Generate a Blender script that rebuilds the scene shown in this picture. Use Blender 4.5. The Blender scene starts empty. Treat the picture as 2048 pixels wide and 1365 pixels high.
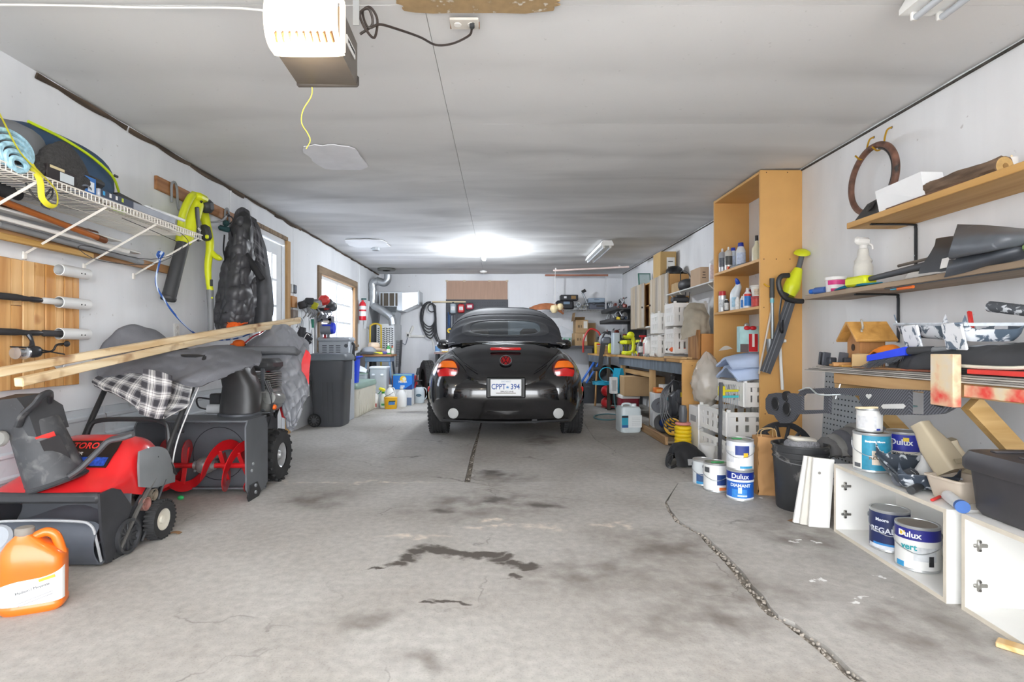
import bpy,bmesh,math,random
from mathutils import Vector,Matrix,Euler
random.seed(7)
PI = math.pi
S = bpy.context.scene
COL = S.collection
# ---------------------------------------------------------------- camera
# metres; camera at the origin of X/Y, 1.0 m above the floor, looking along +Y; room 4.87 m wide, 2.44 m high, back wall at 10.8 m
F,CX,CY,EYE = 1080.0,1000.0,692.0,1.0
cd = bpy.data.cameras.new('camera');cam = bpy.data.objects.new('camera',cd);COL.objects.link(cam)
cam.location = (0,0,EYE);cam.rotation_euler = (PI/2,0,0)
cd.sensor_width = 36;cd.lens = 36*F/2048;cd.shift_x = (1024-CX)/2048;cd.shift_y = (CY-682.5)/2048
cd.clip_start = .02;cd.clip_end = 200
S.camera = cam
# ---------------------------------------------------------------- sky, exposure
wd = bpy.data.worlds.new('overcast_sky');S.world = wd;wd.use_nodes = True
wn = wd.node_tree;wb = wn.nodes['Background'];wb.inputs[0].default_value = (.93,.96,1,1);wb.inputs[1].default_value = 4.6
S.view_settings.view_transform = 'Standard';S.view_settings.look = 'None'
S.view_settings.gamma = 1;S.view_settings.use_curve_mapping = False
S.view_settings.exposure = 1.18
BULB_W,OPENER_W = 50,3.5

# ---------------------------------------------------------------- helpers
def w3(px,py,Y): return Vector(((px-CX)*Y/F,Y,EYE-(py-CY)*Y/F))      # a point at known distance Y
def fl(px,py):                                                          # a point on the floor
    Y = F*EYE/(py-CY);return Vector(((px-CX)*Y/F,Y,0))
XL,XR,H,YB = -2.43,2.44,2.44,10.8
def lw(px,py,x=XL): return w3(px,py,F*x/(px-CX))                      # a point on a plane of constant X
rw = lambda px,py,x=XR: lw(px,py,x)
def hx(h):
    h = h.lstrip('#');v = [int(h[i:i+2],16)/255 for i in (0,2,4)]
    return tuple(c/12.92 if c <= .04045 else ((c+.055)/1.055)**2.4 for c in v)
def mulc(c,k): return tuple(min(1,max(0,a*k)) for a in c)

MATS = {}
def nod(nt,t,**kw):
    n = nt.nodes.new(t)
    for k,v in kw.items(): setattr(n,k,v)
    return n
def mat(col,rough=.55,metal=0,var=.12,sc=6,bump=0,bsc=60,spec=.5,dirt=None,stretch=None,coat=0,alpha=None,trans=0,dk=1.0):
    """procedural material: a base colour, cloudy variation in it, optional dirt colour and fine relief"""
    key = (col,rough,metal,var,sc,bump,bsc,spec,dirt,stretch,coat,alpha,trans)
    if key in MATS: return MATS[key]
    m = bpy.data.materials.new('m_'+str(col));m.use_nodes = True;nt = m.node_tree;b = nt.nodes['Principled BSDF']
    c = hx(col) if isinstance(col,str) else col
    tc = nod(nt,'ShaderNodeTexCoord');mp = nod(nt,'ShaderNodeMapping');nt.links.new(tc.outputs['Object'],mp.inputs[0])
    if stretch: mp.inputs['Scale'].default_value = stretch
    nz = nod(nt,'ShaderNodeTexNoise');nz.inputs['Scale'].default_value = sc;nz.inputs['Detail'].default_value = 5
    nt.links.new(mp.outputs[0],nz.inputs[0])
    cr = nod(nt,'ShaderNodeValToRGB');e = cr.color_ramp.elements
    e[0].position = .3;e[1].position = .7
    e[0].color = (*mulc(c,1-var),1);e[1].color = (*mulc(c,1+var),1)
    if dirt:
        d = e.new(.36);d.color = (*mulc(c,1-var*.5),1);e[0].color = (*hx(dirt),1)
    nt.links.new(nz.outputs[0],cr.inputs[0]);nt.links.new(cr.outputs[0],b.inputs['Base Color'])
    b.inputs['Roughness'].default_value = rough;b.inputs['Metallic'].default_value = metal
    b.inputs['Specular IOR Level'].default_value = spec
    if coat: b.inputs['Coat Weight'].default_value = coat;b.inputs['Coat Roughness'].default_value = .06
    if alpha is not None: b.inputs['Alpha'].default_value = alpha
    if trans: b.inputs['Transmission Weight'].default_value = trans
    if bump:
        n2 = nod(nt,'ShaderNodeTexNoise');n2.inputs['Scale'].default_value = bsc;n2.inputs['Detail'].default_value = 4
        nt.links.new(mp.outputs[0],n2.inputs[0])
        bp = nod(nt,'ShaderNodeBump');bp.inputs['Strength'].default_value = bump;bp.inputs['Distance'].default_value = .01
        nt.links.new(n2.outputs[0],bp.inputs['Height']);nt.links.new(bp.outputs[0],b.inputs['Normal'])
    MATS[key] = m;return m
def wood(c1,c2,axis='Y',sc=3.0,rough=.6,knots=0,dirt=None):
    """wood with long grain along an axis"""
    key = ('wood',c1,c2,axis,sc,rough,knots,dirt)
    if key in MATS: return MATS[key]
    m = bpy.data.materials.new('m_wood');m.use_nodes = True;nt = m.node_tree;b = nt.nodes['Principled BSDF']
    tc = nod(nt,'ShaderNodeTexCoord');mp = nod(nt,'ShaderNodeMapping')
    oi = nod(nt,'ShaderNodeObjectInfo');va = nod(nt,'ShaderNodeVectorMath',operation='MULTIPLY_ADD')
    va.inputs[1].default_value = (13,17,11)
    nt.links.new(oi.outputs['Random'],va.inputs[0]);nt.links.new(tc.outputs['Object'],va.inputs[2])
    nt.links.new(va.outputs[0],mp.inputs[0])
    s = {'X': (.6,9,9),'Y': (9,.6,9),'Z': (9,9,.6)}[axis];mp.inputs['Scale'].default_value = [q*sc for q in s]
    nz = nod(nt,'ShaderNodeTexNoise');nz.inputs['Scale'].default_value = 1;nz.inputs['Detail'].default_value = 6;nz.inputs['Distortion'].default_value = .6
    nt.links.new(mp.outputs[0],nz.inputs[0])
    cr = nod(nt,'ShaderNodeValToRGB');e = cr.color_ramp.elements;e[0].position = .32;e[1].position = .66
    e[0].color = (*hx(c1),1);e[1].color = (*hx(c2),1)
    nt.links.new(nz.outputs[0],cr.inputs[0]);out = cr.outputs[0]
    if knots or dirt:
        vz = nod(nt,'ShaderNodeTexNoise');vz.inputs['Scale'].default_value = 5.0;vz.inputs['Detail'].default_value = 3
        nt.links.new(va.outputs[0],vz.inputs[0])
        r2 = nod(nt,'ShaderNodeValToRGB');r2.color_ramp.elements[0].position = .60;r2.color_ramp.elements[1].position = .72
        nt.links.new(vz.outputs[0],r2.inputs[0])
        mx = nod(nt,'ShaderNodeMix',data_type='RGBA');nt.links.new(r2.outputs[0],mx.inputs[0])
        nt.links.new(out,mx.inputs[6]);mx.inputs[7].default_value = (*hx(dirt or '7a4a22'),1);out = mx.outputs[2]
    nt.links.new(out,b.inputs['Base Color']);b.inputs['Roughness'].default_value = rough
    bp = nod(nt,'ShaderNodeBump');bp.inputs['Strength'].default_value = .15;bp.inputs['Distance'].default_value = .004
    nt.links.new(nz.outputs[0],bp.inputs['Height']);nt.links.new(bp.outputs[0],b.inputs['Normal'])
    MATS[key] = m;return m
def emit(col,k):
    m = bpy.data.materials.new('m_lit');m.use_nodes = True;b = m.node_tree.nodes['Principled BSDF']
    b.inputs['Base Color'].default_value = (*hx(col),1);b.inputs['Emission Color'].default_value = (*hx(col),1);b.inputs['Emission Strength'].default_value = k
    return m
def pane(tint='f4f8ff',gloss=.08,clear=.92):
    key = ('pane',tint,gloss,clear)
    if key in MATS: return MATS[key]
    m = bpy.data.materials.new('m_pane');m.use_nodes = True;nt = m.node_tree;nt.nodes.clear()
    o = nod(nt,'ShaderNodeOutputMaterial');t = nod(nt,'ShaderNodeBsdfTransparent');g = nod(nt,'ShaderNodeBsdfGlossy');mx = nod(nt,'ShaderNodeMixShader')
    t.inputs[0].default_value = (*mulc(hx(tint),clear),1);g.inputs['Roughness'].default_value = .04
    mx.inputs[0].default_value = gloss
    nt.links.new(t.outputs[0],mx.inputs[1]);nt.links.new(g.outputs[0],mx.inputs[2]);nt.links.new(mx.outputs[0],o.inputs[0])
    MATS[key] = m;return m
def splat(base,spot,lo=.5,hi=.55,sc=14,rough=.5):
    """a surface with ragged paint splashes"""
    m = mat(base,rough,var=.12,sc=sc*1.01);nt = m.node_tree;b = nt.nodes['Principled BSDF'];src = b.inputs['Base Color'].links[0].from_socket
    n = nod(nt,'ShaderNodeTexNoise');n.inputs['Scale'].default_value = sc;n.inputs['Detail'].default_value = 7;n.inputs['Distortion'].default_value = .7;tc = nod(nt,'ShaderNodeTexCoord');nt.links.new(tc.outputs['Object'],n.inputs[0])
    r = nod(nt,'ShaderNodeMapRange');r.inputs[1].default_value = lo;r.inputs[2].default_value = hi;nt.links.new(n.outputs[0],r.inputs[0])
    x = nod(nt,'ShaderNodeMix',data_type='RGBA');nt.links.new(r.outputs[0],x.inputs[0]);nt.links.new(src,x.inputs[6]);x.inputs[7].default_value = (*hx(spot),1);nt.links.new(x.outputs[2],b.inputs['Base Color']);return m
def film(col='e8eef2',clear=.55,rough=.25):
    """thin translucent plastic"""
    key = ('film',col,clear,rough)
    if key in MATS: return MATS[key]
    m = bpy.data.materials.new('m_film');m.use_nodes = True;nt = m.node_tree;b = nt.nodes['Principled BSDF']
    b.inputs['Base Color'].default_value = (*hx(col),1);b.inputs['Roughness'].default_value = rough
    o = nt.nodes['Material Output'];t = nod(nt,'ShaderNodeBsdfTransparent');mx = nod(nt,'ShaderNodeMixShader');mx.inputs[0].default_value = clear
    nt.links.new(b.outputs[0],mx.inputs[1]);nt.links.new(t.outputs[0],mx.inputs[2]);nt.links.new(mx.outputs[0],o.inputs[0])
    MATS[key] = m;return m
def plaid(base,lite,dark):
    key = ('plaid',base)
    if key in MATS: return MATS[key]
    m = bpy.data.materials.new('m_plaid');m.use_nodes = True;nt = m.node_tree;b = nt.nodes['Principled BSDF'];b.inputs['Roughness'].default_value = .9
    uv = nod(nt,'ShaderNodeUVMap');sp = nod(nt,'ShaderNodeSeparateXYZ');nt.links.new(uv.outputs[0],sp.inputs[0])
    rs = []
    for i in (0,1):
        mu = nod(nt,'ShaderNodeMath',operation='MULTIPLY');mu.inputs[1].default_value = 1
        nt.links.new(sp.outputs[i],mu.inputs[0])
        fr = nod(nt,'ShaderNodeMath',operation='FRACT');nt.links.new(mu.outputs[0],fr.inputs[0])
        cr = nod(nt,'ShaderNodeValToRGB');cr.color_ramp.interpolation = 'CONSTANT';e = cr.color_ramp.elements
        e[0].position = 0;e[0].color = (*hx(dark),1);e[1].position = .38;e[1].color = (*hx(base),1)
        for p,c in ((.46,lite),(.52,base),(.60,lite),(.74,base),(.80,lite),(.84,base),(.95,dark)):
            q = e.new(p);q.color = (*hx(c),1)
        nt.links.new(fr.outputs[0],cr.inputs[0]);rs.append(cr)
    mx = nod(nt,'ShaderNodeMix',data_type='RGBA');mx.inputs[0].default_value = .5
    nt.links.new(rs[0].outputs[0],mx.inputs[6]);nt.links.new(rs[1].outputs[0],mx.inputs[7]);nt.links.new(mx.outputs[2],b.inputs['Base Color'])
    MATS[key] = m;return m

def smooth_pts(pts,k=6,closed=False):
    pts = [Vector(p) for p in pts];n = len(pts);out = []
    rng = range(n if closed else n-1)
    for i in rng:
        p1,p2 = pts[i],pts[(i+1) % n]
        p0 = pts[i-1] if (i or closed) else p1*2-p2
        p3 = pts[(i+2) % n] if (i+2 < n or closed) else p2*2-p1
        for j in range(k):
            t = j/k
            out.append(.5*((2*p1)+(p2-p0)*t+(2*p0-5*p1+4*p2-p3)*t*t+(3*p1-p0-3*p2+p3)*t**3))
    if not closed: out.append(pts[-1])
    return out
def rm(rx=0,ry=0,rz=0): return Euler((math.radians(rx),math.radians(ry),math.radians(rz))).to_matrix().to_4x4()

class B:
    """collects shapes for ONE mesh"""
    def __init__(s): s.v = [];s.f = [];s.uv = {};s.T = Matrix()
    def at(s,loc=(0,0,0),rx=0,ry=0,rz=0): s.T = Matrix.Translation(loc) @ rm(rx,ry,rz);return s
    def add(s,vs,fs,uvs=None):
        o = len(s.v)
        for i,p in enumerate(vs):
            s.v.append(s.T @ Vector(p))
            if uvs: s.uv[o+i] = uvs[i]
        s.f += [tuple(i+o for i in f) for f in fs];return s
    def box(s,c,d,b=0,r=None):
        hx_,hy,hz = d[0]/2,d[1]/2,d[2]/2;b = min(b,hx_*.95,hy*.95,hz*.95);M_ = rm(*r) if r else Matrix();c = Vector(c)
        sg = [(x,y,z) for x in (-1,1) for y in (-1,1) for z in (-1,1)]
        if b <= 0:
            vs = [c+M_ @ Vector((x*hx_,y*hy,z*hz)) for x,y,z in sg]
            return s.add(vs,[(0,1,3,2),(4,6,7,5),(0,4,5,1),(2,3,7,6),(0,2,6,4),(1,5,7,3)])
        vs = [];ix = {}
        for g in sg:
            for a in range(3):
                q = [g[0]*(hx_-b),g[1]*(hy-b),g[2]*(hz-b)];q[a] = g[a]*(hx_,hy,hz)[a]
                ix[g,a] = len(vs);vs.append(c+M_ @ Vector(q))
        fs = []
        for a in range(3):
            for sgn in (-1,1):
                u,w = [k for k in range(3) if k != a];ring = []
                for du,dw in ((-1,-1),(1,-1),(1,1),(-1,1)):
                    g = [0,0,0];g[a] = sgn;g[u] = du;g[w] = dw;ring.append(ix[tuple(g),a])
                fs.append(ring)
        for a in range(3):
            u,w = [k for k in range(3) if k != a]
            for du in (-1,1):
                for dw in (-1,1):
                    g0 = [0,0,0];g0[a] = -1;g0[u] = du;g0[w] = dw;g1 = list(g0);g1[a] = 1;g0,g1 = tuple(g0),tuple(g1)
                    fs.append([ix[g0,u],ix[g1,u],ix[g1,w],ix[g0,w]])
        for g in sg: fs.append([ix[g,0],ix[g,1],ix[g,2]])
        return s.add(vs,fs)
    def ring_loft(s,rings,cap0=True,cap1=True,closed=True):
        n = len(rings[0]);vs = [p for r in rings for p in r];fs = []
        for i in range(len(rings)-1):
            for j in range(n if closed else n-1):
                k = (j+1) % n;fs.append((i*n+j,i*n+k,(i+1)*n+k,(i+1)*n+j))
        if cap0: fs.append(tuple(range(n-1,-1,-1)))
        if cap1: fs.append(tuple(range((len(rings)-1)*n,len(rings)*n)))
        return s.add(vs,fs)
    def cyl(s,p0,p1,r0,r1=None,n=14,cap=True):
        r1 = r0 if r1 is None else r1;p0,p1 = Vector(p0),Vector(p1);q = (p1-p0).to_track_quat('Z','Y').to_matrix()
        rs = [[p+q @ Vector((r*math.cos(2*PI*k/n),r*math.sin(2*PI*k/n),0)) for k in range(n)] for p,r in ((p0,r0),(p1,r1))]
        return s.ring_loft(rs,cap,cap)
    def tube(s,pts,r,n=7,k=5,closed=False,flat=None):
        pts = smooth_pts(pts,k,closed) if k > 1 else [Vector(p) for p in pts]
        m = len(pts);rr = r if isinstance(r,(list,tuple)) else None;rings = [];up = None
        for i,p in enumerate(pts):
            a = pts[i-1] if (i or closed) else p;b_ = pts[(i+1) % m] if (i+1 < m or closed) else p
            t = (b_-a).normalized()
            if up is None: up = Vector((0,0,1)) if abs(t.z) < .9 else Vector((1,0,0))
            sd = t.cross(up)
            if sd.length < 1e-5: sd = t.orthogonal()
            sd.normalize();up = sd.cross(t).normalized()
            q = r
            if rr:
                x = i/(m-1)*(len(rr)-1);j = min(int(x),len(rr)-2);q = rr[j]+(rr[j+1]-rr[j])*(x-j)
            fu = q if flat is None else flat
            rings.append([p+sd*q*math.cos(2*PI*c/n)+up*fu*math.sin(2*PI*c/n) for c in range(n)])
        if closed: rings.append(rings[0])
        return s.ring_loft(rings,not closed,not closed)
    def lathe(s,prof,n=20,c=(0,0,0),ax=None,sx=1,sy=1,cap=True):
        """profile (radius, height); ax = direction of the axis"""
        c = Vector(c);q = Vector(ax).to_track_quat('Z','Y').to_matrix() if ax else Matrix.Identity(3)
        rs = [[c+q @ Vector((max(r,1e-4)*sx*math.cos(2*PI*k/n),max(r,1e-4)*sy*math.sin(2*PI*k/n),z)) for k in range(n)] for r,z in prof]
        return s.ring_loft(rs,cap,cap)
    def sph(s,c,r,n=14,m=9,e=1.0):
        r = (r,r,r) if not isinstance(r,(list,tuple)) else r;c = Vector(c)
        def pw(x): return math.copysign(abs(x)**e,x)
        rs = [[c+Vector((r[0]*pw(math.cos(a))*pw(math.cos(t)),r[1]*pw(math.cos(a))*pw(math.sin(t)),r[2]*pw(math.sin(a))))
               for t in [2*PI*k/n for k in range(n)]] for a in [-PI/2*.995+PI*.995*i/m for i in range(m+1)]]
        return s.ring_loft(rs)
    def prism(s,poly,d,o=(0,0,0),u=(1,0,0),v=(0,0,1),w=(0,1,0)):
        o,u,v,w = Vector(o),Vector(u),Vector(v),Vector(w)
        a = [o+u*x+v*y for x,y in poly];b_ = [p+w*d for p in a]
        return s.ring_loft([a,b_])
    def grid(s,fn,nu,nv,th=0,uv=None):
        """surface fn(u,v), u,v in 0..1; th gives it a real thickness"""
        P = [[Vector(fn(i/nu,j/nv)) for j in range(nv+1)] for i in range(nu+1)]
        idx = lambda i,j: i*(nv+1)+j
        vs = [p for r in P for p in r];fs = [(idx(i,j),idx(i+1,j),idx(i+1,j+1),idx(i,j+1)) for i in range(nu) for j in range(nv)]
        uvs = [(i/nu*uv[0],j/nv*uv[1]) for i in range(nu+1) for j in range(nv+1)] if uv else None
        if th:
            o = len(vs);bk = []
            for i in range(nu+1):
                for j in range(nv+1):
                    du = P[min(i+1,nu)][j]-P[max(i-1,0)][j];dv = P[i][min(j+1,nv)]-P[i][max(j-1,0)]
                    nn = du.cross(dv);nn = nn.normalized() if nn.length > 1e-9 else Vector((0,0,1));bk.append(P[i][j]-nn*th)
            vs += bk;fs += [tuple(o+k for k in reversed(f)) for f in list(fs)]
            if uvs: uvs = uvs+uvs
            edge = [idx(i,0) for i in range(nu+1)]+[idx(nu,j) for j in range(1,nv+1)]+[idx(i,nv) for i in range(nu-1,-1,-1)]+[idx(0,j) for j in range(nv-1,0,-1)]
            for a,b_ in zip(edge,edge[1:]+edge[:1]): fs.append((b_,a,a+o,b_+o))
        return s.add(vs,fs,uvs)
    def mesh(s,name,m,ang=38):
        me = bpy.data.meshes.new(name);me.from_pydata([tuple(p) for p in s.v],[],s.f)
        if s.uv:
            l = me.uv_layers.new(name='UVMap')
            for lp in me.loops: l.data[lp.index].uv = s.uv.get(lp.vertex_index,(0,0))
        bm = bmesh.new();bm.from_mesh(me);bmesh.ops.recalc_face_normals(bm,faces=bm.faces);bm.to_mesh(me);bm.free()
        me.materials.append(m);me.shade_smooth();me.set_sharp_from_angle(angle=math.radians(ang));me.update();return me
    def o(s,name,m,par=None,ang=38,label=None,kind=None):
        ob = bpy.data.objects.new(name,s.mesh(name,m,ang));COL.objects.link(ob)
        if par is not None:
            ob.parent = par
            if par.name in WC: ob.matrix_parent_inverse = Matrix.Translation(-par.location)
        if label: ob['label'] = label
        if kind: ob['kind'] = kind
        return ob
def tag(o,label,cat,group=None):
    o['label'] = label;o['category'] = cat
    if group: o['group'] = group
    return o
def thing(name,label,cat,loc=(0,0,0),rz=0,group=None,rx=0,ry=0):
    o = bpy.data.objects.new(name,None);COL.objects.link(o);o.empty_display_size = .05
    o.location = loc;o.rotation_euler = (math.radians(rx),math.radians(ry),math.radians(rz));return tag(o,label,cat,group)
WC = set()
def thingw(name,label,cat,loc,group=None):
    """a thing whose parts are written in room coordinates"""
    o = thing(name,label,cat,loc,0,group);WC.add(o.name);return o
def ctrl_surf(rows,wr=0,ws=8,seed=0):
    """smooth surface through a net of control points, with folds"""
    from mathutils import noise
    R = [[Vector(p) for p in r] for r in rows]
    def cr(ps,t):
        n = len(ps)-1;x = min(t*n,n-1e-6);i = int(x);f = x-i
        p1,p2 = ps[i],ps[i+1];p0 = ps[i-1] if i else p1*2-p2;p3 = ps[i+2] if i+2 <= n else p2*2-p1
        return .5*((2*p1)+(p2-p0)*f+(2*p0-5*p1+4*p2-p3)*f*f+(3*p1-p0-3*p2+p3)*f**3)
    def fn(u,v):
        p = cr([cr(r,u) for r in R],v)
        if wr:
            q = p*ws+Vector((seed*3.1,seed*1.7,seed));k = noise.noise(q)+.5*noise.noise(q*2.1)
            p = p+Vector((.35*k,-k,.6*noise.noise(q+Vector((9,4,1)))))*wr
        return p
    return fn
def cloth(rows,nu=30,nv=30,th=.006,wr=.012,ws=9,seed=0,uv=None): return B().grid(ctrl_surf(rows,wr,ws,seed),nu,nv,th,uv)
def W(Y,*pts): return [w3(x,y,Y if len(r) == 0 else r[0]) for x,y,*r in pts]
def solo(bd,name,m,label,cat,loc=(0,0,0),rz=0,group=None,rx=0,ry=0,ang=38):
    o = bd.o(name,m,None,ang);o.location = loc;o.rotation_euler = (math.radians(rx),math.radians(ry),math.radians(rz));return tag(o,label,cat,group)
def struct(bd,name,m,par=None,ang=38):
    o = bd.o(name,m,par,ang)
    if par is None: o['kind'] = 'structure'
    return o
def dup(root,loc=None,rz=None,label=None,group=None,par=None):
    c = root.copy();COL.objects.link(c)
    if par is not None: c.parent = par
    if loc is not None: c.location = loc
    if rz is not None: c.rotation_euler[2] = math.radians(rz)
    if label: c['label'] = label
    if group: c['group'] = group
    for ch in list(root.children): dup(ch,par=c)
    return c
def inst(me,name,par,loc=(0,0,0),rot=(0,0,0),sc=(1,1,1)):
    o = bpy.data.objects.new(name,me);COL.objects.link(o);o.parent = par
    o.location = loc;o.rotation_euler = rot;o.scale = sc;return o
def text_geo(s,size,bold=0,ex=.0006,sx=1.0):
    cu = bpy.data.curves.new('txt','FONT');cu.body = s;cu.size = size;cu.align_x = 'CENTER';cu.align_y = 'CENTER';cu.extrude = ex;cu.offset = bold;cu.resolution_u = 3
    ob = bpy.data.objects.new('txt',cu);me = bpy.data.meshes.new_from_object(ob)
    vs = [Vector((v.co.x*sx,v.co.y,v.co.z)) for v in me.vertices];fs = [tuple(p.vertices) for p in me.polygons]
    bpy.data.objects.remove(ob);bpy.data.curves.remove(cu);bpy.data.meshes.remove(me);return vs,fs
def text(s,size,m,par,loc,r=(90,0,0),bold=0,sx=1.0,name='lettering'):
    """flat lettering; r=(90,0,0) faces -Y"""
    vs,fs = text_geo(s,size,bold,sx=sx);b = B();M_ = Matrix.Translation(loc) @ rm(*r);b.add([M_ @ v for v in vs],fs)
    return b.o(name,m,par)
def text_cyl(s,size,m,par,rad,z,ang=-90,bold=0,sx=1.0,name='lettering',c=(0,0)):
    """lettering wrapped on an upright cylinder, centred at angle ang (degrees, -90 faces -Y)"""
    vs,fs = text_geo(s,size,bold,sx=sx);b = B();a0 = math.radians(ang)
    b.add([Vector((c[0]+(rad+.0006+v.z)*math.cos(a0+v.x/rad),c[1]+(rad+.0006+v.z)*math.sin(a0+v.x/rad),z+v.y)) for v in vs],fs)
    return b.o(name,m,par)
def patch_cyl(rad,z0,z1,a0,a1,n=14,off=.0006,c=(0,0),zf=None,th=.0006):
    """a printed label on an upright cylinder between two angles"""
    def fn(u,v):
        a = math.radians(a0+(a1-a0)*u);zz = z0+(z1-z0)*v
        if zf: zz = zf(u,v)
        r = (rad(zz) if callable(rad) else rad)+off
        return (c[0]+r*math.cos(a),c[1]+r*math.sin(a),zz)
    return B().grid(fn,n,4,th)
WHITE = 'eceae6';BLACK = '1b1b1c'
# ================================================================ the room
# ---- floor: concrete slabs with open joints and a crack, on a dirt bed
def concrete():
    m = bpy.data.materials.new('m_concrete');m.use_nodes = True;nt = m.node_tree;b = nt.nodes['Principled BSDF'];L = nt.links.new
    g = nod(nt,'ShaderNodeNewGeometry');pos = g.outputs['Position']
    def noise(sc,det=6,dist=0,st=None):
        n = nod(nt,'ShaderNodeTexNoise');n.inputs['Scale'].default_value = sc;n.inputs['Detail'].default_value = det;n.inputs['Distortion'].default_value = dist
        if st:
            mp = nod(nt,'ShaderNodeMapping');mp.inputs['Scale'].default_value = st;L(pos,mp.inputs[0]);L(mp.outputs[0],n.inputs[0])
        else: L(pos,n.inputs[0])
        return n
    def ramp(src,stops):
        r = nod(nt,'ShaderNodeValToRGB');e = r.color_ramp.elements
        while len(e) < len(stops): e.new(.5)
        for q,(p,c) in zip(e,stops): q.position = p;q.color = (*c,1) if len(c) == 3 else c
        L(src,r.inputs[0]);return r.outputs[0]
    def mixc(fac,a,c,mode='MIX'):
        x = nod(nt,'ShaderNodeMix',data_type='RGBA',blend_type=mode)
        L(fac,x.inputs[0]) if not isinstance(fac,float) else setattr(x.inputs[0],'default_value',fac)
        for sock,v in ((6,a),(7,c)):
            if isinstance(v,tuple): x.inputs[sock].default_value = (*v,1)
            else: L(v,x.inputs[sock])
        return x.outputs[2]
    base = ramp(noise(1.1,8,.4).outputs[0],[(.28,hx('a09a93')),(.45,hx('aeaaa4')),(.62,hx('bab7b2')),(.78,hx('c5c2bd'))])
    fine = ramp(noise(26,8).outputs[0],[(.3,(.80,.80,.80)),(.7,(1.1,1.1,1.1))])
    col = mixc(.75,base,fine,'MULTIPLY')
    speck = ramp(noise(150,2).outputs[0],[(.34,(.78,.76,.74)),(.44,(1,1,1))]);col = mixc(.6,col,speck,'MULTIPLY')
    # warped position for stains with ragged edges
    wz = noise(5,6);ws = nod(nt,'ShaderNodeVectorMath',operation='MULTIPLY_ADD');L(wz.outputs['Color'],ws.inputs[0]);ws.inputs[1].default_value = (.36,.36,0)
    s2 = nod(nt,'ShaderNodeVectorMath',operation='ADD');L(pos,ws.inputs[2]);L(ws.outputs[0],s2.inputs[0]);s2.inputs[1].default_value = (-.18,-.18,0)
    wp = s2.outputs[0]
    def blob(cx,cy,rx,ry,soft=.5):
        mp = nod(nt,'ShaderNodeMapping');mp.vector_type = 'POINT'
        mp.inputs['Location'].default_value = (-cx/rx,-cy/ry,0);mp.inputs['Scale'].default_value = (1/rx,1/ry,0);L(wp,mp.inputs[0])
        ln = nod(nt,'ShaderNodeVectorMath',operation='LENGTH');L(mp.outputs[0],ln.inputs[0])
        r = nod(nt,'ShaderNodeMapRange');r.inputs[1].default_value = 1-soft;r.inputs[2].default_value = 1;r.inputs[3].default_value = 1;r.inputs[4].default_value = 0
        r.interpolation_type = 'SMOOTHSTEP';L(ln.outputs['Value'],r.inputs[0]);return r.outputs[0]
    def stains(lst,soft):
        acc = None
        for t in lst:
            o = blob(*t,soft=soft)
            if acc is None: acc = o
            else:
                mx = nod(nt,'ShaderNodeMath',operation='MAXIMUM');L(acc,mx.inputs[0]);L(o,mx.inputs[1]);acc = mx.outputs[0]
        return acc
    def fx(px,py,rx,ry): p = fl(px,py);return (p.x,p.y,rx,ry)
    soft = stains([fx(960,1010,.75,.52),fx(900,1015,.32,.25),fx(1060,1000,.4,.3),fx(1000,955,.4,.4),fx(1180,1150,.55,.35),fx(1330,1090,.5,.4),fx(1480,1180,.5,.3),
                   fx(1600,1070,.35,.5),fx(1850,1260,.3,.3),fx(830,1330,.14,.09),fx(760,1240,.2,.1),fx(1400,1240,.5,.2),fx(1080,880,.3,.8),fx(640,1000,.4,.3)],.9)
    sn = ramp(noise(7,7).outputs[0],[(.35,(.15,.15,.15)),(.65,(1,1,1))])
    sm = nod(nt,'ShaderNodeMath',operation='MULTIPLY');L(soft,sm.inputs[0]);L(sn,sm.inputs[1])
    col = mixc(sm.outputs[0],col,hx('7a736d'),'MIX')
    dark = stains([fx(875,1022,.14,.10),fx(1080,1008,.16,.10),fx(985,1000,.2,.09),fx(990,945,.12,.12)],.85)
    col = mixc(dark,col,hx('605a55'))
    arc = stains([fx(x,y,rx,ry) for x,y,rx,ry in ((785,1134,.085,.05),(805,1122,.09,.05),(828,1110,.11,.065),(860,1100,.11,.065),(890,1102,.11,.065),(915,1108,.11,.065),(945,1111,.11,.06),(980,1111,.11,.055),(1012,1120,.085,.05),(1035,1130,.08,.045),
                                                         (1045,1135,.06,.03),(1018,1155,.05,.035),(900,1192,.07,.025),(860,1197,.06,.02),(745,1141,.05,.016))],.55)
    col = mixc(arc,col,hx('56504a'))
    cream = stains([fx(820,1076,.26,.05),(.02,2.98,.42,.05),fx(1100,1060,.16,.07),fx(1220,1050,.12,.08),fx(700,966,.8,.05),fx(1000,1040,.2,.06)],.9)
    cm = nod(nt,'ShaderNodeMath',operation='MULTIPLY');L(cream,cm.inputs[0]);L(ramp(noise(16,6).outputs[0],[(.42,(0,0,0)),(.62,(.8,.8,.8))]),cm.inputs[1])
    col = mixc(cm.outputs[0],col,hx('e4d8c8'))
    # white paint drips by the cabinets
    dr = stains([fx(1640,1165,.04,.02),fx(1700,1205,.07,.025),(1.55,2.75,.04,.03),(1.62,2.35,.03,.02),fx(1620,1085,.05,.03),fx(1790,1200,.03,.02),fx(1520,995,.03,.05)],.3)
    dm = nod(nt,'ShaderNodeMath',operation='MULTIPLY');L(dr,dm.inputs[0]);L(ramp(noise(22,3).outputs[0],[(.5,(0,0,0)),(.56,(1,1,1))]),dm.inputs[1])
    col = mixc(dm.outputs[0],col,hx('eeeeec'))
    # hairline cracks
    cv = nod(nt,'ShaderNodeTexVoronoi',feature='DISTANCE_TO_EDGE');cv.inputs['Scale'].default_value = .8;L(wp,cv.inputs[0])
    hl = ramp(cv.outputs['Distance'],[(.0,(1,1,1)),(.006,(0,0,0))])
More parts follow.
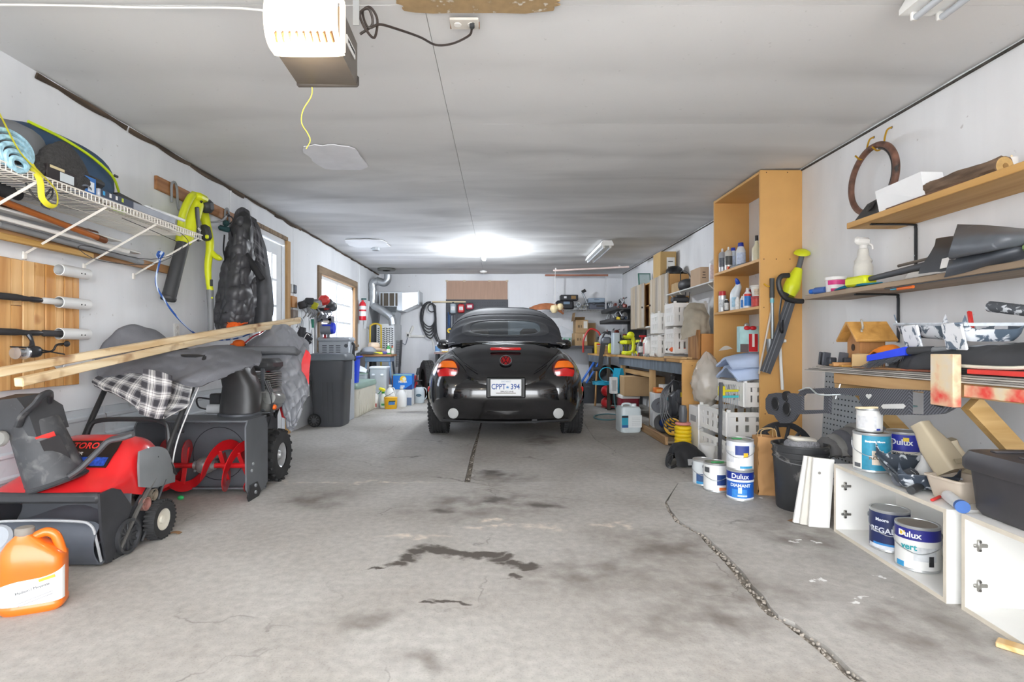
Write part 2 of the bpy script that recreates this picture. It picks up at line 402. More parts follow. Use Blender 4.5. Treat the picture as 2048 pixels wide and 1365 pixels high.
    hm = nod(nt,'ShaderNodeMath',operation='MULTIPLY');L(hl,hm.inputs[0]);L(ramp(noise(1.7,3).outputs[0],[(.5,(0,0,0)),(.62,(.75,.75,.75))]),hm.inputs[1])
    col = mixc(hm.outputs[0],col,hx('6a6560'))
    L(col,b.inputs['Base Color']);b.inputs['Roughness'].default_value = .78;b.inputs['Specular IOR Level'].default_value = .35
    bp = nod(nt,'ShaderNodeBump');bp.inputs['Strength'].default_value = .25;bp.inputs['Distance'].default_value = .006
    L(noise(35,8).outputs[0],bp.inputs['Height']);L(bp.outputs[0],b.inputs['Normal'])
    return m
MC = concrete()
YF = -1.0
base = struct(B().box(((XL+XR)/2,(YB+YF)/2,-.07),(XR-XL+.3,YB-YF+.3,.1)),'floor',mat('877f75',.95,var=.3,sc=40,bump=.6,bsc=120))
crack = [fl(*p) for p in ((1191,880),(1222,897),(1249,914),(1280,927),(1308,943),(1357,967),(1345,986),(1332,1006),(1340,1022),(1357,1045),(1380,1056),(1406,1070),(1422,1090),(1440,1109),(1462,1127),(1479,1148),(1494,1172),(1513,1192),(1528,1214),(1547,1231),(1575,1246),(1600,1262),(1640,1296),(1690,1340))]
crack = [Vector((c.x+random.uniform(-.006,.006),c.y,0)) for c in crack]
crack.insert(0,Vector((.9,YB,0)));crack.insert(1,Vector((1.12,7.6,0)));crack.append(Vector((1.15,.9,0)));crack.append(Vector((1.1,YF,0)))
def gapw(y): return 0.003+.019*max(0,min(1,(3.6-y)/1.0))*(1 if y > .5 else .3)
def split(y):                                                    # x of the crack at y
    for a,b_ in zip(crack,crack[1:]):
        if b_.y <= y <= a.y and a.y > b_.y: return a.x+(b_.x-a.x)*(a.y-y)/(a.y-b_.y)
    return 1.0
def slab(poly):
    bm = B();n = len(poly);vs = [Vector((x,y,0)) for x,y in poly]+[Vector((x,y,-.025)) for x,y in poly]
    bm.add(vs,[tuple(range(n))]+[(i,(i+1) % n,n+(i+1) % n,n+i) for i in range(n)]);return bm.o('slab',MC,base,20)
XJ,YJ = -.24,3.96
yc = split(YJ)
rear = [c for c in crack if c.y > YJ+.02];front = [c for c in crack if c.y < YJ-.02]
slab([(XL,YJ+.004),(XJ-.022,YJ+.004),(XJ-.028,5.0),(XJ-.012,6.84),(XJ-.01,YB),(XL,YB)])
slab([(XJ+.022,YJ+.003),(XJ+.008,5.0),(XJ+.008,6.84),(XJ+.01,YB)]+[(c.x-.002,c.y) for c in rear]+[(yc-.002,YJ+.003)])
slab([(c.x+.002,c.y) for c in reversed(rear)]+[(XR,YB),(XR,YJ+.003),(yc+.002,YJ+.003)])
slab([(XL,YF),(XL,YJ-.004)]+[(XL+.4+i*.35,YJ-.004+random.uniform(-.006,.003)) for i in range(5)]+[(yc-.002,YJ-.002)]+[(c.x-gapw(c.y)+random.uniform(-.004,.003),c.y) for c in front])
slab([(c.x+gapw(c.y)+random.uniform(-.003,.004),c.y) for c in reversed(front)]+[(yc+.002,YJ-.002),(XR,YJ-.002),(XR,YF)])
b = B()
for k in range(420):                                             # chipped rubble in the crack and the joint
    if k % 6: y = random.uniform(1.3,3.5);x = split(y)+random.gauss(0,gapw(y)*.7)
    else: y = random.uniform(YJ,6.6);x = XJ+random.uniform(-.02,.015)
    r_ = random.uniform(.002,.007);b.box((x,y,-.012+r_*.3),(r_*2,r_*random.uniform(1.2,2.6),r_*1.4),r_*.3,(random.uniform(-30,30),random.uniform(-30,30),random.uniform(0,180)))
b.o('rubble',mat('a39b91',.95,var=.3,sc=30),base,kind='stuff')
struct(B().box((0,YF-6,-.08),(14,12,.1)),'trim_1',mat('c4c0ba',.9,var=.15,sc=3))      # unseen driveway outside the open door, no trim piece
# ---- ceiling: plasterboard sheets, a little sagged and dusty
def ceil_mat():
    m = bpy.data.materials.new('m_ceiling');m.use_nodes = True;nt = m.node_tree;b = nt.nodes['Principled BSDF'];L = nt.links.new
    g = nod(nt,'ShaderNodeNewGeometry')
    def nz(sc,st,det=5,dist=0.):
        mp = nod(nt,'ShaderNodeMapping');mp.inputs['Scale'].default_value = st;L(g.outputs['Position'],mp.inputs[0])
        n = nod(nt,'ShaderNodeTexNoise');n.inputs['Scale'].default_value = sc;n.inputs['Detail'].default_value = det;n.inputs['Distortion'].default_value = dist;L(mp.outputs[0],n.inputs[0]);return n.outputs[0]
    def rp(src,st):
        r = nod(nt,'ShaderNodeValToRGB');e = r.color_ramp.elements
        while len(e) < len(st): e.new(.5)
        for q,(p,c) in zip(e,st): q.position = p;q.color = (c,c,c,1) if not isinstance(c,tuple) else (*c,1)
        L(src,r.inputs[0]);return r.outputs[0]
    def mx(f,a,c,mode='MULTIPLY'):
        x = nod(nt,'ShaderNodeMix',data_type='RGBA',blend_type=mode);x.inputs[0].default_value = f;L(a,x.inputs[6]);L(c,x.inputs[7]);return x.outputs[2]
    col = rp(nz(.6,(1,1,1)),[(.3,hx('dedede')),(.7,hx('e8e7e6'))])
    # dust that settled in bands along the joists
    sp = nod(nt,'ShaderNodeSeparateXYZ');L(g.outputs['Position'],sp.inputs[0])
    ds = nod(nt,'ShaderNodeMath',operation='MULTIPLY_ADD');L(nz(1.2,(1,1,1),2),ds.inputs[0]);ds.inputs[1].default_value = .5;L(sp.outputs[1],ds.inputs[2])
    mu = nod(nt,'ShaderNodeMath',operation='MULTIPLY');L(ds.outputs[0],mu.inputs[0]);mu.inputs[1].default_value = 1/.61
    fr = nod(nt,'ShaderNodeMath',operation='FRACT');L(mu.outputs[0],fr.inputs[0])
    band = rp(fr.outputs[0],[(0,.8),(.22,1.0),(.75,.98),(1,.8)])
    vis = rp(nz(.9,(.6,1.2,1),4,.5),[(.42,0.),(.68,.9)])
    x = nod(nt,'ShaderNodeMix',data_type='RGBA',blend_type='MULTIPLY');L(vis,x.inputs[0]);L(col,x.inputs[6]);L(band,x.inputs[7]);col = x.outputs[2]
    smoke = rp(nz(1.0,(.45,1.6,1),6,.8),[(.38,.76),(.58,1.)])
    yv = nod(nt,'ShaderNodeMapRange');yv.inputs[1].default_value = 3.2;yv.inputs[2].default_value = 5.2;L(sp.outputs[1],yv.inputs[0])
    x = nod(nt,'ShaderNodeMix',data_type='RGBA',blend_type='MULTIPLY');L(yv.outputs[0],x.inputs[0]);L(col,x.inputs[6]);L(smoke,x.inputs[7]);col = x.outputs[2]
    col = mx(.6,col,rp(nz(30,(1,1,1),2),[(.24,.80),(.30,1.)]))
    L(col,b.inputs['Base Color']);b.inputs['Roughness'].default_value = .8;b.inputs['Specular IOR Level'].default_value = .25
    return m
MCE = ceil_mat()
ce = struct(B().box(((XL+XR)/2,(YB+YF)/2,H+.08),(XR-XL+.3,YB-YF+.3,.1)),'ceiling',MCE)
XM = -.32
ys = [YB-.002-1.218*i for i in range(11)]
for i,y1 in enumerate(ys):
    y0 = max(YF,y1-1.216)
    if y1 <= YF: break
    for x0,x1 in ((XL+.004,XM-.0015),(XM+.0015,XR-.004)):
        sg = [random.uniform(.002,.014) for _ in range(2)];ed = random.uniform(.004,.012)
        def fn(u,v,x0=x0,x1=x1,y0=y0,y1=y1,sg=sg,ed=ed):
            q = abs(math.sin(2*PI*v));k = sg[0 if v < .5 else 1]
            return (x0+(x1-x0)*u,y0+(y1-y0)*v,H-.003-k*q*(.4+.6*math.sin(PI*u))-ed*(abs(v-.5)*2)**8*math.sin(PI*u*3)**2*.4)
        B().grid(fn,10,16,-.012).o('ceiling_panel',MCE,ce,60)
# filled patches on the ceiling
MP = mat('f0f0f4',.7,var=.04,sc=9)
def splotch(cx,cy,rx,ry,name='patch'):
    n = 30;ring = []
    for k in range(n):
        a = 2*PI*k/n;q = (abs(math.cos(a))**5+abs(math.sin(a))**5)**-.2*random.uniform(.93,1.05)
        ring.append(Vector((cx+rx*q*math.cos(a),cy+ry*q*math.sin(a),0)))
    b = B();b.ring_loft([[p+Vector((0,0,H-.014)) for p in ring],[p+Vector((0,0,H-.0205)) for p in ring]]);return b
p = w3(672,312,F*1.44/(692-312));splotch(p.x,p.y,.2,.27).o('patch',MP,ce)
p = w3(735,488,F*1.42/(692-488));splotch(p.x,p.y,.28,.3).o('patch',mat('f4f4f4',.6,var=.03),ce)
# ---- walls
def wall_mat(c,dirt,k=.5):
    m = bpy.data.materials.new('m_wall');m.use_nodes = True;nt = m.node_tree;b = nt.nodes['Principled BSDF'];L = nt.links.new
    g = nod(nt,'ShaderNodeNewGeometry')
    def nz(sc,st,lo,hi,a,c_,det=5):
        mp = nod(nt,'ShaderNodeMapping');mp.inputs['Scale'].default_value = st;L(g.outputs['Position'],mp.inputs[0])
        n = nod(nt,'ShaderNodeTexNoise');n.inputs['Scale'].default_value = sc;n.inputs['Detail'].default_value = det;L(mp.outputs[0],n.inputs[0])
        r = nod(nt,'ShaderNodeValToRGB');e = r.color_ramp.elements;e[0].position = lo;e[1].position = hi;e[0].color = (*a,1);e[1].color = (*c_,1);L(n.outputs[0],r.inputs[0]);return r.outputs[0]
    col = nz(.8,(1,1,1),.3,.7,mulc(hx(c),.93),mulc(hx(c),1.05))
    for src,f in ((nz(1.5,(1,1,.35),.3,.5,hx(dirt),(1,1,1)),k),(nz(24,(1,1,1),.22,.27,(.55,.52,.5),(1,1,1),2),.6),(nz(3,(2.5,2.5,.15),.32,.5,(.93,.93,.93),(1,1,1)),.4)):
        x = nod(nt,'ShaderNodeMix',data_type='RGBA',blend_type='MULTIPLY');x.inputs[0].default_value = f;L(col,x.inputs[6]);L(src,x.inputs[7]);col = x.outputs[2]
    L(col,b.inputs['Base Color']);b.inputs['Roughness'].default_value = .7;b.inputs['Specular IOR Level'].default_value = .3
    bp = nod(nt,'ShaderNodeBump');bp.inputs['Strength'].default_value = .08;bp.inputs['Distance'].default_value = .01
    n = nod(nt,'ShaderNodeTexNoise');n.inputs['Scale'].default_value = 14;L(g.outputs['Position'],n.inputs[0]);L(n.outputs[0],bp.inputs['Height']);L(bp.outputs[0],b.inputs['Normal'])
    return m
MWL = wall_mat('e9ebee','d6d8dc');MWR = wall_mat('ebebec','dcdcdb');MWB = wall_mat('e8e9ec','d4d5d8')
T = .12
def wallbox(b,y0,y1,z0,z1,x,s): b.box((x+s*T/2,(y0+y1)/2,(z0+z1)/2),(T,y1-y0,z1-z0))
DY0,DY1,DZ = 5.34,6.10,2.14          # side door
WY0,WY1,WZ0,WZ1 = 7.28,9.02,1.02,1.98  # window
b = B()
for y0,y1,z0,z1 in ((YF,DY0,0,H),(DY0,DY1,DZ,H),(DY1,WY0,0,H),(WY0,WY1,0,WZ0),(WY0,WY1,WZ1,H),(WY1,YB,0,H)): wallbox(b,y0,y1,z0,z1,XL,-1)
wl = struct(b,'wall_left',MWL)
wr = struct(B().box((XR+T/2,(YB+YF)/2,H/2),(T,YB-YF,H)),'wall_right',MWR)
wbk = struct(B().box((.0,YB+T/2,H/2),(XR-XL+2*T,T,H)),'wall_back',MWB)
struct(B().box((XL+.12,YF-T/2,H/2),(.24+T,T,H)).box((XR-.12,YF-T/2,H/2),(.24+T,T,H)).box((0,YF-T/2,H-.1),(XR-XL,T,.2)),'wall_front',MWR)
# wall sheets: thin raised joints
for y in (4.87,6.35,9.35): B().box((XL+.003,y,1.3),(.006,.02,2.2)).o('joint_strip',MWL,wl)
for x in (-.05,1.17): B().box((x,YB-.002,1.3),(.012,.004,2.2)).o('joint_strip',MWB,wbk)
# the torn gap between left wall and ceiling, bare boards showing
MG = wood('2e261f','6b5a4a','Y',2,.9)
y = 2.82;nseg = 0
while y < 10.6:
    L_ = random.uniform(.5,.95);hh = random.uniform(.022,.045)*(1 if y < 6.5 else .6)
    def fn(u,v,y=y,L_=L_,hh=hh):
        return (XL+.006+.012*v+.003*math.sin(u*9+y),y+L_*u,H-.014-hh*(1-v)*(.55+.45*abs(math.sin(u*5+y*3))))
    t = struct(B().grid(fn,14,3,.01),'trim_%d' % (2+nseg),MG);nseg += 1;y += L_+random.uniform(-.02,.03)
struct(B().box((XR-.006,5.9,H-.022),(.01,9.6,.012)),'trim_%d' % (2+nseg),mat('4a4541',.9,var=.4,sc=20));nseg += 1
# ribbed steel skirting on the lower left wall
prof = []
z = 0.01
while z < .6:
    prof += [(0.004,z),(.004,z+.075),(.018,z+.085),(.018,z+.1),(.004,z+.11)];z += .118
prof.append((.004,.632));prof.append((.012,.632))
for y0,y1 in ((1.2,3.3),(3.31,5.2)):
    b = B();n = len(prof)
    b.add([Vector((XL+.002+q,y,zz)) for y in (y0,y1) for q,zz in prof],[(i,i+1,n+i+1,n+i) for i in range(n-1)])
    b.o('ribbed_panel',mat('dde3e8',.38,.1,var=.06,sc=3,dirt='b9bcbd'),wl,20)
# ---- side door
MD = mat('e4e8ec',.45,var=.04);MT = wood('6a5540','9a8062','Z',2,.7);MT2 = wood('a87f4e','c9a26c','Z',2,.7)
d = struct(B().box((XL-.05,(DY0+DY1)/2,.45),(.045,DY1-DY0-.02,.86)).box((XL-.05,DY0+.09,1.5),(.045,.16,1.25)).box((XL-.05,DY1-.09,1.5),(.045,.16,1.25)).box((XL-.05,(DY0+DY1)/2,2.06),(.045,.42,.13)),'door_1',MD)
for zc,hh in ((1.5,.0),):
    for i in range(2): B().box((XL-.03,DY0+.17+(i+1)*.42/3+.0,1.43),(.03,.026,1.14)).o('muntin',MD,d)
    for j in range(3): B().box((XL-.03,(DY0+DY1)/2,.87+(j+1)*1.13/4),(.028,.44,.026)).o('muntin',MD,d)
for i in range(3):
    for j in range(4): B().box((XL-.05,DY0+.17+(i+.5)*.42/3,.87+(j+.5)*1.13/4),(.006,.14,.285)).o('pane',pane(),d)
B().lathe([(.001,0),(.028,.0),(.03,.02),(.012,.03),(.012,.05),(.026,.055),(.03,.075),(.02,.09),(.001,.092)],16,(XL-.03,DY1-.07,1.0),(1,0,0)).o('door_knob',mat('b8ad8a',.3,.9),d)
fr = struct(B().box((XL+.01,DY1+.05,DZ/2),(.035,.09,DZ+.1)),'trim_%d' % (2+nseg),MT2);nseg += 1
struct(B().box((XL+.01,(DY0+DY1)/2-.03,DZ+.07),(.03,DY1-DY0+.12,.04)),'trim_%d' % (2+nseg),MT);nseg += 1
struct(B().box((XL+.006,(DY0+DY1)/2-.03,DZ+.17),(.012,DY1-DY0+.1,.15)),'trim_%d' % (2+nseg),MWL);nseg += 1
struct(B().box((XL+.01,DY0-.05,DZ/2),(.03,.08,DZ+.1)),'trim_%d' % (2+nseg),MD);nseg += 1
# ---- window
win = struct(B().box((XL-.06,(WY0+WY1)/2,WZ1-.03),(.07,WY1-WY0,.06)).box((XL-.06,(WY0+WY1)/2,WZ0+.03),(.07,WY1-WY0,.06)).box((XL-.06,WY0+.03,(WZ0+WZ1)/2),(.07,.06,WZ1-WZ0)).box((XL-.06,WY1-.03,(WZ0+WZ1)/2),(.07,.06,WZ1-WZ0))
             .box((XL-.06,(WY0+WY1)/2,(WZ0+WZ1)/2),(.06,.05,WZ1-WZ0)),'window_1',MD)
GY0,GY1,GZ0,GZ1 = WY0+.06,WY1-.06,WZ0+.06,WZ1-.06
for i in (1,3): B().box((XL-.06,GY0+(GY1-GY0)*i/4,(GZ0+GZ1)/2),(.03,.036,GZ1-GZ0)).o('muntin',MD,win)
for j in (1,2): B().box((XL-.06,(GY0+GY1)/2,GZ0+(GZ1-GZ0)*j/3),(.026,GY1-GY0,.03)).o('muntin',MD,win)
for i in range(4):
    for j in range(3): B().box((XL-.07,GY0+(GY1-GY0)*(i+.5)/4,GZ0+(GZ1-GZ0)*(j+.5)/3),(.005,(GY1-GY0)/4-.01,(GZ1-GZ0)/3-.01)).o('pane',pane(),win)
MTW = wood('6d5a47','97826a','Y',2,.75);MTV = wood('6d5a47','97826a','Z',2,.75)
B().box((XL+.012,(WY0+WY1)/2,WZ1+.045),(.03,WY1-WY0+.2,.1)).o('casing',MTW,win)
B().box((XL+.012,WY0-.05,(WZ0+WZ1)/2-.05),(.03,.1,WZ1-WZ0+.1)).o('casing',MTV,win)
B().box((XL+.012,WY1+.05,(WZ0+WZ1)/2-.05),(.03,.1,WZ1-WZ0+.1)).o('casing',MTV,win)
B().box((XL+.02,(WY0+WY1)/2,WZ0-.02),(.06,WY1-WY0+.2,.04)).o('window_sill',MTW,win)
B().box((XL-.02,WY1-.006,(WZ0+WZ1)/2),(.06,.012,WZ1-WZ0)).o('jamb',wood('b98d60','dcb488','Z',2),win)
B().box((XL-.02,(WY0+WY1)/2,WZ1-.006),(.06,WY1-WY0,.012)).o('jamb',wood('b98d60','dcb488','Y',2),win)
# ================================================================ lamps the garage has
MBL = mat('252527',.45,var=.1);MGAL = mat('c3c8cc',.32,.85,var=.12,sc=5)
def point(name,loc,w,col,r=.04,par=None):
    l = bpy.data.lights.new(name,'POINT');l.energy = w;l.color = col;l.shadow_soft_size = r
    o = bpy.data.objects.new(name,l);COL.objects.link(o);o.location = loc
    if par is not None: o.parent = par
    return o
p = w3(968,508,8.0);bulb = thing('ceiling_bulb','bright bare bulb in a white holder on the ceiling over the car','lamp',(p.x,p.y,H-.014))
B().lathe([(.001,0),(.06,0),(.058,-.018),(.035,-.026),(.024,-.05),(.001,-.05)],18).o('lamp_holder',mat(WHITE,.4),bulb)
gl = B().lathe([(.001,-.165),(.02,-.16),(.032,-.14),(.034,-.12),(.026,-.09),(.017,-.065),(.015,-.045),(.001,-.04)],18).o('glass_bulb',emit('f4f8ff',14),bulb)
point('bulb_light',(0,0,-.215),BULB_W,(.90,.95,1.0),.05,bulb)
p2 = w3(967,547,10.3);sm = thing('smoke_alarm','small round white alarm on the ceiling near the back wall','alarm',(p2.x,10.3,H-.014))
B().lathe([(.001,0),(.07,0),(.07,-.02),(.055,-.035),(.001,-.036)],20).o('body',mat(WHITE,.5),sm)
B().lathe([(.02,-.036),(.03,-.036),(.03,-.041),(.02,-.041)],16).o('grille',mat('b9b9b6',.6),sm)

# ================================================================ car
car = thing('car','black rounded two-door convertible with a charcoal soft top, parked tail first','car',(.06,6.22,0))
MPNT = mat('131316',.16,.0,var=.0,coat=1.0,spec=.6);MTOP = mat('3a3c42',.8,var=.08,sc=30,bump=.1,bsc=300);MCH = mat('d6d8da',.18,1,var=.02)
RUB = mat('2b2b2c',.8,var=.25,sc=14);MINT = mat('8d8576',.8,var=.1);MDK = mat('141415',.7)
def lerp(tab,y):
    for (a,va),(c,vc) in zip(tab,tab[1:]):
        if a <= y <= c: t = (y-a)/(c-a);t = t*t*(3-2*t)*.4+t*.6;return va+(vc-va)*t
    return tab[0][1] if y < tab[0][0] else tab[-1][1]
zt = [(-.715,.62),(-.69,.69),(-.62,.77),(-.54,.85),(-.38,.98),(-.27,1.04),(.1,1.03),(.8,1.0),(2.2,1.0),(2.5,.93),(2.9,.82),(3.2,.66),(3.3,.5)]
wt = [(-.715,.22),(-.69,.34),(-.62,.44),(-.54,.52),(-.38,.65),(-.27,.70),(.1,.745),(.5,.79),(2.0,.79),(2.4,.66),(2.9,.52),(3.2,.38),(3.3,.2)]
ys_ = [-.715,-.70,-.68,-.65,-.62,-.58,-.54,-.5,-.46,-.42,-.38,-.34,-.30,-.27,-.2,-.1,.1,.4,.8,1.4,2.0,2.2,2.4,2.6,2.8,3.0,3.15,3.24,3.3]
rings = []
for y in ys_:
    t,w,r_ = lerp(zt,y),lerp(wt,y),[]
    for k in range(40):
        a = 2*PI*k/40;cx_,sx_ = math.cos(a),math.sin(a);e = .42
        x = w*math.copysign(abs(cx_)**e,cx_);zc = (t+.30)/2;z = zc+(t-.30)/2*math.copysign(abs(sx_)**(.5 if sx_ > 0 else .4),sx_)
        if sx_ > 0: z -= .045*(abs(x)/.7)**2*(1 if y < .5 else .5)*(t > .7)
        r_.append((x,y,z))
    rings.append(r_)
B().ring_loft(rings).o('body_shell',MPNT,car,50)
# lower tail and bumper
def tail(z0,z1,prof,y1,name,m,nz=10):
    rg = []
    for i in range(nz+1):
        z = z0+(z1-z0)*i/nz;s_ = lerp(prof,z);r_ = []
        for k in range(49):
            a = -PI+PI*k/48;ca,sa = math.cos(a),math.sin(a)
            x = .862*s_*math.copysign(abs(ca)**.62,ca);y = -.04-.70*s_*abs(sa)**.62
            if abs(x) > .55: y = min(y,-.30) if y > -.30 else y
            r_.append((x,min(y,y1),z))
        rg.append(r_)
    b = B();b.ring_loft(rg);b.o(name,m,car,50);return rg
tail(.245,.70,[(.24,.91),(.30,.955),(.40,.985),(.44,1.0),(.52,1.0),(.58,.985),(.63,.94),(.67,.86),(.70,.74)],-.29,'bumper',MPNT,16)
B().grid(lambda u,v: (-.66+1.32*u,-.56-.07*math.sin(PI*u)+.22*v,.235-.02*math.sin(PI*u)),16,3,.02).o('rear_valance',mat('202022',.7,var=.2),car)
# four rounded wings with open wheel arches
def wing(cy,sx_,name):
    b = B();n,m_ = 56,34;c = Vector((sx_*.52,cy,.50));rr = (.342,.69,.462)
    P_ = []
    for i in range(m_+1):
        a = -PI/2*.45+(PI/2*.45+PI/2)*i/m_;row = []
        for k in range(n):
            t = 2*PI*k/n;ca = math.cos(a)
            pw = lambda q,e: math.copysign(abs(q)**e,q)
            row.append(c+Vector((rr[0]*pw(ca,.9)*pw(math.cos(t),.75),rr[1]*pw(ca,.9)*pw(math.sin(t),.85),rr[2]*pw(math.sin(a),.95))))
        P_.append(row)
    vs = [q for r in P_ for q in r];fs = []
    for i in range(m_):
        for k in range(n):
            q = [i*n+k,i*n+(k+1) % n,(i+1)*n+(k+1) % n,(i+1)*n+k];ce_ = sum((vs[j] for j in q),Vector())/4
            if math.hypot(ce_.y-cy,ce_.z-.32) < .365 and abs(ce_.x) > .56: continue
            if ce_.z < .3 and abs(ce_.y-cy) < .36: continue
            fs.append(q)
    b.add(vs,fs);return b.o(name,MPNT,car,60)
for cy in (.0,2.51):
    for s_ in (-1,1): wing(cy,s_,'wing')
for s_ in (-1,1): B().box((s_*.79,1.26,.26),(.06,1.7,.1),.03).o('sill',MPNT,car)
# wheels
def wheel(name,par,R,W_,rim,mt,mr,loc,face,grooves=4,blocks=0):
    b = B();hw = W_/2;pr = [(rim*.98,-hw*.9),(R*.86,-hw),(R*.96,-hw*.92),(R,-hw*.74)]
    for g in range(grooves):
        x = -hw*.6+1.2*hw*(g+.5)/grooves;d_ = W_*.035;pr += [(R,x-d_),(R-.011,x-d_*.8),(R-.011,x+d_*.8),(R,x+d_)]
    pr += [(R,hw*.74),(R*.96,hw*.92),(R*.86,hw),(rim*.98,hw*.9)]
    b.lathe(pr,40,loc,(1,0,0),cap=False)
    t = b.o('tyre',mt,par)
    f = face*hw;l = Vector(loc)
    B().lathe([(rim,-hw*.8),(rim*.93,0),(rim*.9,hw*.5),(.001,hw*.45)],28,l,(face,0,0)).o('rim',mr,t)
    return t
for cy in (.0,2.51):
    for s_ in (-1,1):
        t = wheel('wheel',car,.318,.205,.2,RUB,mat('a9abad',.35,.8),(s_*.752,cy,.318),s_)
        me = None
        for k in range(44):                                     # tread blocks between the grooves
            a = 2*PI*k/44
            for xo in (-.086,.086):
                if me is None: me = B().box((0,0,0),(.032,.026,.012),.003).mesh('tread_block',RUB)
                inst(me,'tread_block',t,(s_*.752+xo,cy+.316*math.cos(a),.318+.316*math.sin(a)),(a-PI/2,0,0))
        B().cyl((s_*.64,cy,.318),(s_*.3,cy,.30),.035).o('axle',MDK,car)
B().box((0,-.2,.28),(1.0,.5,.12),.05).tube([(.26,-.3,.22),(.3,-.5,.215),(.3,-.6,.22)],.03).box((-.42,-.42,.235),(.36,.14,.03),.012).o('underbody',mat('4a4a4c',.6,.4,var=.2),car)
# soft top
zc_t = [(-.29,1.035),(-.2,1.10),(-.1,1.17),(.1,1.285),(.3,1.375),(.55,1.45),(.9,1.50),(1.3,1.505),(1.75,1.45)]
zw_t = [(-.29,.50),(-.2,.585),(-.1,.625),(.1,.668),(.5,.69),(1.2,.67),(1.75,.6)]
zb_t = [(-.29,1.02),(0,.99),(1.75,.98)]
E1,E2 = .62,.62
def tz(x,y):
    w,t,bz = lerp(zw_t,y),lerp(zc_t,y),lerp(zb_t,y);s_ = min(1,abs(x)/w)**(1/E1);return bz+(t-bz)*max(0,1-s_*s_)**(E2/2)
def tp(u,v):
    y = -.29+2.04*u;w,t,bz = lerp(zw_t,y),lerp(zc_t,y),lerp(zb_t,y);a = (v*2-1)*PI/2
    return Vector((w*math.copysign(abs(math.sin(a))**E1,math.sin(a)),y,bz+(t-bz)*abs(math.cos(a))**E2))
WYC,WHX,WHY = -.03,.44,.155
def inwin(x,y): return (abs(x)/WHX)**3.2+(abs(y-WYC)/WHY)**3.2
NU,NV = 84,72;P_ = [[tp(i/NU,j/NV) for j in range(NV+1)] for i in range(NU+1)]
b = B();fs = []
for i in range(NU):
    for j in range(NV):
        c = (P_[i][j]+P_[i+1][j+1])/2
        if inwin(c.x,c.y) < 1.0 and c.y < .3: continue
        fs.append((i*(NV+1)+j,(i+1)*(NV+1)+j,(i+1)*(NV+1)+j+1,i*(NV+1)+j+1))
b.add([q for r in P_ for q in r],fs);top = b.o('soft_top',MTOP,car,70)
def wr_(r,t):
    ct,st = math.cos(t),math.sin(t);q = (abs(ct)**3.2+abs(st)**3.2)**(-1/3.2);x = WHX*r*q*ct;y = WYC+WHY*r*q*st;return Vector((x,y,tz(x,y)))
nrm = Vector((0,-.5,.866))
B().grid(lambda u,v: wr_(.91+.22*v,2*PI*u)+nrm*(.014*math.sin(PI*(.15+.7*v))),64,4).o('window_surround',mat('46484c',.6),top,60)
B().grid(lambda u,v: wr_(.96*v+.001,2*PI*u)+nrm*.004,64,6).o('rear_window',pane('b9c2c4',.16,.8),top,60)
B().tube([(x,-.285+.10*(abs(x)/.66)**2.2+.0,1.045-.02*(abs(x)/.66)**2) for x in (-.66,-.55,-.4,-.2,0,.2,.4,.55,.66)],.009,6).o('belt_trim',MCH,car)
for y in (.34,.9): B().tube([tp((y+.29)/2.04,v/16)+Vector((0,0,.004)) for v in range(1,16)],.007,5,1).o('top_seam',MTOP,top)
B().grid(lambda u,v: (lerp([(0,-.6),(1,.6)],u)*(1+.12*v),1.75+.6*v-.06*math.sin(PI*u)*0+.1*math.sin(PI*u),1.45-.44*v+.0),12,4,.006).o('windscreen',pane('dfe6ea',.15,.9),car)
for s_ in (-1,1):
    B().tube([(s_*.6,1.75,1.44),(s_*.66,2.35,1.01)],.025,6,1).o('windscreen_pillar',MPNT,car)
    B().sph((s_*.9,1.85,1.02),(.11,.07,.075),14,8,.8).tube([(s_*.78,1.9,.98),(s_*.86,1.88,1.0)],.02).o('door_mirror',MPNT,car)
    sb = B();sb.box((s_*.34,1.15,.75),(.44,.16,.62),.07,(12,0,0)).box((s_*.34,1.22,1.15),(.25,.09,.17),.04).box((s_*.34,.95,.5),(.44,.5,.15),.05);sb.o('seat',MINT,car)
    B().box((s_*.3,.25,.86),(.42,.12,.5),.05,(18,0,0)).o('seat',MINT,car)
B().box((0,2.1,.95),(1.2,.4,.14),.06).o('dashboard',MDK,car)
B().tube([(-.34+.17*math.cos(t),1.75,1.0+.17*math.sin(t)) for t in [2*PI*k/10 for k in range(10)]],.016,6,3,True).o('steering_wheel',MDK,car)
# lamps
MRED = mat('d2181a',.12,var=.05,coat=1,spec=.8);MAMB = mat('ff7a10',.12,var=.05,coat=1)
def tail_lamp(s_):
    ax = Vector((s_*.30,-.92,.22)).normalized();c = Vector((s_*.607,-.585,.745));q = ax.to_track_quat('Z','Y').to_matrix();R = .112
    upv = Vector((0,0,1))-ax*ax.z;upv.normalize();rtv = upv.cross(ax)
    base = B().lathe([(R*1.1,-.12),(R*1.08,.004),(R*1.0,.010),(.001,.010)],32,c,ax).o('tail_lamp',mat('5c1214',.3),car)
    for nm,a0,a1,m in (('red_lens',182,358,MRED),('amber_lens',2,178,MAMB)):
        def fn(u,v,a0=a0,a1=a1):
            zc_ = .012 if nm == 'amber_lens' else .008
            a = math.radians(a0+(a1-a0)*u);xx = R*math.cos(a)*v;yy = (R*math.sin(a)-.018)*v+.02;
            if nm == 'amber_lens': yy = .022+(R*math.sin(a)-.022)*v if R*math.sin(a) > .022 else .022;yy = min(yy,R*.86) if v == 1 else yy
            else: yy = .018+(R*math.sin(a)-.018)*v
            rr_ = min(1,math.hypot(xx,yy)/R);return c+rtv*xx+upv*yy+ax*(.014+.028*(1-rr_*rr_))
        B().grid(fn,24,6).o(nm,m,base,60)
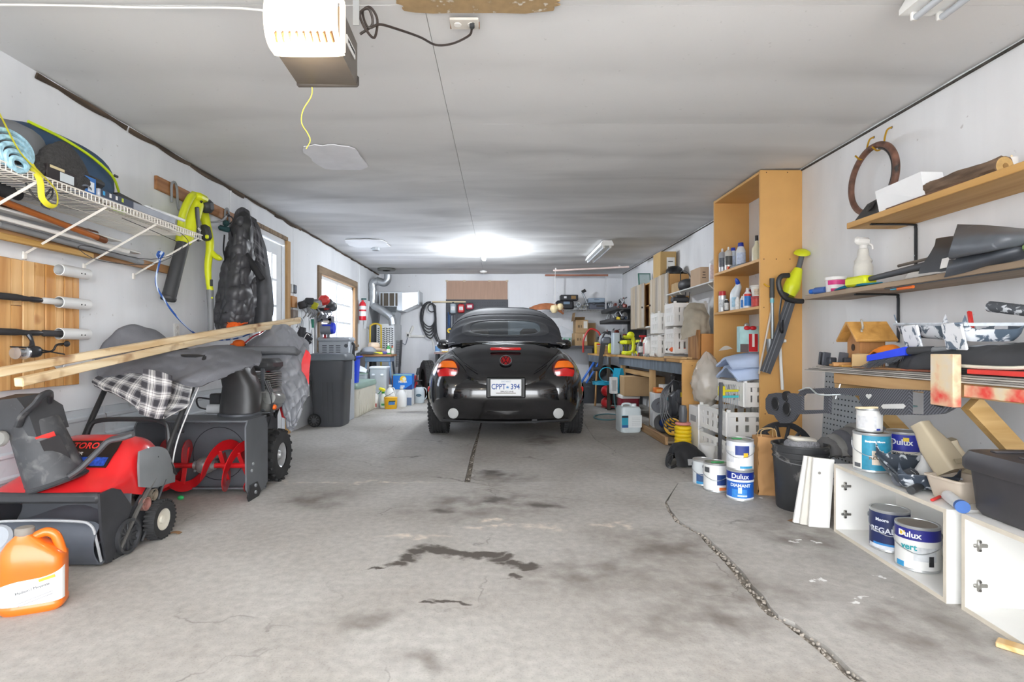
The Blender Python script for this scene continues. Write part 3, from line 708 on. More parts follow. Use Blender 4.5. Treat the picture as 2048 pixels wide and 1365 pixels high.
for s_ in (-1,1):
    tail_lamp(s_)
    B().lathe([(.052,-.03),(.054,.006),(.046,.008),(.04,.014),(.001,.018)],24,(s_*.54,-.667,.305),(s_*.14,-1,-.05)).o('reversing_lamp',mat('b9bab8',.25,var=.04,coat=.5),car)
    B().sph((s_*.815,-.355,.53),(.03,.05,.035),14,8,.6).o('side_marker',MRED,car)
B().box((0,-.45,.968),(.335,.03,.034),.012,(-38,0,0)).o('brake_lamp',MRED,car)
# badge: ring, V and W strokes
ax = Vector((0,-.83,.56));badge = B();c = Vector((0,-.575,.842));upv = (Vector((0,0,1))-ax.normalized()*ax.normalized().z).normalized();rtv = Vector((1,0,0));an = ax.normalized()
badge.lathe([(.056,-.04),(.056,.008),(.001,.008)],30,c,an);bo = badge.o('badge',mat('a3161a',.3),car)
q = B();q.lathe([(.052,.004),(.052,.012),(.063,.012),(.063,-.02),(.052,-.02)],32,c,an,cap=False)
def stroke(b,p0,p1,w=.008):
    a,d_ = Vector(p0),Vector(p1);dr = (d_-a).normalized();nn = Vector((-dr.y,dr.x))*w/2
    pl = [a+nn,d_+nn,d_-nn,a-nn];b.prism([(p.x,p.y) for p in pl],.005,c+an*.0075,rtv,upv,an)
for p0,p1 in (((-.022,.047),(0,.006)),((.022,.047),(0,.006)),((-.045,.026),(-.022,-.044)),((-.022,-.044),(0,-.004)),((0,-.004),(.022,-.044)),((.022,-.044),(.045,.026))): stroke(q,p0,p1)
q.o('emblem',mat('1b1c20',.3,.4),bo)
B().lathe([(.0565,.0),(.0565,.014),(.062,.014),(.062,.0)],32,c,an,cap=False).o('emblem_ring',MCH,bo)
# plate
B().box((0,-.735,.575),(.40,.05,.215),.012).o('plate_recess',mat('0d0d0e',.4),car)
pl = B().box((0,-.766,.575),(.335,.012,.182),.004).o('plate_frame',mat('1b1a17',.35),car)
B().box((0,-.7735,.577),(.31,.006,.166),.003).o('plate_face',mat('e6e8ea',.4,var=.02),pl)
MPB = mat('24509a',.5,var=0)
text('CPPT',.078,MPB,pl,(-.075,-.7775,.585),sx=.80,bold=.0012);text('394',.078,MPB,pl,(.093,-.7775,.585),sx=.80,bold=.0012)
text('ONTARIO',.022,mat('8fa2bd',.5),pl,(0,-.7775,.638));text('SPRUCE LANE',.021,mat('2f2c22',.4),pl,(.01,-.7775,.5365),bold=.0004);B().box((0,-.7785,.522),(.2,.001,.007)).o('small_print',mat('6b6450',.5),pl)
B().prism([(-.011,-.012),(.011,-.012),(.013,.010),(.006,.002),(0,.014),(-.006,.002),(-.013,.010)],.002,(.016,-.7785,.583)).o('crown',mat('5b8ac4',.5),pl)
# boot lid seams and handle dimples
for s_ in (-1,1):
    B().tube([(s_*x,y,z) for x,y,z in ((.585,-.34,.955),(.50,-.50,.875),(.40,-.60,.80),(.30,-.668,.738))],.004,5,4).o('lid_seam',mat('050506',.6),car)
# ================================================================ ceiling fittings
YEL = mat('d9e021',.42,var=.06);YELD = mat('c8d11c',.45,var=.06);GRY = mat('4a4b4e',.5,var=.12);DGR = mat('37383b',.5,var=.15);LGR = mat('9a9c9f',.5,var=.1);MWH = mat(WHITE,.45,var=.05)
op = thingw('door_opener','garage door opener with glowing white lens hanging from the ceiling','door opener',(-.72,2.14,H))
B().add([(-.838,2.02,2.10),(-.593,2.02,2.095),(-.60,2.27,2.095),(-.85,2.27,2.10),(-.838,2.02,2.27),(-.593,2.02,2.27),(-.60,2.27,2.27),(-.85,2.27,2.27)],
        [(0,1,2,3),(4,5,6,7),(0,1,5,4),(1,2,6,5),(2,3,7,6),(3,0,4,7)]).o('housing',mat('6f675f',.4,.3,var=.1),op)
B().box((-.725,2.275,2.115),(.262,.02,.05),.008).o('end_lip',mat('4e4a48',.4,.3),op)
def lens(u,v):
    a = -PI/2+PI*v;x = -.842+.262*u;sx_ = 1-.10*abs(u*2-1)**8
    return (x+(0),2.02-.105*math.cos(a)**.5*sx_ if math.cos(a) > 0 else 2.02,2.185+.10*math.sin(a)*(1-.05*abs(u*2-1)**6))
L = B().grid(lens,24,18,-.004)
L.box((-.842,1.99,2.185),(.006,.06,.18),.002).box((-.58,1.99,2.185),(.006,.06,.18),.002)
ln = L.o('lens',emit('fff0d8',.75),op)
me = B().box((0,0,0),(.008,.016,.035),.002).mesh('vent_slot',mat('8a5c30',.6))
for i in range(9):
    if i in (4,5) : pass
    inst(me,'vent_slot',ln,(-.80+.025*i,1.934,2.108),(math.radians(48),0,math.radians((4-i)*2)))
for x in (-.85,-.57): B().box((x,2.14,2.355),(.025,.004,.17)).o('hanger_strap',MGAL,op)
B().box((-.71,2.14,2.428),(.40,.035,.006)).o('hanger_bar',MGAL,op)
B().box((-.594,2.15,2.19),(.004,.12,.035)).o('badge',mat('eeeeee',.4),op)
text('LIFTMASTER',.018,mat('2a2a2a'),op,(-.5905,2.15,2.19),(90,0,90))['label'] = 'dark lettering on a white badge'
B().tube([(-.79,2.27,2.10),(-.80,2.29,2.06),(-.835,2.29,2.0),(-.845,2.3,1.95),(-.815,2.29,1.9),(-.805,2.29,1.87),(-.825,2.3,1.84)],.0022,5).o('pull_cord',mat('e6d84a',.7),op)
B().tube([(-.57,2.2,2.27),(-.52,2.2,2.31),(-.53,2.18,2.36),(-.56,2.16,2.33),(-.54,2.15,2.27),(-.51,2.19,2.25),(-.50,2.2,2.33),(-.53,2.2,2.38),(-.56,2.2,2.36),(-.53,2.17,2.28),(-.49,2.2,2.31),(-.44,2.28,2.34),(-.36,2.42,2.385),(-.30,2.52,2.405),(-.22,2.5,2.40),(-.14,2.42,2.39),(-.125,2.38,2.395),(-.122,2.36,2.40)],.0052,7,6).o('power_cord',mat('3d3430',.5),op)
B().box((-.122,2.355,2.402),(.022,.022,.03),.004).o('plug',DGR,op)
point('opener_light',(-.72,1.86,2.19),OPENER_W,(1,.86,.66),.03,op).location = (0,-.20,-.40)
ou = thing('ceiling_outlet','white twin power outlet on the ceiling with the opener plugged in','outlet',(-.155,2.36,H-.03))
B().box((0,0,0),(.125,.075,.012),.003).o('cover_plate',mat('d8d2c8',.5),ou)
for x in (-.03,.03): B().lathe([(.001,-.009),(.016,-.009),(.017,-.005),(.017,0)],14,(x,0,0)).o('socket',mat('f2efe9',.4),ou)
B().box((0,.03,.008),(.13,.02,.02)).o('box_edge',mat('a0704a',.7),ou)
solo(splotch(-.09,2.25,.33,.055),'torn_paper',mat('a98e68',.9,var=.15,sc=20,dirt='d8d2c6'),'long torn brown patch on the ceiling where the paper peeled','patch')
solo(B().prism([(-.22,1.9),(.13,1.9),(.15,2.1),(.12,2.19),(-.18,2.19),(-.3,2.1)],-.003,(0,0,H-.02),(1,0,0),(0,1,0),(0,0,1)),'torn_paper',mat('a58a63',.9,var=.2,sc=14,dirt='c9bfae'),'broad torn brown patch on the ceiling next to the long one','patch')
solo(B().box((-.74,1.62,H-.03),(.045,.5,.03),.003),'roof_batten',wood('8d6a3f','c29a63','Y'),'short wooden batten on the ceiling behind the door opener','batten')
solo(B().tube([(-2.4,2.24,2.415),(-1.9,2.245,2.417),(-1.5,2.25,2.41),(-1.0,2.26,2.405),(-.86,2.24,2.30)],.005,6),'ceiling_cable',MWH,'thin white cable stapled across the ceiling to the door opener','cable')
def strip_light(x0,x1,y0,y1,z,label):
    t = thingw('strip_light',label,'light',((x0+x1)/2,(y0+y1)/2,z+.07));xm = (x0+x1)/2;w = x1-x0
    B().prism([(-w/2,0),(w/2,0),(w*.5,.022),(w*.36,.07),(-w*.36,.07),(-w*.5,.022)],y1-y0,(xm,y0,z)).o('fixture_body',mat('f1f1ee',.35,var=.03),t)
    for q in (-.26,.26):
        tb = B().cyl((xm+q*w,y0+.03,z-.022),(xm+q*w,y1-.03,z-.022),.013,n=12).o('tube',mat('c3c7cc',.25,var=.03),t)
        for yy in (y0+.02,y1-.02): B().box((xm+q*w,yy,z-.014),(.03,.016,.034),.004).o('tube_holder',MWH,tb)
    return t
strip_light(1.625,1.825,.9,2.2,2.345,'white fluorescent strip light on the ceiling near the plank shelves, unlit')
strip_light(1.36,1.53,7.27,8.6,2.35,'white fluorescent strip light on the ceiling above the workbench, unlit')
t = thing('junction_box','round steel junction box on the white ceiling patch','junction box',(-1.79,7.8,H-.02))
B().lathe([(.001,0),(.055,0),(.055,-.045),(.001,-.045)],8).o('body',MGAL,t);B().box((-.05,0,-.02),(.05,.03,.02),.004).o('clamp',MGAL,t)

# ================================================================ left wall, wire shelf
SX,SZ,SY0,SY1 = -2.0,1.74,1.95,3.62
sh = thingw('wire_shelf','white wire shelf on slanted brackets along the left wall','shelf',(XL,2.8,SZ))
MWIRE = mat('ece8e0',.4,var=.05)
b = B();y = SY0
while y <= SY1+.001:
    b.tube([(XL+.004,y,SZ),(SX,y,SZ),(SX+.006,y,SZ-.004),(SX+.006,y,SZ-.032)],.0022,4,1);y += .0254
b.o('wire_deck',MWIRE,sh,kind='stuff')
for x,z in ((SX+.006,SZ),(SX+.006,SZ-.032),(SX-.14,SZ-.004),(SX-.28,SZ-.004),(XL+.01,SZ-.004)): B().cyl((x,SY0,z),(x,SY1,z),.0035,n=6).o('long_wire',MWIRE,sh)
for y in (2.33,2.745,3.14,3.566):
    br = B().tube([(SX+.004,y+.005,SZ-.028),(XL+.02,y+.005,1.475)],.011,4,1,flat=.006).o('bracket',MWIRE,sh)
    B().box((XL+.008,y+.005,1.46),(.012,.022,.04),.003).o('foot',MWIRE,br)
B().tube([(-2.1,3.0,SZ-.03),(-2.02,3.25,SZ-.08),(-2.0,3.4,SZ-.12),(-2.12,3.3,SZ-.24),(-2.3,3.1,SZ-.25),(-2.25,2.9,SZ-.2),(-2.1,3.25,SZ-.22),(-1.99,3.45,SZ-.09),(-2.04,3.3,SZ+.02)],.002,5).o('thin_cable',DGR,sh)
# things on the wire shelf
ZS = SZ+.003
bag = thingw('sport_bag','blue and grey zipped bag with lime piping on the wire shelf','bag',(-2.25,2.74,ZS))
def bag_fn(cx,cy,cz,rx,ry,rz,e=.75,sag=.0):
    def fn(u,v):
        a,t = PI*(v-.5)*.995,2*PI*u;pw = lambda q: math.copysign(abs(q)**e,q)
        return (cx+rx*pw(math.cos(a))*pw(math.cos(t)),cy+ry*pw(math.cos(a))*pw(math.sin(t)),max(cz+rz*pw(math.sin(a))-sag*abs(math.sin(t)),ZS+.002))
    return fn
B().grid(bag_fn(-2.27,2.73,ZS+.145,.145,.36,.175,.7),36,18).o('bag_body',mat('2f4a68',.7,var=.18,sc=7,bump=.2,bsc=40),bag,60)
B().grid(bag_fn(-2.23,2.42,ZS+.13,.15,.13,.13,.7),26,14).o('end_panel',mat('6c6f73',.7,var=.12),bag,60)
B().tube([(-2.15,2.46,ZS+.28),(-2.125,2.62,ZS+.265),(-2.115,2.8,ZS+.235),(-2.118,2.95,ZS+.185),(-2.16,3.06,ZS+.13)],.007,6).o('piping',mat('c6dd1e',.5),bag)
B().box((-2.12,3.0,ZS+.035),(.05,.13,.07),.02).o('lime_panel',mat('a6e01a',.45),bag)
B().tube([(-2.25,2.5,ZS+.265),(-2.25,2.54,ZS+.295),(-2.25,2.6,ZS+.27)],.006).o('grab_loop',DGR,bag)
B().box((-2.112,2.97,ZS+.19),(.01,.03,.014),.003).o('zip_pull',DGR,bag)
mesh_m = mat('3c3b3b',.85,var=.4,sc=90,bump=.8,bsc=200)
mj = thingw('mesh_jacket','crumpled black mesh jacket heaped in front of the blue bag','jacket',(-2.1,2.55,ZS))
R_ = [[(-2.13,2.32,ZS+.07),(-2.12,2.42,ZS+.09),(-2.13,2.52,ZS+.16),(-2.14,2.6,ZS+.235),(-2.14,2.68,ZS+.22),(-2.12,2.76,ZS+.06)],[(-2.07,2.3,ZS+.05),(-2.06,2.4,ZS+.10),(-2.05,2.5,ZS+.18),(-2.07,2.6,ZS+.215),(-2.06,2.68,ZS+.13),(-2.08,2.8,ZS+.03)],
      [(-2.05,2.3,ZS+.02),(-2.02,2.4,ZS+.05),(-2.02,2.5,ZS+.08),(-2.02,2.6,ZS+.09),(-2.03,2.7,ZS+.05),(-2.06,2.84,ZS+.015)],[(-2.05,2.3,ZS+.005),(-2.03,2.4,ZS+.005),(-2.02,2.5,ZS+.005),(-2.02,2.6,ZS+.005),(-2.04,2.7,ZS+.005),(-2.07,2.84,ZS+.005)]]
cloth(R_,34,26,.008,.018,16,3).o('mesh_cloth',mesh_m,mj,60)
# tapered grey and yellow chute bag at the very edge, and rope
sk = thingw('backpack_sprayer_bag','tapered grey bag with yellow straps standing on the wire shelf','bag',(-2.17,2.2,ZS))
B().lathe([(.001,0),(.15,.0),(.155,.06),(.12,.2),(.075,.33),(.05,.37),(.001,.38)],22,(-2.17,2.12,ZS),sy=1.0).o('bag_body',mat('4c4a4a',.7,var=.15),sk)
B().lathe([(.05,.365),(.055,.38),(.04,.40),(.001,.405)],18,(-2.17,2.12,ZS)).o('cap',DGR,sk)
B().tube([(-2.09,2.14,ZS+.36),(-2.055,2.16,ZS+.29),(-2.02,2.19,ZS+.18),(-1.99,2.24,ZS+.06),(-1.975,2.32,ZS+.0),(-1.975,2.4,ZS-.05),(-1.985,2.42,ZS-.11),(-1.985,2.38,ZS-.125),(-1.985,2.34,ZS-.10),(-1.985,2.33,ZS-.03),(-2.0,2.3,ZS+.03)],.012,6,6,flat=.003).o('strap',mat('dfd531',.6),sk)
B().tube([(-2.085,2.09,ZS+.34),(-2.06,2.10,ZS+.25),(-2.035,2.12,ZS+.15)],.02,6,5,flat=.003).o('strap',mat('dfd531',.6),sk)
rp = thingw('webbing_coil','coil of pale blue webbing at the shelf edge','rope',(-2.05,2.2,ZS))
MROPE = mat('9cc4d4',.7,var=.35,sc=50)
for k in range(5):
    rr = .10-.016*k;B().tube([(-2.02+.008*k,2.23+rr*math.cos(t),ZS+.03+rr+.35*rr*math.sin(t)*2-.06) for t in [2*PI*j/12 for j in range(12)]],.011,6,3,True).o('webbing_turn',MROPE,rp)
bx_ = thingw('light_box','black printed carton on the wire shelf under the mesh jacket','box',(-2.0,2.52,ZS))
B().box((-2.03,2.475,ZS+.035),(.05,.17,.065),.002).o('carton',mat('2b2527',.5,var=.2),bx_)
B().box((-2.004,2.50,ZS+.03),(.001,.08,.04)).o('printed_window',mat('cfd8de',.5),bx_);B().box((-2.004,2.445,ZS+.06),(.001,.08,.012)).o('printed_band',mat('d8c9a0',.5),bx_)
bx2 = thingw('blue_carton','small blue carton on the wire shelf with a grey cap leaning on it','box',(-2.02,2.72,ZS))
B().box((-2.04,2.64,ZS+.045),(.05,.11,.085),.002).o('carton',mat('2d6bb3',.5,var=.1),bx2);B().box((-2.014,2.66,ZS+.04),(.001,.04,.05)).o('label',mat('dfe6ee',.5),bx2)
solo(B().grid(lambda u,v: (-2.02+.04*math.sin(PI*u)*v-.02,2.56+.13*u,ZS+.01+.05*math.sin(PI*u)*(1-v*.6)),12,6,.004),'visor',mat('6b727c',.5),'grey curved cap peak in front of the blue carton','cap')
solo(B().box((-2.08,2.74,ZS+.085),(.1,.11,.05),.02),'tool_pouch',DGR,'black padded pouch on the wire shelf beside the lime panel','pouch')
lb = thingw('led_bar_pack','long clear blister pack with a strip lamp along the shelf edge','package',(-2.02,3.1,ZS))
B().box((-2.04,3.02,ZS+.025),(.07,.64,.045),.006).o('clear_pack',mat('aab0bb',.2,var=.1,coat=.6),lb)
B().box((-2.003,2.83,ZS+.026),(.002,.24,.036)).o('printed_card',mat('3a4356',.4,var=.15),lb)
for i,c in enumerate(('39a0d8','e8e8e8','e8e8e8','bcc943')): B().box((-2.0015,2.73+.045*i,ZS+.028),(.001,.014,.02)).o('printed_icon',mat(c,.5),lb)
B().cyl((-2.035,3.1,ZS+.056),(-2.02,3.45,ZS+.058),.01,n=10).o('lamp_tube',mat('eef2f7',.3),lb)
fo = thingw('black_folder','flat black case leaning on the shelf by the strip lamp','case',(-2.2,3.2,ZS))
B().prism([(2.95,ZS),(3.52,ZS),(3.5,ZS+.012),(3.2,ZS+.10),(3.02,ZS+.115),(2.95,ZS+.06)],.035,(-2.13,0,0),(0,1,0),(0,0,1),(-1,0,.0)).o('case',mat('3b3a39',.7,var=.2),fo)
solo(B().tube([(-2.1,2.39,ZS-.02),(-2.09,2.42,ZS-.07),(-2.07,2.45,ZS-.09),(-2.05,2.47,ZS-.06),(-2.06,2.48,ZS-.02),(-2.08,2.45,ZS-.10),(-2.05,2.46,ZS-.12)],.004,6,5),'shoelace',DGR,'small black cord dangling through the wire shelf','cord')
# long stock resting on the brackets
stock = [('brown_pole',(-2.27,2.0,1.70),(-2.27,3.1,1.606),.016,wood('8a4a1c','b8692c','Y',2,.4),'varnished orange brown pole lying on the shelf brackets','pole'),
         ('wooden_pole',(-2.36,2.2,1.66),(-2.36,3.15,1.655),.015,wood('75492a','94623d','Y',2,.5),'dull brown wooden pole lying behind the orange pole','pole'),
         ('white_pipe',(-2.32,2.1,1.60),(-2.31,3.35,1.585),.011,MWH,'thin white plastic pipe lying on the shelf brackets','pipe'),
         ('grey_pipe',(-2.37,2.55,1.575),(-2.36,3.55,1.55),.017,mat('8f9194',.5),'grey plastic pipe lying on the shelf brackets','pipe')]
for nm,a,c,r_,m,lab,cat in stock:
    t = thingw(nm,lab,cat,a);B().cyl(a,c,r_,n=12).o('shaft',m,t);c_ = Vector(c);d_ = (c_-Vector(a)).normalized()
    B().cyl(c_-d_*.06,c_+d_*.004,r_*1.12,n=12).o('ferrule' if 'pole' in nm else 'collar',mat('6d3d1c',.5) if 'pole' in nm else m,t)
for i,(x,z,y1,w_,h_,m,lab) in enumerate(((-2.39,1.545,3.9,.02,.055,wood('8e6640','b98d62','Y',2),'long plain wooden batten under the pipes along the wall'),(-2.345,1.515,3.1,.03,.03,wood('b48a48','d4b070','Y',2),'yellowish wooden strip lying on the bracket feet'),
                                               (-2.34,1.64,3.3,.06,.012,MWH,'wide white plastic moulding lying on the brackets'),(-2.35,1.60,3.5,.05,.012,MWH,'white plastic moulding lying under the wide one'))):
    t = thingw('moulding_strip' if i > 1 else 'wooden_strip',lab,'board',(x,2.8,z))
    B().box((x,(2.1+y1)/2,z),(w_,y1-2.1,h_),.003).o('board',m,t);B().box((x+w_*.3,(2.1+y1)/2,z+h_*.5),(w_*.2,y1-2.12,.004),.001).o('edge_bead',m,t)
sc_ = thingw('black_scope','black rubber cylinder lying on the poles under the shelf','tube',(-2.3,2.5,1.72));B().cyl((-2.3,2.3,1.735),(-2.3,2.53,1.722),.034,n=16).o('barrel',DGR,sc_);B().cyl((-2.3,2.53,1.722),(-2.3,2.58,1.719),.026,n=16).o('cap',MBL,sc_)
# pine board with rod holders
pb = thingw('pine_board','varnished pine plank panel on the left wall behind fishing rods','panel',(XL,2.6,.78))
yy = [2.10,2.18,2.26,2.33,2.40,2.46,2.525,2.592,2.656,2.72,2.79,2.856,2.92,2.98,3.04,3.09]
pm = [wood('c08a4e','e2b478','Z',2.2,.4,1,'9c5c28'),wood('cf9c5e','ecc48c','Z',2.2,.4),wood('b97f42','d8a566','Z',2.2,.4)]
for i,(a,c) in enumerate(zip(yy,yy[1:])):
    z1 = 1.432 if i < 13 else 1.40;parts_ = [(.78,z1)] if i % 4 else [(.78,1.0+.1*(i % 3)),(1.003+.1*(i % 3),z1)]
    for z0,zz in parts_: B().box((XL+.014+.002*(i % 2),(a+c)/2,(z0+zz)/2),(.022,c-a-.003,zz-z0),.003).o('plank',pm[(i*2+int(z0*10)) % 3],pb)
MPVC = mat('dfe1e1',.35,var=.05,sc=9)
for z,lab in ((1.41,'topmost white pipe rod holder on the left wall, empty'),(1.235,'white pipe rod holder with a green mark holding the upper fishing rod'),(1.065,'white pipe rod holder holding the rod with the reel'),(.905,'lowest white pipe rod holder behind the lumber')):
    t = thingw('rod_holder',lab,'rod holder',(XL+.05,3.0,z),'rod holders on the left wall')
    b = B();R0,R1 = .031,.0275;y0,y1 = 2.90,3.10;xx = XL+.06
    b.lathe([(R1,y0+.0),(R0,y0+.002),(R0,y1),(R1,y1),(R1,y0+.001)],22,(xx,0,z),(0,1,0),cap=False);b.o('pipe',MPVC,t)
    for q in (3.02,3.045): B().lathe([(.001,.0),(.004,.0),(.004,.002)],8,(xx+R0*.98,q,z-.005),(1,0,0)).o('screw',DGR,t)
    B().box((XL+.018,3.0,z),(.03,.05,.02)).o('spacer',MPVC,t)
def rod(z,reel):
    t = thingw('fishing_rod','black fishing rod %s pushed into a white pipe holder' % ('with an open spinning reel' if reel else 'with a pale upper grip'),'fishing rod',(XL+.06,2.6,z));xx = XL+.06
    B().cyl((xx,2.2,z+.004),(xx,2.68,z+.001),.010,n=12).o('blank',MBL,t)
    B().lathe([(.010,0),(.016,.02),(.017,.22),(.013,.26)],14,(xx,2.42,z+.002),(0,1,0)).o('foregrip',mat('2f2f31',.8,var=.1),t)
    B().lathe([(.010,0),(.014,.01),(.012,.05),(.015,.06),(.015,.1),(.011,.12)],14,(xx,2.67,z),(0,1,0)).o('reel_seat',mat('3a3a3d',.35,.3),t)
    B().lathe([(.010,0),(.0165,.012),(.0165,.14),(.013,.15)],14,(xx,2.79,z),(0,1,0)).o('butt_grip',mat('39393b',.8) if reel else mat('d9dbdb',.5),t)
    if reel:
        r = B().tube([(xx+.005,2.71,z-.01),(xx+.02,2.71,z-.04),(xx+.03,2.70,z-.075)],[.012,.008,.014],8).sph((xx+.035,2.70,z-.095),(.028,.045,.03),14,8,.8).o('reel_body',mat('3c3e42',.3,.5),t)
        B().lathe([(.03,0),(.032,.012),(.02,.016),(.02,.05),(.03,.054),(.03,.06),(.001,.062)],18,(xx+.035,2.66,z-.10),(0,-1,0)).o('spool',mat('b9bcc0',.25,.8),r)
        B().tube([(xx+.06,2.72,z-.10),(xx+.075,2.77,z-.09),(xx+.08,2.79,z-.06),(xx+.085,2.83,z-.055)],.005,6).o('crank',mat('2a2b2d',.3,.5),r)
        B().sph((xx+.088,2.845,z-.055),(.011,.02,.016),10,6).o('crank_knob',MBL,r)
        B().tube([(xx+.03,2.58,z-.07),(xx+.05,2.66,z-.075),(xx+.06,2.8,z-.10),(xx+.055,2.87,z-.11)],.004,6).o('bail_arm',MBL,r)
rod(1.235,False);rod(1.065,True)
# wall sockets, scuffs
def wall_plate(loc,lab,face,n=1):
    t = thing('wall_outlet',lab,'outlet',loc,face)
    B().box((0,0,0),(.07*n,.006,.115),.003).o('cover_plate',MWH,t)
    for i in (-.026,.026): B().lathe([(.001,.007),(.016,.007),(.017,.003),(.017,0)],14,(0,0,i),(0,-1,0)).o('socket',mat('d8d6d2',.4),t)
p = lw(352,663);wall_plate((XL+.004,p.y,p.z),'white wall outlet on the left wall above the grey jacket',90)
rope = thingw('blue_rope','blue and white rope sagging from the shelf bracket towards the coats','rope',lw(292,530))
pts = [Vector((-2.24,3.566,1.585)),w3(312,565,3.55),w3(330,602,3.6),w3(352,632,3.7),w3(378,658,3.85),w3(398,672,4.0),w3(430,680,4.2),w3(470,678,4.4),w3(500,668,4.6)]
MRB = bpy.data.materials.new('m_rope');MRB.use_nodes = True
nt = MRB.node_tree;wv = nod(nt,'ShaderNodeTexWave');wv.inputs['Scale'].default_value = 14;cr = nod(nt,'ShaderNodeValToRGB');cr.color_ramp.interpolation = 'CONSTANT'
cr.color_ramp.elements[0].color = (*hx('2456a8'),1);cr.color_ramp.elements[1].position = .7;cr.color_ramp.elements[1].color = (*hx('c9d7ea'),1);tcn = nod(nt,'ShaderNodeTexCoord')
nt.links.new(tcn.outputs['Object'],wv.inputs[0]);nt.links.new(wv.outputs[0],cr.inputs[0]);nt.links.new(cr.outputs[0],nt.nodes['Principled BSDF'].inputs['Base Color'])
B().tube(pts,.0065,7,6).o('rope_length',MRB,rope)
for k in range(3): B().tube([(-2.24+.014*math.cos(t),3.56+.006*k-.006+.012*math.sin(t*2),1.585+.02*math.sin(t)+.008*k) for t in [2*PI*j/8 for j in range(8)]],.0065,6,3,True).o('knot',MRB,rope)
# hook rail
hr = thingw('hook_rail','reddish wooden rail with coated hooks high on the left wall','rail',(XL,4.3,2.15))
B().box((XL+.012,4.35,2.15),(.022,1.12,.095),.003).o('board',wood('8a5a33','b07c4f','Y',2),hr)
MHK = mat('8d9093',.5,var=.05)
def hook(y,z=2.15):
    h = B().tube([(XL+.03,y-.03,z-.10),(XL+.03,y-.035,z+.02),(XL+.035,y-.01,z+.055),(XL+.03,y+.03,z+.02),(XL+.035,y+.035,z-.10),(XL+.06,y+.02,z-.14),(XL+.16,y+.02,z-.13),(XL+.21,y+.02,z-.085)],.009,8,6).o('hook',MHK,hr)
    B().cyl((XL+.205,y+.02,z-.09),(XL+.222,y+.02,z-.075),.0115,n=8).o('hook_tip',MBL,h)
for y in (3.98,4.38,4.75): hook(y)
# ================================================================ left side, on the floor
MRD = mat('d8262a',.32,var=.10,sc=7,coat=.3);MRD2 = mat('c11a20',.28,var=.08,coat=.4);MST = mat('55585d',.5,.2,var=.15);MBK = mat('36373a',.5,var=.2,sc=9,dirt='5a5a5a')
def tread(par,me,R,x,cy,cz,n,yaw,name='lug'):
    for k in range(n):
        a = 2*PI*k/n;inst(me,name,par,(x,cy+R*math.cos(a),cz+R*math.sin(a)),(a-PI/2,0,yaw))
# ---- single-stage snow thrower
st = thingw('snow_thrower','red and black single-stage snow thrower with leaning chute, behind the orange jug','snow thrower',(-2.06,2.65,0))
rg = []
for y,h_,zb_,w_ in ((2.425,.335,.30,.262),(2.46,.345,.30,.262),(2.54,.375,.30,.262),(2.60,.41,.29,.262),(2.66,.465,.27,.262),(2.72,.52,.25,.26),(2.80,.54,.24,.26),(2.88,.52,.23,.255),(2.94,.46,.23,.25),(2.97,.38,.23,.245)):
    r_ = []
    for k in range(25):
        a = PI*k/24;ca,sa = math.cos(a),math.sin(a);r_.append((-2.062+w_*math.copysign(abs(ca)**.45,ca),y,zb_+(h_-zb_)*abs(sa)**(.55 if y > 2.55 else .35)))
    rg.append(r_)
B().ring_loft(rg).o('hood',MRD,st,45)
B().box((-2.062,2.43,.315),(.535,.045,.045),.012).o('front_lip',MBK,st)
for s_ in (-1,1):
    x = -2.062+s_*.266;B().prism([(2.415,.335),(2.50,.34),(2.55,.32),(2.63,.215),(2.515,.04),(2.49,.003),(2.46,.01),(2.43,.15)],.012,(x-.006,0,0),(0,1,0),(0,0,1),(1,0,0)).o('side_plate',mat('35363a',.55,var=.2,sc=8),st)
def scoop(u,v): a = math.radians(200-230*v);return (-2.325+.525*u,2.555+.155*math.cos(a),.155+.15*math.sin(a))
B().grid(lambda u,v: (-2.325+.525*u,2.44+.20*math.sin(PI*v*.5)**1.2,.01+.27*v**1.6),14,14,-.008).o('scoop',mat('5a5d62',.35,var=.12),st)
rt = B().cyl((-2.32,2.55,.14),(-1.805,2.55,.14),.022,n=12).o('rotor_shaft',MBK,st)
for k in range(2): B().grid(lambda u,v,k=k: (-2.31+.495*u,2.55-(.02+.10*v)*math.cos(.4+PI*k+.5*math.sin(PI*u)),.14-(.02+.09*v)*math.sin(.4+PI*k+.5*math.sin(PI*u))),20,4,.01).o('rubber_paddle',mat('54565c',.5,var=.15),rt)
B().grid(lambda u,v: (-2.315+.505*u,2.475-.075*math.sin(PI*(.12+.8*v))**.7,.012+(.175+.03*math.sin(PI*u)**.4)*v),20,12,.006).o('scoop_plate',mat('585d66',.38,var=.14,sc=7),st,60)
B().tube([(-2.315,2.45,.02),(-2.312,2.425,.12),(-2.29,2.42,.195),(-2.2,2.415,.215),(-1.92,2.415,.215),(-1.835,2.42,.195),(-1.812,2.425,.12),(-1.81,2.45,.02)],.006,6).o('scoop_edge',mat('b5b7ba',.4),st)
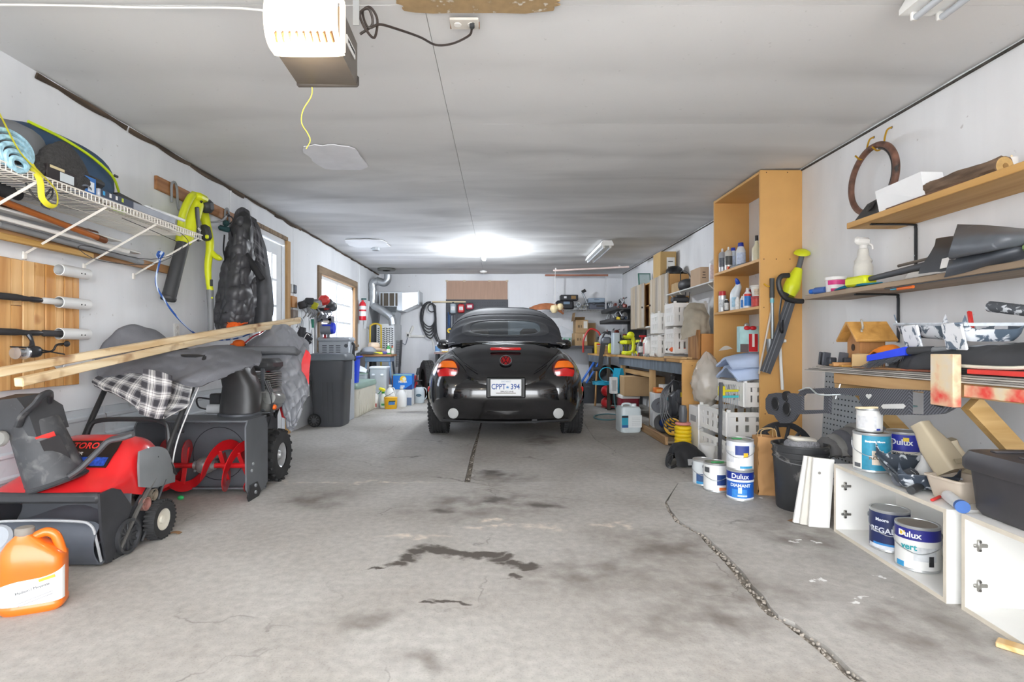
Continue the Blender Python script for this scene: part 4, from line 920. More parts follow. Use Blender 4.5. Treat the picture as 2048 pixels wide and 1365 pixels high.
# chute
cb,ct = Vector((-2.085,2.545,.36)),Vector((-2.175,2.52,.64));ax = (ct-cb).normalized()
ch = B().lathe([(.125,-.01),(.128,.004),(.118,.012),(.112,.1),(.098,.29),(.094,.30),(.088,.29),(.10,.1)],28,cb,ax,cap=False).o('chute',splat('434447','6e6e6e',.5,.7,13,.6),st)
B().lathe([(.130,0),(.134,.006),(.128,.014),(.118,.014)],28,cb-ax*.008,ax,cap=False).o('chute_ring',MBK,ch)
B().box(cb+ax*.17+Vector((.098,-.055,.0)),(.075,.004,.13),.001,(14,-18,38)).o('warning_label',mat('2b2a2c',.4,var=.1),ch)
B().box(cb+ax*.235+Vector((.085,-.062,.0)),(.07,.004,.03),.001,(14,-18,38)).o('warning_flash',mat('d63a35',.4),ch)
q = B();q.ring_loft([[ct+Vector(p_) for p_ in ((-.10,-.09,-.03),(.09,-.09,-.05),(.10,.08,-.03),(-.10,.08,-.01))],[ct+Vector(p_) for p_ in ((-.115,-.10,.06),(.06,-.10,.06),(.07,.08,.075),(-.115,.08,.075))],[ct+Vector(p_) for p_ in ((-.13,-.10,.11),(-.0,-.09,.125),(.0,.05,.135),(-.13,.05,.13))]])
q.o('deflector',mat('3f4043',.6,var=.2,sc=10,dirt='6b6b6b'),ch)
B().tube([ct+Vector(p_) for p_ in ((.02,-.105,-.0),(.05,-.115,.05),(.10,-.11,.10),(.12,-.10,.135),(.10,-.03,.14),(.06,.02,.10))],.017,8,5,flat=.012).o('deflector_handle',MBK,ch)
B().lathe([(.001,.02),(.03,.018),(.036,.008),(.036,0)],16,ct+Vector((-.05,-.11,-.055)),(0,-1,.15)).o('pivot_cap',mat('8d8c88',.5),ch)
B().tube([(-1.975,2.47,.40),(-1.945,2.5,.43),(-1.90,2.55,.50),(-1.87,2.58,.545),(-1.81,2.59,.56),(-1.765,2.60,.575)],.022,8,5,flat=.014).o('chute_lever',mat('4b4c4f',.5,var=.15),st)
# hood badge with lettering
def on_hood(u,v,off=.004):
    y = 2.60+.115*v;x = -2.20+.30*u;f = lambda yy: lerp([(2.54,.375),(2.60,.41),(2.66,.465),(2.72,.52),(2.80,.54)],yy);return (x,y,f(y)-.004*abs(u-.5)+off+.002)
bd = B().grid(lambda u,v: on_hood(u,v),10,8,.003).o('badge_panel',mat('1f1d1f',.35),st)
def text_hood(s_,size,col,cx_,cyv):
    vs,fs = text_geo(s_,size,.0006);b = B();sl = math.atan2(.11,.12)
    b.add([(cx_+v.x,cyv+v.y*math.cos(sl),lerp([(2.54,.375),(2.60,.41),(2.66,.465),(2.72,.52),(2.80,.54)],cyv+v.y*math.cos(sl))+.0085+v.z) for v in vs],fs);b.o('lettering',mat(col,.4),bd)
text_hood('TORO',.045,'e0332f',-2.06,2.69);text_hood('CCR',.03,'dadada',-2.08,2.655)
B().grid(lambda u,v: (lambda p_: (p_[0],p_[1],p_[2]+.002))(on_hood(.05+.9*u,.05+.3*v)),8,4,.001).o('badge_stripe',mat('2a4fb0',.4,var=.6,sc=60),bd)
# engine side cover and vents
ec = B().grid(ctrl_surf([[(-1.81,2.70,.47),(-1.80,2.80,.475),(-1.805,2.90,.44),(-1.82,2.965,.37)],[(-1.794,2.67,.40),(-1.785,2.78,.40),(-1.785,2.90,.37),(-1.80,2.97,.32)],[(-1.797,2.68,.30),(-1.787,2.78,.27),(-1.79,2.90,.26),(-1.80,2.97,.25)]]),14,12,.012).o('engine_cover',mat('75787b',.5,var=.1),st)
me = B().box((0,0,0),(.006,.008,.10),.001).mesh('vent_slot',mat('18181a',.7))
for k in range(9): inst(me,'vent_slot',ec,(-1.780,2.835+.014*k,.385-.007*k),(math.radians(38),0,math.radians(4)))
B().lathe([(.001,.01),(.03,.008),(.045,.004),(.045,-.01)],18,(-1.79,2.80,.29),(1,0,0)).o('starter_hub',MBK,ec)
bg = B().prism([(2.81,.33),(2.885,.30),(2.70,.03),(2.60,.0),(2.52,.0),(2.50,.05),(2.62,.17)],.012,(-1.80,0,0),(0,1,0),(0,0,1),(-1,0,0)).o('belt_guard',MBK,st)
for (y,z,r_,m) in ((2.592,.087,.082,mat('3a3b3e',.5)),(2.715,.205,.034,mat('b0857c',.4,.5)),(2.775,.235,.03,mat('9c9284',.4,.6))):
    pu = B().lathe([(r_*.25,.02),(r_*.3,.012),(r_*.8,.010),(r_*.84,.026),(r_,.026),(r_,.002),(.001,.002)],26,(-1.80,y,z),(1,0,0)).o('pulley',m,bg)
    if r_ > .05:
        for k in range(6): B().box((-1.786,y,z),(.006,.012,r_*1.7),.002,(k*30,0,0)).o('spoke',m,pu)
B().tube([(-1.785,2.53,.04),(-1.785,2.66,.19),(-1.785,2.80,.325)],.012,6,2,flat=.008).o('drive_belt',mat('4b4946',.7,var=.3),bg)
B().tube([(-1.785,2.68,.03),(-1.785,2.76,.13),(-1.785,2.87,.29)],.013,6,2,flat=.006).o('guard_rail',mat('303236',.45,.2),bg)
for s_ in (-1,1):
    x = -2.062+s_*.30;w_ = B().lathe([(.055,-.02),(.092,-.025),(.097,-.015),(.097,.015),(.092,.025),(.055,.02)],28,(x,2.80,.1),(1,0,0),cap=False).o('wheel',RUB,st)
    B().lathe([(.066,-.02),(.066,.012),(.05,.004),(.02,.008),(.018,.018),(.001,.02)],24,(x,2.80,.1),(s_,0,0)).o('hub',mat('dcd6c6',.6,var=.12),w_)
    me = B().box((0,0,0),(.046,.011,.008),.001).mesh('lug',RUB);tread(w_,me,.098,x,2.80,.1,28,.3)
hm = mat('2b2c2e',.4,.2,var=.1)
for s_ in (-1,1): B().tube([(-2.062+s_*.235,2.90,.27),(-2.062+s_*.245,3.0,.5),(-2.062+s_*.26,3.3,.93)],.015,10,4).o('handle_bar',hm,st)
B().tube([(-2.297,2.98,.40),(-2.28,3.0,.545),(-2.22,3.01,.585),(-2.0,3.01,.59),(-1.90,3.01,.58),(-1.845,3.0,.545),(-1.82,2.97,.40)],.013,8,5).o('cross_bar',hm,st)
B().tube([(-2.322,3.3,.93),(-2.2,3.31,.935),(-1.92,3.31,.935),(-1.802,3.3,.93)],.014,8,4).o('grip_bar',hm,st)
B().tube([(-1.80,2.95,.30),(-1.795,3.02,.5),(-1.765,3.2,.80)],.004,6).o('control_cable',mat('c9c9c9',.4),st)
# ---- two-stage snow blower
sb = thingw('snow_blower','grey two-stage snow blower with red auger and knobbly tyres','snow blower',(-1.97,3.8,0))
MHS = mat('66696e',.45,.25,var=.12,sc=4)
b = B();b.box((-1.97,3.74,.27),(.70,.012,.50));b.box((-1.97,3.60,.515),(.70,.30,.012),.002);b.box((-1.97,3.68,.03),(.70,.12,.012),.002,(-12,0,0));b.o('auger_housing',MHS,sb)
for s_ in (-1,1):
    x = -1.97+s_*.352;B().prism([(3.44,.08),(3.43,.48),(3.46,.522),(3.70,.522),(3.75,.46),(3.75,.06),(3.68,.02),(3.50,.02)],.01,(x-.005,0,0),(0,1,0),(0,0,1),(1,0,0)).o('side_plate',MHS,sb)
    sk_ = B().prism([(3.46,.0),(3.60,.0),(3.63,.03),(3.58,.10),(3.48,.10),(3.44,.03)],.008,(x+s_*.008-.004,0,0),(0,1,0),(0,0,1),(1,0,0)).o('skid_shoe',mat('2f3033',.4,.3),sb)
    for zz in (.04,.085): B().lathe([(.001,.01),(.011,.009),(.012,0)],6,(x+s_*.013,3.54,zz),(s_,0,0)).o('bolt',MGAL,sk_)
    for yy_,zz in ((3.5,.19),(3.52,.23)): B().lathe([(.001,.008),(.010,.007),(.011,0)],6,(x+s_*.006,yy_,zz),(s_,0,0)).o('bolt',MGAL,sb)
B().lathe([(.18,0),(.185,.0),(.185,.16),(.001,.16)],32,(-1.94,3.732,.255),(0,1,0),cap=False).o('impeller_tunnel',mat('2a2b2e',.35,.3),sb)
for k in range(4): B().box((-1.94+.08*math.cos(k*PI/2+.5),3.80,.255+.08*math.sin(k*PI/2+.5)),(.15,.05,.012),.002,(0,-math.degrees(k*PI/2+.5),0)).o('impeller_blade',mat('3a3c40',.3,.6),sb)
AX = (3.585,.205)
sh_ = B().cyl((-2.32,AX[0],AX[1]),(-1.62,AX[0],AX[1]),.018,n=12).o('auger_shaft',MRD2,sb)
for x0,x1,dr,ph in ((-2.30,-2.02,1,0),(-2.30,-2.02,1,PI),(-1.90,-1.64,-1,.4),(-1.90,-1.64,-1,PI+.4)):
    def hel(u,v,x0=x0,x1=x1,dr=dr,ph=ph): a = ph+dr*2*PI*.95*u;r_ = .105+.065*v;return (x0+(x1-x0)*u,AX[0]+r_*math.cos(a),AX[1]+r_*math.sin(a))
    f_ = B().grid(hel,40,3,.005).o('auger_flight',MRD2,sh_,60)
    for uu in (.25,.75):
        a = ph+dr*2*PI*.95*uu;x = x0+(x1-x0)*uu;B().box((x,AX[0]+.06*math.cos(a),AX[1]+.06*math.sin(a)),(.03,.12,.006),.001,(math.degrees(a),0,0)).o('flight_arm',MRD2,f_)
B().sph((-1.96,3.60,.205),(.055,.07,.055),16,10,.8).cyl((-2.03,3.59,.205),(-1.89,3.59,.205),.03).cyl((-1.96,3.6,.21),(-1.94,3.78,.25),.03).o('gearbox',mat('a7a8a6',.45,.6,var=.15,sc=20),sb)
for k in range(5): B().lathe([(.001,.006),(.008,.005),(.009,0)],6,(-1.96+.045*math.cos(k*1.256),3.535,.205+.042*math.sin(k*1.256)),(0,-1,0)).o('gearbox_bolt',MGAL,sb)
B().sph((-2.07,3.50,.015),(.022,.015,.014),10,6).o('paint_dab',mat('35c06a',.6),sb)
for x in (-2.24,-2.2): B().box((x,3.738,.42),(.04,.02,.05),.008).o('spare_pins',mat('4a4c50',.4,.4),sb)
for px in (390,420): p = w3(px,848,3.47);B().sph((p.x,3.46,.505),.006,8,6).o('rivet',MBK,sb)
# tall black discharge chute
rg = []
for z,x0,x1,y0,y1 in ((.53,-1.93,-1.68,3.66,3.84),(.62,-1.93,-1.68,3.67,3.86),(.72,-1.92,-1.69,3.68,3.88),(.82,-1.93,-1.74,3.66,3.90),(.88,-1.945,-1.76,3.62,3.90),(.905,-1.95,-1.78,3.58,3.85)):
    xm,ym,rx,ry = (x0+x1)/2,(y0+y1)/2,(x1-x0)/2,(y1-y0)/2
    rg.append([(xm+rx*math.copysign(abs(math.cos(t))**.6,math.cos(t)),ym+ry*math.copysign(abs(math.sin(t))**.6,math.sin(t)),z) for t in [2*PI*k/24 for k in range(24)]])
dc = B().ring_loft(rg).o('discharge_chute',mat('363637',.42,var=.2,sc=10),sb,50)
B().box((-1.80,3.66,.93),(.22,.14,.05),.015,(12,0,8)).o('chute_flap',MBK,dc)
B().lathe([(.13,0),(.14,.004),(.14,.02),(.12,.024)],24,(-1.805,3.75,.515),cap=False).o('chute_ring',MST,dc)
B().lathe([(.001,.02),(.012,.018),(.013,0)],6,(-1.76,3.585,.925),(0,-1,0)).o('chute_nut',MGAL,dc)
# engine, frame, wheels, bars
B().box((-1.88,4.05,.36),(.30,.34,.26),.02).o('frame_box',mat('3c3d40',.5,.2),sb)
en = B().box((-1.80,4.05,.60),(.26,.24,.18),.03).o('engine_block',mat('9a9b99',.4,.7,var=.2,sc=18),sb)
for k in range(7): B().box((-1.80,4.05,.70+.016*k),(.24,.22,.006),.001).o('cooling_fin',mat('a3a29d',.4,.7),en)
B().box((-1.80,4.05,.86),(.27,.25,.09),.03).o('fuel_tank',MBK,en)
B().cyl((-1.68,3.93,.62),(-1.68,4.12,.60),.045,n=16).o('carburettor',mat('b5b6b2',.35,.8),en)
B().sph((-1.655,3.96,.55),(.018,.02,.02),10,6).o('orange_knob',mat('e8661c',.4),en)
for k in range(3): B().tube([(-1.70,3.9+.03*k,.75),(-1.66,3.92+.02*k,.62),(-1.68,3.96,.48),(-1.72,4.0,.40)],.006,6).o('hose',DGR,en)
B().box((-2.02,3.86,.60),(.08,.08,.12),.01).o('chute_motor',DGR,sb);B().cyl((-2.05,3.80,.555),(-1.95,3.80,.555),.035,n=14).o('crank_hub',mat('d2d4d6',.4),sb)
B().tube([(-2.07,3.85,.62),(-2.14,3.82,.63),(-2.12,3.8,.57),(-2.05,3.8,.55)],.006,6).o('wire_loop',DGR,sb)
for s_ in (-1,1):
    x = -1.965+s_*.29;w_ = B().lathe([(.09,-.055),(.15,-.065),(.175,-.055),(.18,-.03),(.18,.03),(.175,.055),(.15,.065),(.09,.055)],36,(x,4.02,.188),(1,0,0),cap=False).o('wheel',RUB,sb)
    B().lathe([(.095,-.05),(.095,.045),(.08,.03),(.05,.02),(.03,.035),(.022,.05),(.001,.05)],28,(x,4.02,.188),(s_,0,0)).o('rim',mat('c4c6c8',.35,.6),w_)
    me = B().box((0,0,0),(.062,.022,.018),.003).mesh('lug',RUB)
    for xo,yw in ((-.034,.55),(.034,-.55)): tread(w_,me,.184,x+xo,4.02,.188,18,yw)
B().cyl((-2.25,4.02,.188),(-1.67,4.02,.188),.016,n=10).o('axle',MST,sb)
for s_ in (-1,1): B().tube([(-1.93+s_*.2,4.15,.45),(-1.93+s_*.22,4.35,.75),(-1.93+s_*.24,4.5,.98),(-1.93+s_*.25,4.68,1.02)],.014,8).o('handle_bar',hm,sb)
B().box((-1.88,4.38,.95),(.5,.16,.06),.015,(-15,0,0)).o('control_panel',mat('6a6c70',.5),sb)
p0 = w3(523,742,3.92);B().box((p0.x,3.95,.70),(.03,.03,.36),.004).o('chute_post',MST,sb)
# ---- clothes over the machines
jk = thingw('grey_jacket','dark grey work jacket with plaid flannel lining thrown over the snow thrower handle','jacket',(-2.05,3.3,.99))
MJ = mat('626368',.75,var=.12,sc=5,bump=.15,bsc=200)
rows = [W(3.5,(196,708,3.16),(250,670,3.3),(310,676,3.42),(380,702),(450,694,3.6),(522,705,3.6)),W(3.36,(190,720,3.15),(240,662,3.24),(308,664),(362,706),(440,700,3.42),(524,714,3.5)),W(3.2,(192,742,3.12),(236,712),(305,722),(350,742),(425,740),(522,726,3.42)),W(3.1,(198,756),(245,748),(302,752),(345,762),(398,774),(505,731,3.36))]
cloth(rows,60,44,.012,.024,11,1).o('shell',MJ,jk,60)
MPL = plaid('8b8a8d','dcdad6','3b3a3f')
rows = [W(3.17,(238,738),(285,742),(330,750),(388,766)),W(3.12,(208,750),(262,766),(318,782),(380,798)),W(3.06,(184,762),(245,790),(300,812),(372,816)),W(3.05,(188,772),(250,800),(285,828),(330,838))]
cloth(rows,36,30,.008,.014,12,5,uv=(6.5,4.2)).o('plaid_lining',MPL,jk,60)
rows = [W(3.02,(288,738),(318,744),(345,752)),W(3.0,(284,780),(316,790),(342,790)),W(3.0,(280,826),(304,836),(326,838))]
cloth(rows,18,24,.008,.008,14,6,uv=(2.2,3.2)).o('plaid_sleeve',MPL,jk,60)
B().tube(W(3.0,(279,820),(300,832),(327,836)),.007,6).o('cuff',mat('c9c7c5',.9,var=.2,sc=40),jk)
qj = thingw('quilted_jacket','grey quilted jacket with red lining draped over the snow blower handles','jacket',(-1.8,4.4,1.0))
MQ = mat('888a90',.42,var=.10,sc=4,spec=.6)
rows = [W(4.62,(486,700),(525,668),(562,650),(592,668),(616,688)),W(4.42,(500,715),(540,700),(575,700),(602,715),(619,720)),W(4.3,(524,728),(552,740),(582,752),(606,765),(617,790)),W(4.25,(540,742),(560,770),(584,795),(602,806),(612,800)),W(4.22,(552,760),(566,800),(578,838),(588,850),(596,840)),W(4.2,(560,790),(570,830),(575,858),(580,862),(588,858))]
fnq = ctrl_surf(rows,.022,13,9)
def quilt(u,v):
    p = Vector(fnq(u,v));k = abs(math.sin(PI*(u*4+v*7)))**.5*abs(math.sin(PI*(u*4-v*7)))**.5;return p+Vector((.004,-.012,.006))*k
B().grid(quilt,60,70,.012).o('shell',MQ,qj,70)
rows = [W(4.33,(612,700),(618,704),(622,712)),W(4.3,(604,722),(612,728),(619,740)),W(4.28,(603,742),(610,752),(618,770))]
cloth(rows,12,16,.006,.008,12,2).o('red_lining',mat('d9262c',.5,var=.12),qj,60)
rows = [W(4.34,(512,722),(520,718),(534,730)),W(4.32,(528,752),(540,752),(548,760)),W(4.3,(552,790),(560,790),(566,800)),W(4.28,(564,835),(570,838),(574,850))]
cloth(rows,10,24,.006,.006,12,4).o('red_lining',mat('cf2228',.5,var=.12),qj,60)
B().tube([Vector(fnq(.12,t/10))+Vector((0,-.016,0)) for t in range(11)],.005,6,2).o('zip',mat('a9abae',.35,.6),qj)
B().tube(W(4.5,(488,688),(505,674),(522,666),(528,660)),.006,6).o('red_seam',mat('b02632',.6),qj)
# ---- lumber resting across both machines
ML_ = wood('d2b487','efdcb8','Y',2.5,.6,1,'8a5a30')
def stick(a,c,lab):
    a,c = Vector(a),Vector(c);t = thingw('lumber_strip',lab,'lumber',a);d_ = (c-a).normalized();sd = d_.cross(Vector((0,0,1))).normalized();up = sd.cross(d_)
    rg = []
    for i in range(13):
        p = a+(c-a)*i/12+up*.010*math.sin(PI*i/12);rg.append([p+sd*x*.021+up*z*.019 for x,z in ((-.8,-1),(.8,-1),(1,-.8),(1,.8),(.8,1),(-.8,1),(-1,.8),(-1,-.8))])
    B().ring_loft(rg).o('board',ML_,t)
    e = B().prism([(-.016,-.014),(.016,-.014),(.016,.014),(-.016,.014)],.001,a-d_*.0008,sd,up,-d_).o('end_grain',mat('e8d4ae',.7,var=.1,sc=60),t);return t
A_ = w3(38,765,2.3);C_ = w3(597,643,5.2)
stick(A_,C_,'pale rough lumber strip with an exposed end lying across the snow machines')
stick(w3(-40,752,2.2),w3(598,639,5.24),'pale lumber strip lying behind the one with the exposed end')
# ---- jugs at the front
ju = thing('cleaner_jug','orange plastic jug with white label and dusty cap in front of the snow thrower','jug',(-1.775,2.06,0),24)
rg = []
for z,w_,d_,sh_x in ((0,.090,.055,0),(.012,.10,.062,0),(.03,.10,.062,0),(.034,.097,.059,0),(.12,.099,.060,0),(.165,.099,.06,0),(.20,.098,.059,0),(.235,.078,.05,-.016),(.262,.052,.038,-.026),(.28,.030,.028,-.03),(.286,.026,.026,-.03)):
    rg.append([(sh_x+w_*math.copysign(abs(math.cos(t))**.5,math.cos(t)),d_*math.copysign(abs(math.sin(t))**.5,math.sin(t)),z) for t in [2*PI*k/32 for k in range(32)]])
MOR = mat('e2701e',.3,var=.10,sc=9,coat=.3)
B().ring_loft(rg).o('bottle',MOR,ju,50)
B().tube([(.0,0,.272),(.035,0,.285),(.062,0,.27),(.075,0,.235),(.085,0,.195)],.017,10).o('handle',MOR,ju)
B().lathe([(.028,0),(.03,.004),(.03,.024),(.026,.028),(.001,.028)],22,(-.03,0,.284)).o('cap',mat('8a847c',.7,var=.15),ju)
def lab(u,v):
    a = math.radians(-172+164*u);x = .0985*math.copysign(abs(math.cos(a))**.5,math.cos(a));y = -.0605*abs(math.sin(a))**.5;top = .10+.06*u;return (x,y,.036+(top-.036)*v)
lb_ = B().grid(lab,30,6,-.0012).o('label',mat('e9e8e6',.5,var=.04),ju)
B().box((.055,-.0625,.128),(.05,.002,.010),0,(0,-14,0)).o('label_band',mat('f0b03c',.5),lb_)
text('Medium / Moyenne',.0135,mat('56585c'),lb_,(.012,-.0625,.095),(90,-14,0))
for z0 in (.062,.052): B().box((.02,-.0625,z0),(.11,.0015,.0012),0,(0,-17,0)).o('label_line',mat('6b6d72'),lb_)
j2 = thing('cleaner_bottle','white bottle with grey cap and purple and yellow label beside the orange jug','bottle',(-2.0,2.16,0))
B().lathe([(.001,0),(.075,0),(.08,.012),(.08,.19),(.07,.215),(.045,.235),(.03,.24),(.001,.24)],24).o('bottle',mat('d9dbe0',.4),j2)
B().lathe([(.001,.02),(.052,.018),(.062,.008),(.062,-.03),(.055,-.04)],22,(.02,-.045,.235),(.2,-.8,.6)).o('cap',mat('a7adb5',.4),j2)
patch_cyl(.08,.03,.185,-150,0).o('label',mat('c9c9d6',.5,var=.2,sc=40),j2)
patch_cyl(.0808,.15,.19,-150,0).o('label_band',mat('e8c91f',.5),j2);patch_cyl(.0808,.12,.14,-150,0).o('label_stripe',mat('5a3f93',.5),j2);patch_cyl(.0808,.04,.07,-100,-10).o('label_print',mat('6a56a0',.5,var=.4,sc=80),j2)
solo(B().grid(lambda u,v: (-1.76+.06*u,2.86+.03*v,.003+.006*math.sin(PI*u)),6,3,.002),'dry_leaf',mat('8a6a4a',.8,var=.3),'dry brown leaf scrap on the floor by the small wheel','leaf')
# ================================================================ hung on the left wall
# ---- leaf blower
lbw = thingw('leaf_blower','lime green cordless leaf blower with black nozzle hanging from a wall hook','leaf blower',(-2.27,3.95,1.8))
a_,c_ = Vector((-2.27,4.02,2.06)),Vector((-2.30,3.93,1.77));e_ = Vector((-2.335,3.80,1.325))
B().tube([a_+Vector((.01,.02,.03)),a_,(a_+c_)/2,c_,c_+(e_-c_)*.06],[.045,.062,.066,.055,.045],14,5).o('motor_housing',YEL,lbw)
B().tube([c_,c_+(e_-c_)*.5,e_],[.043,.045,.047],16,3).o('nozzle',mat('3d3e40',.55,var=.12),lbw)
B().lathe([(.047,0),(.05,.004),(.05,.02),(.047,.024)],16,e_-(e_-c_).normalized()*.02,(e_-c_).normalized(),cap=False).o('nozzle_rim',DGR,lbw)
B().tube([a_+Vector((.02,-.05,.05)),a_+Vector((.035,-.13,.0)),a_+Vector((.02,-.19,-.13)),c_+Vector((.02,-.08,.02))],.026,10).o('handle',YELD,lbw)
B().box(a_+Vector((.03,-.005,.045)),(.1,.12,.055),.018,(0,12,0)).o('battery_top',YEL,lbw)
B().box(a_+Vector((.045,.08,.0)),(.08,.1,.1),.025,(15,0,0)).o('battery',DGR,lbw)
d_ = (c_-a_).normalized();B().box((a_+c_)/2+Vector((.062,.0,-.02)),(.016,.04,.25),.005,(17,6,0)).o('side_panel',DGR,lbw)
text('40V',.03,MWH,lbw,(a_+c_)/2+Vector((.072,.0,-.06)),(90,17,90))
me = B().box((0,0,0),(.01,.03,.008),.001).mesh('vent_slot',DGR)
for k in range(5): inst(me,'vent_slot',lbw,(a_+c_)/2+Vector((.056,-.045-.012*k*.3,.07-.022*k)),(math.radians(17),0,0))
# ---- string trimmer
tr = thingw('string_trimmer','lime green string trimmer with grey lower shaft hanging beside the leaf blower','trimmer',(-2.3,4.25,1.1))
Y0 = 4.2
B().tube(W(Y0,(407,424),(413,450),(420,490),(416,530),(417,560),(421,582)),[.035,.032,.03,.026,.022,.024],12).o('upper_shaft',YEL,tr)
B().tube(W(Y0,(420,580),(421,620),(422,668)),[.026,.022,.022],12).o('lower_shaft',mat('7d7f82',.5,var=.08),tr)
B().tube(W(Y0,(419,500),(430,512),(438,516),(441,514)),[.02,.022,.024,.022],10).o('assist_handle',YEL,tr)
B().box(w3(411,466,Y0-.06),(.075,.07,.12),.02,(0,-12,0)).o('battery',DGR,tr);B().box(w3(414,474,Y0-.105),(.025,.02,.03),.006).o('battery_latch',YEL,tr)
B().box(w3(423,566,Y0-.03),(.02,.012,.05),.002).o('badge',DGR,tr);B().sph(w3(424,596,Y0-.025),.008,8,6).o('button',YEL,tr)
B().tube([w3(408,428,Y0),w3(404,420,Y0+.02),w3(399,424,Y0+.03)],.02,8).o('hang_loop',DGR,tr)
# ---- coats
co = thingw('quilted_coat','black quilted coat hanging inside out from the hook rail','coat',(-2.25,4.6,2.0))
MCO = mat('434347',.45,var=.15,sc=7,spec=.6)
rows = [W(4.62,(478,426),(487,422),(497,428)),W(4.56,(466,455),(484,448,4.5),(504,460,4.62)),W(4.55,(456,500),(482,495,4.46),(508,505,4.62)),W(4.52,(446,550),(478,545,4.42),(509,550,4.6)),W(4.5,(437,600),(474,600,4.40),(510,595,4.58)),W(4.5,(433,635),(470,640,4.40),(508,632,4.58)),W(4.52,(436,660),(470,668,4.45),(505,655,4.6))]
fnc = ctrl_surf(rows,.034,13,21)
def qc(u,v): p = Vector(fnc(u,v));k = (abs(math.sin(PI*(u*3+.2+.3*v)))*abs(math.sin(PI*(v*10+.4*u))))**.4;return p+Vector((.006,-.026,.004))*k
B().grid(qc,44,80,.02).o('quilted_body',MCO,co,70)
B().tube(W(4.44,(472,470),(468,520),(462,570),(448,620)),[.016,.03,.034,.03],10).o('sleeve',mat('3a3b3f',.6,var=.1),co)
B().box(w3(459,620,4.38),(.055,.004,.035),.001,(0,15,0)).o('care_label',mat('c9ccd2',.6),co)
c2 = thingw('work_coat','charcoal work coat with plaid flannel lining hanging beside the quilted coat','coat',(-2.15,4.8,2.0))
rows = [W(4.85,(494,432),(503,436),(512,444)),W(4.82,(498,470),(514,478,4.74),(526,490)),W(4.82,(500,520),(522,528,4.70),(536,545)),W(4.82,(502,580),(524,580,4.70),(542,590)),W(4.82,(503,630),(524,630,4.70),(543,625)),W(4.82,(500,662),(520,662,4.72),(540,655))]
cloth(rows,26,50,.02,.026,9,31).o('shell',mat('4e4f53',.7,var=.1),c2,60)
rows = [W(4.72,(500,440),(508,446),(514,456)),W(4.68,(506,470),(516,478),(525,492)),W(4.68,(505,500),(517,508),(530,518)),W(4.68,(512,520),(522,528),(532,536))]
cloth(rows,14,20,.008,.01,9,33,uv=(2.5,3.5)).o('plaid_lining',plaid('5f5f63','8b8b90','35353a'),c2,60)
B().tube(W(4.5,(464,455),(478,490),(494,515),(512,540),(524,560)),[.02,.028,.03,.03,.028],10).o('sleeve',mat('1f1f22',.8),c2)
B().lathe([(.001,.006),(.011,.005),(.012,0)],12,w3(513,536,4.66),(.3,-1,0)).o('snap_button',mat('b9a878',.3,.8),c2)
hc = thingw('black_hood','black padded hood hanging at the end of the hook rail','hood',(-2.2,4.65,2.1))
rows = [W(4.6,(478,428),(486,421),(494,428)),W(4.5,(468,452),(484,440),(502,455)),W(4.5,(470,480),(485,475),(503,482))]
cloth(rows,20,20,.02,.01,12,41).o('hood_shell',mat('2a2b2d',.55,var=.1),hc,60)
gs = thingw('garden_gloves','dark green clipped gloves hanging from the hook rail','gloves',w3(450,458,4.5));B().box(w3(449,458,4.5),(.10,.05,.045),.015,(0,15,0)).box(w3(452,447,4.5),(.05,.04,.05),.015).o('glove_bundle',mat('1f4446',.7,var=.2),gs)
B().tube(W(4.5,(449,470),(447,500),(450,520),(446,545)),.012,8,5,flat=.004).o('strap',DGR,gs)
wc = thingw('wire_coil','small coil of black cable on the last rail hook','cable',w3(456,438,4.6))
for k in range(4): B().tube([w3(456+10*math.cos(t),440+8*math.sin(t),4.58-.01*k) for t in [2*PI*j/10 for j in range(10)]],.006,6,3,True).o('cable_turn',DGR,wc)
hat = thingw('orange_hat','bright orange fluffy knit hat lying on the quilted coat by the lumber','hat',w3(468,655,4.4))
b = B()
p0 = w3(467,655,4.35);b.sph(p0,(.055,.04,.045),16,10)
for k in range(60):
    a,t = random.uniform(-1,1),random.uniform(0,2*PI);d_ = Vector((math.cos(t)*math.cos(a),math.sin(t)*math.cos(a),math.sin(a)));d_ = Vector((d_.x+(.9 if k % 3 == 0 else 0),d_.y,d_.z));b.cyl(p0+d_.normalized()*.035,p0+Vector((d_.x*.075,d_.y*.05,d_.z*.055)),.004,.001,5)
b.o('pile',mat('f0641a',.9,var=.15,sc=50),hat)
solo(B().sph((0,0,0),(.05,.04,.035),14,8,.9).sph((-.05,0,-.02),(.03,.03,.025),10,6),'orange_glove',mat('ee6a1e',.8,var=.12),'orange glove lying at the top of the quilted grey jacket','glove',w3(478,688,4.5))
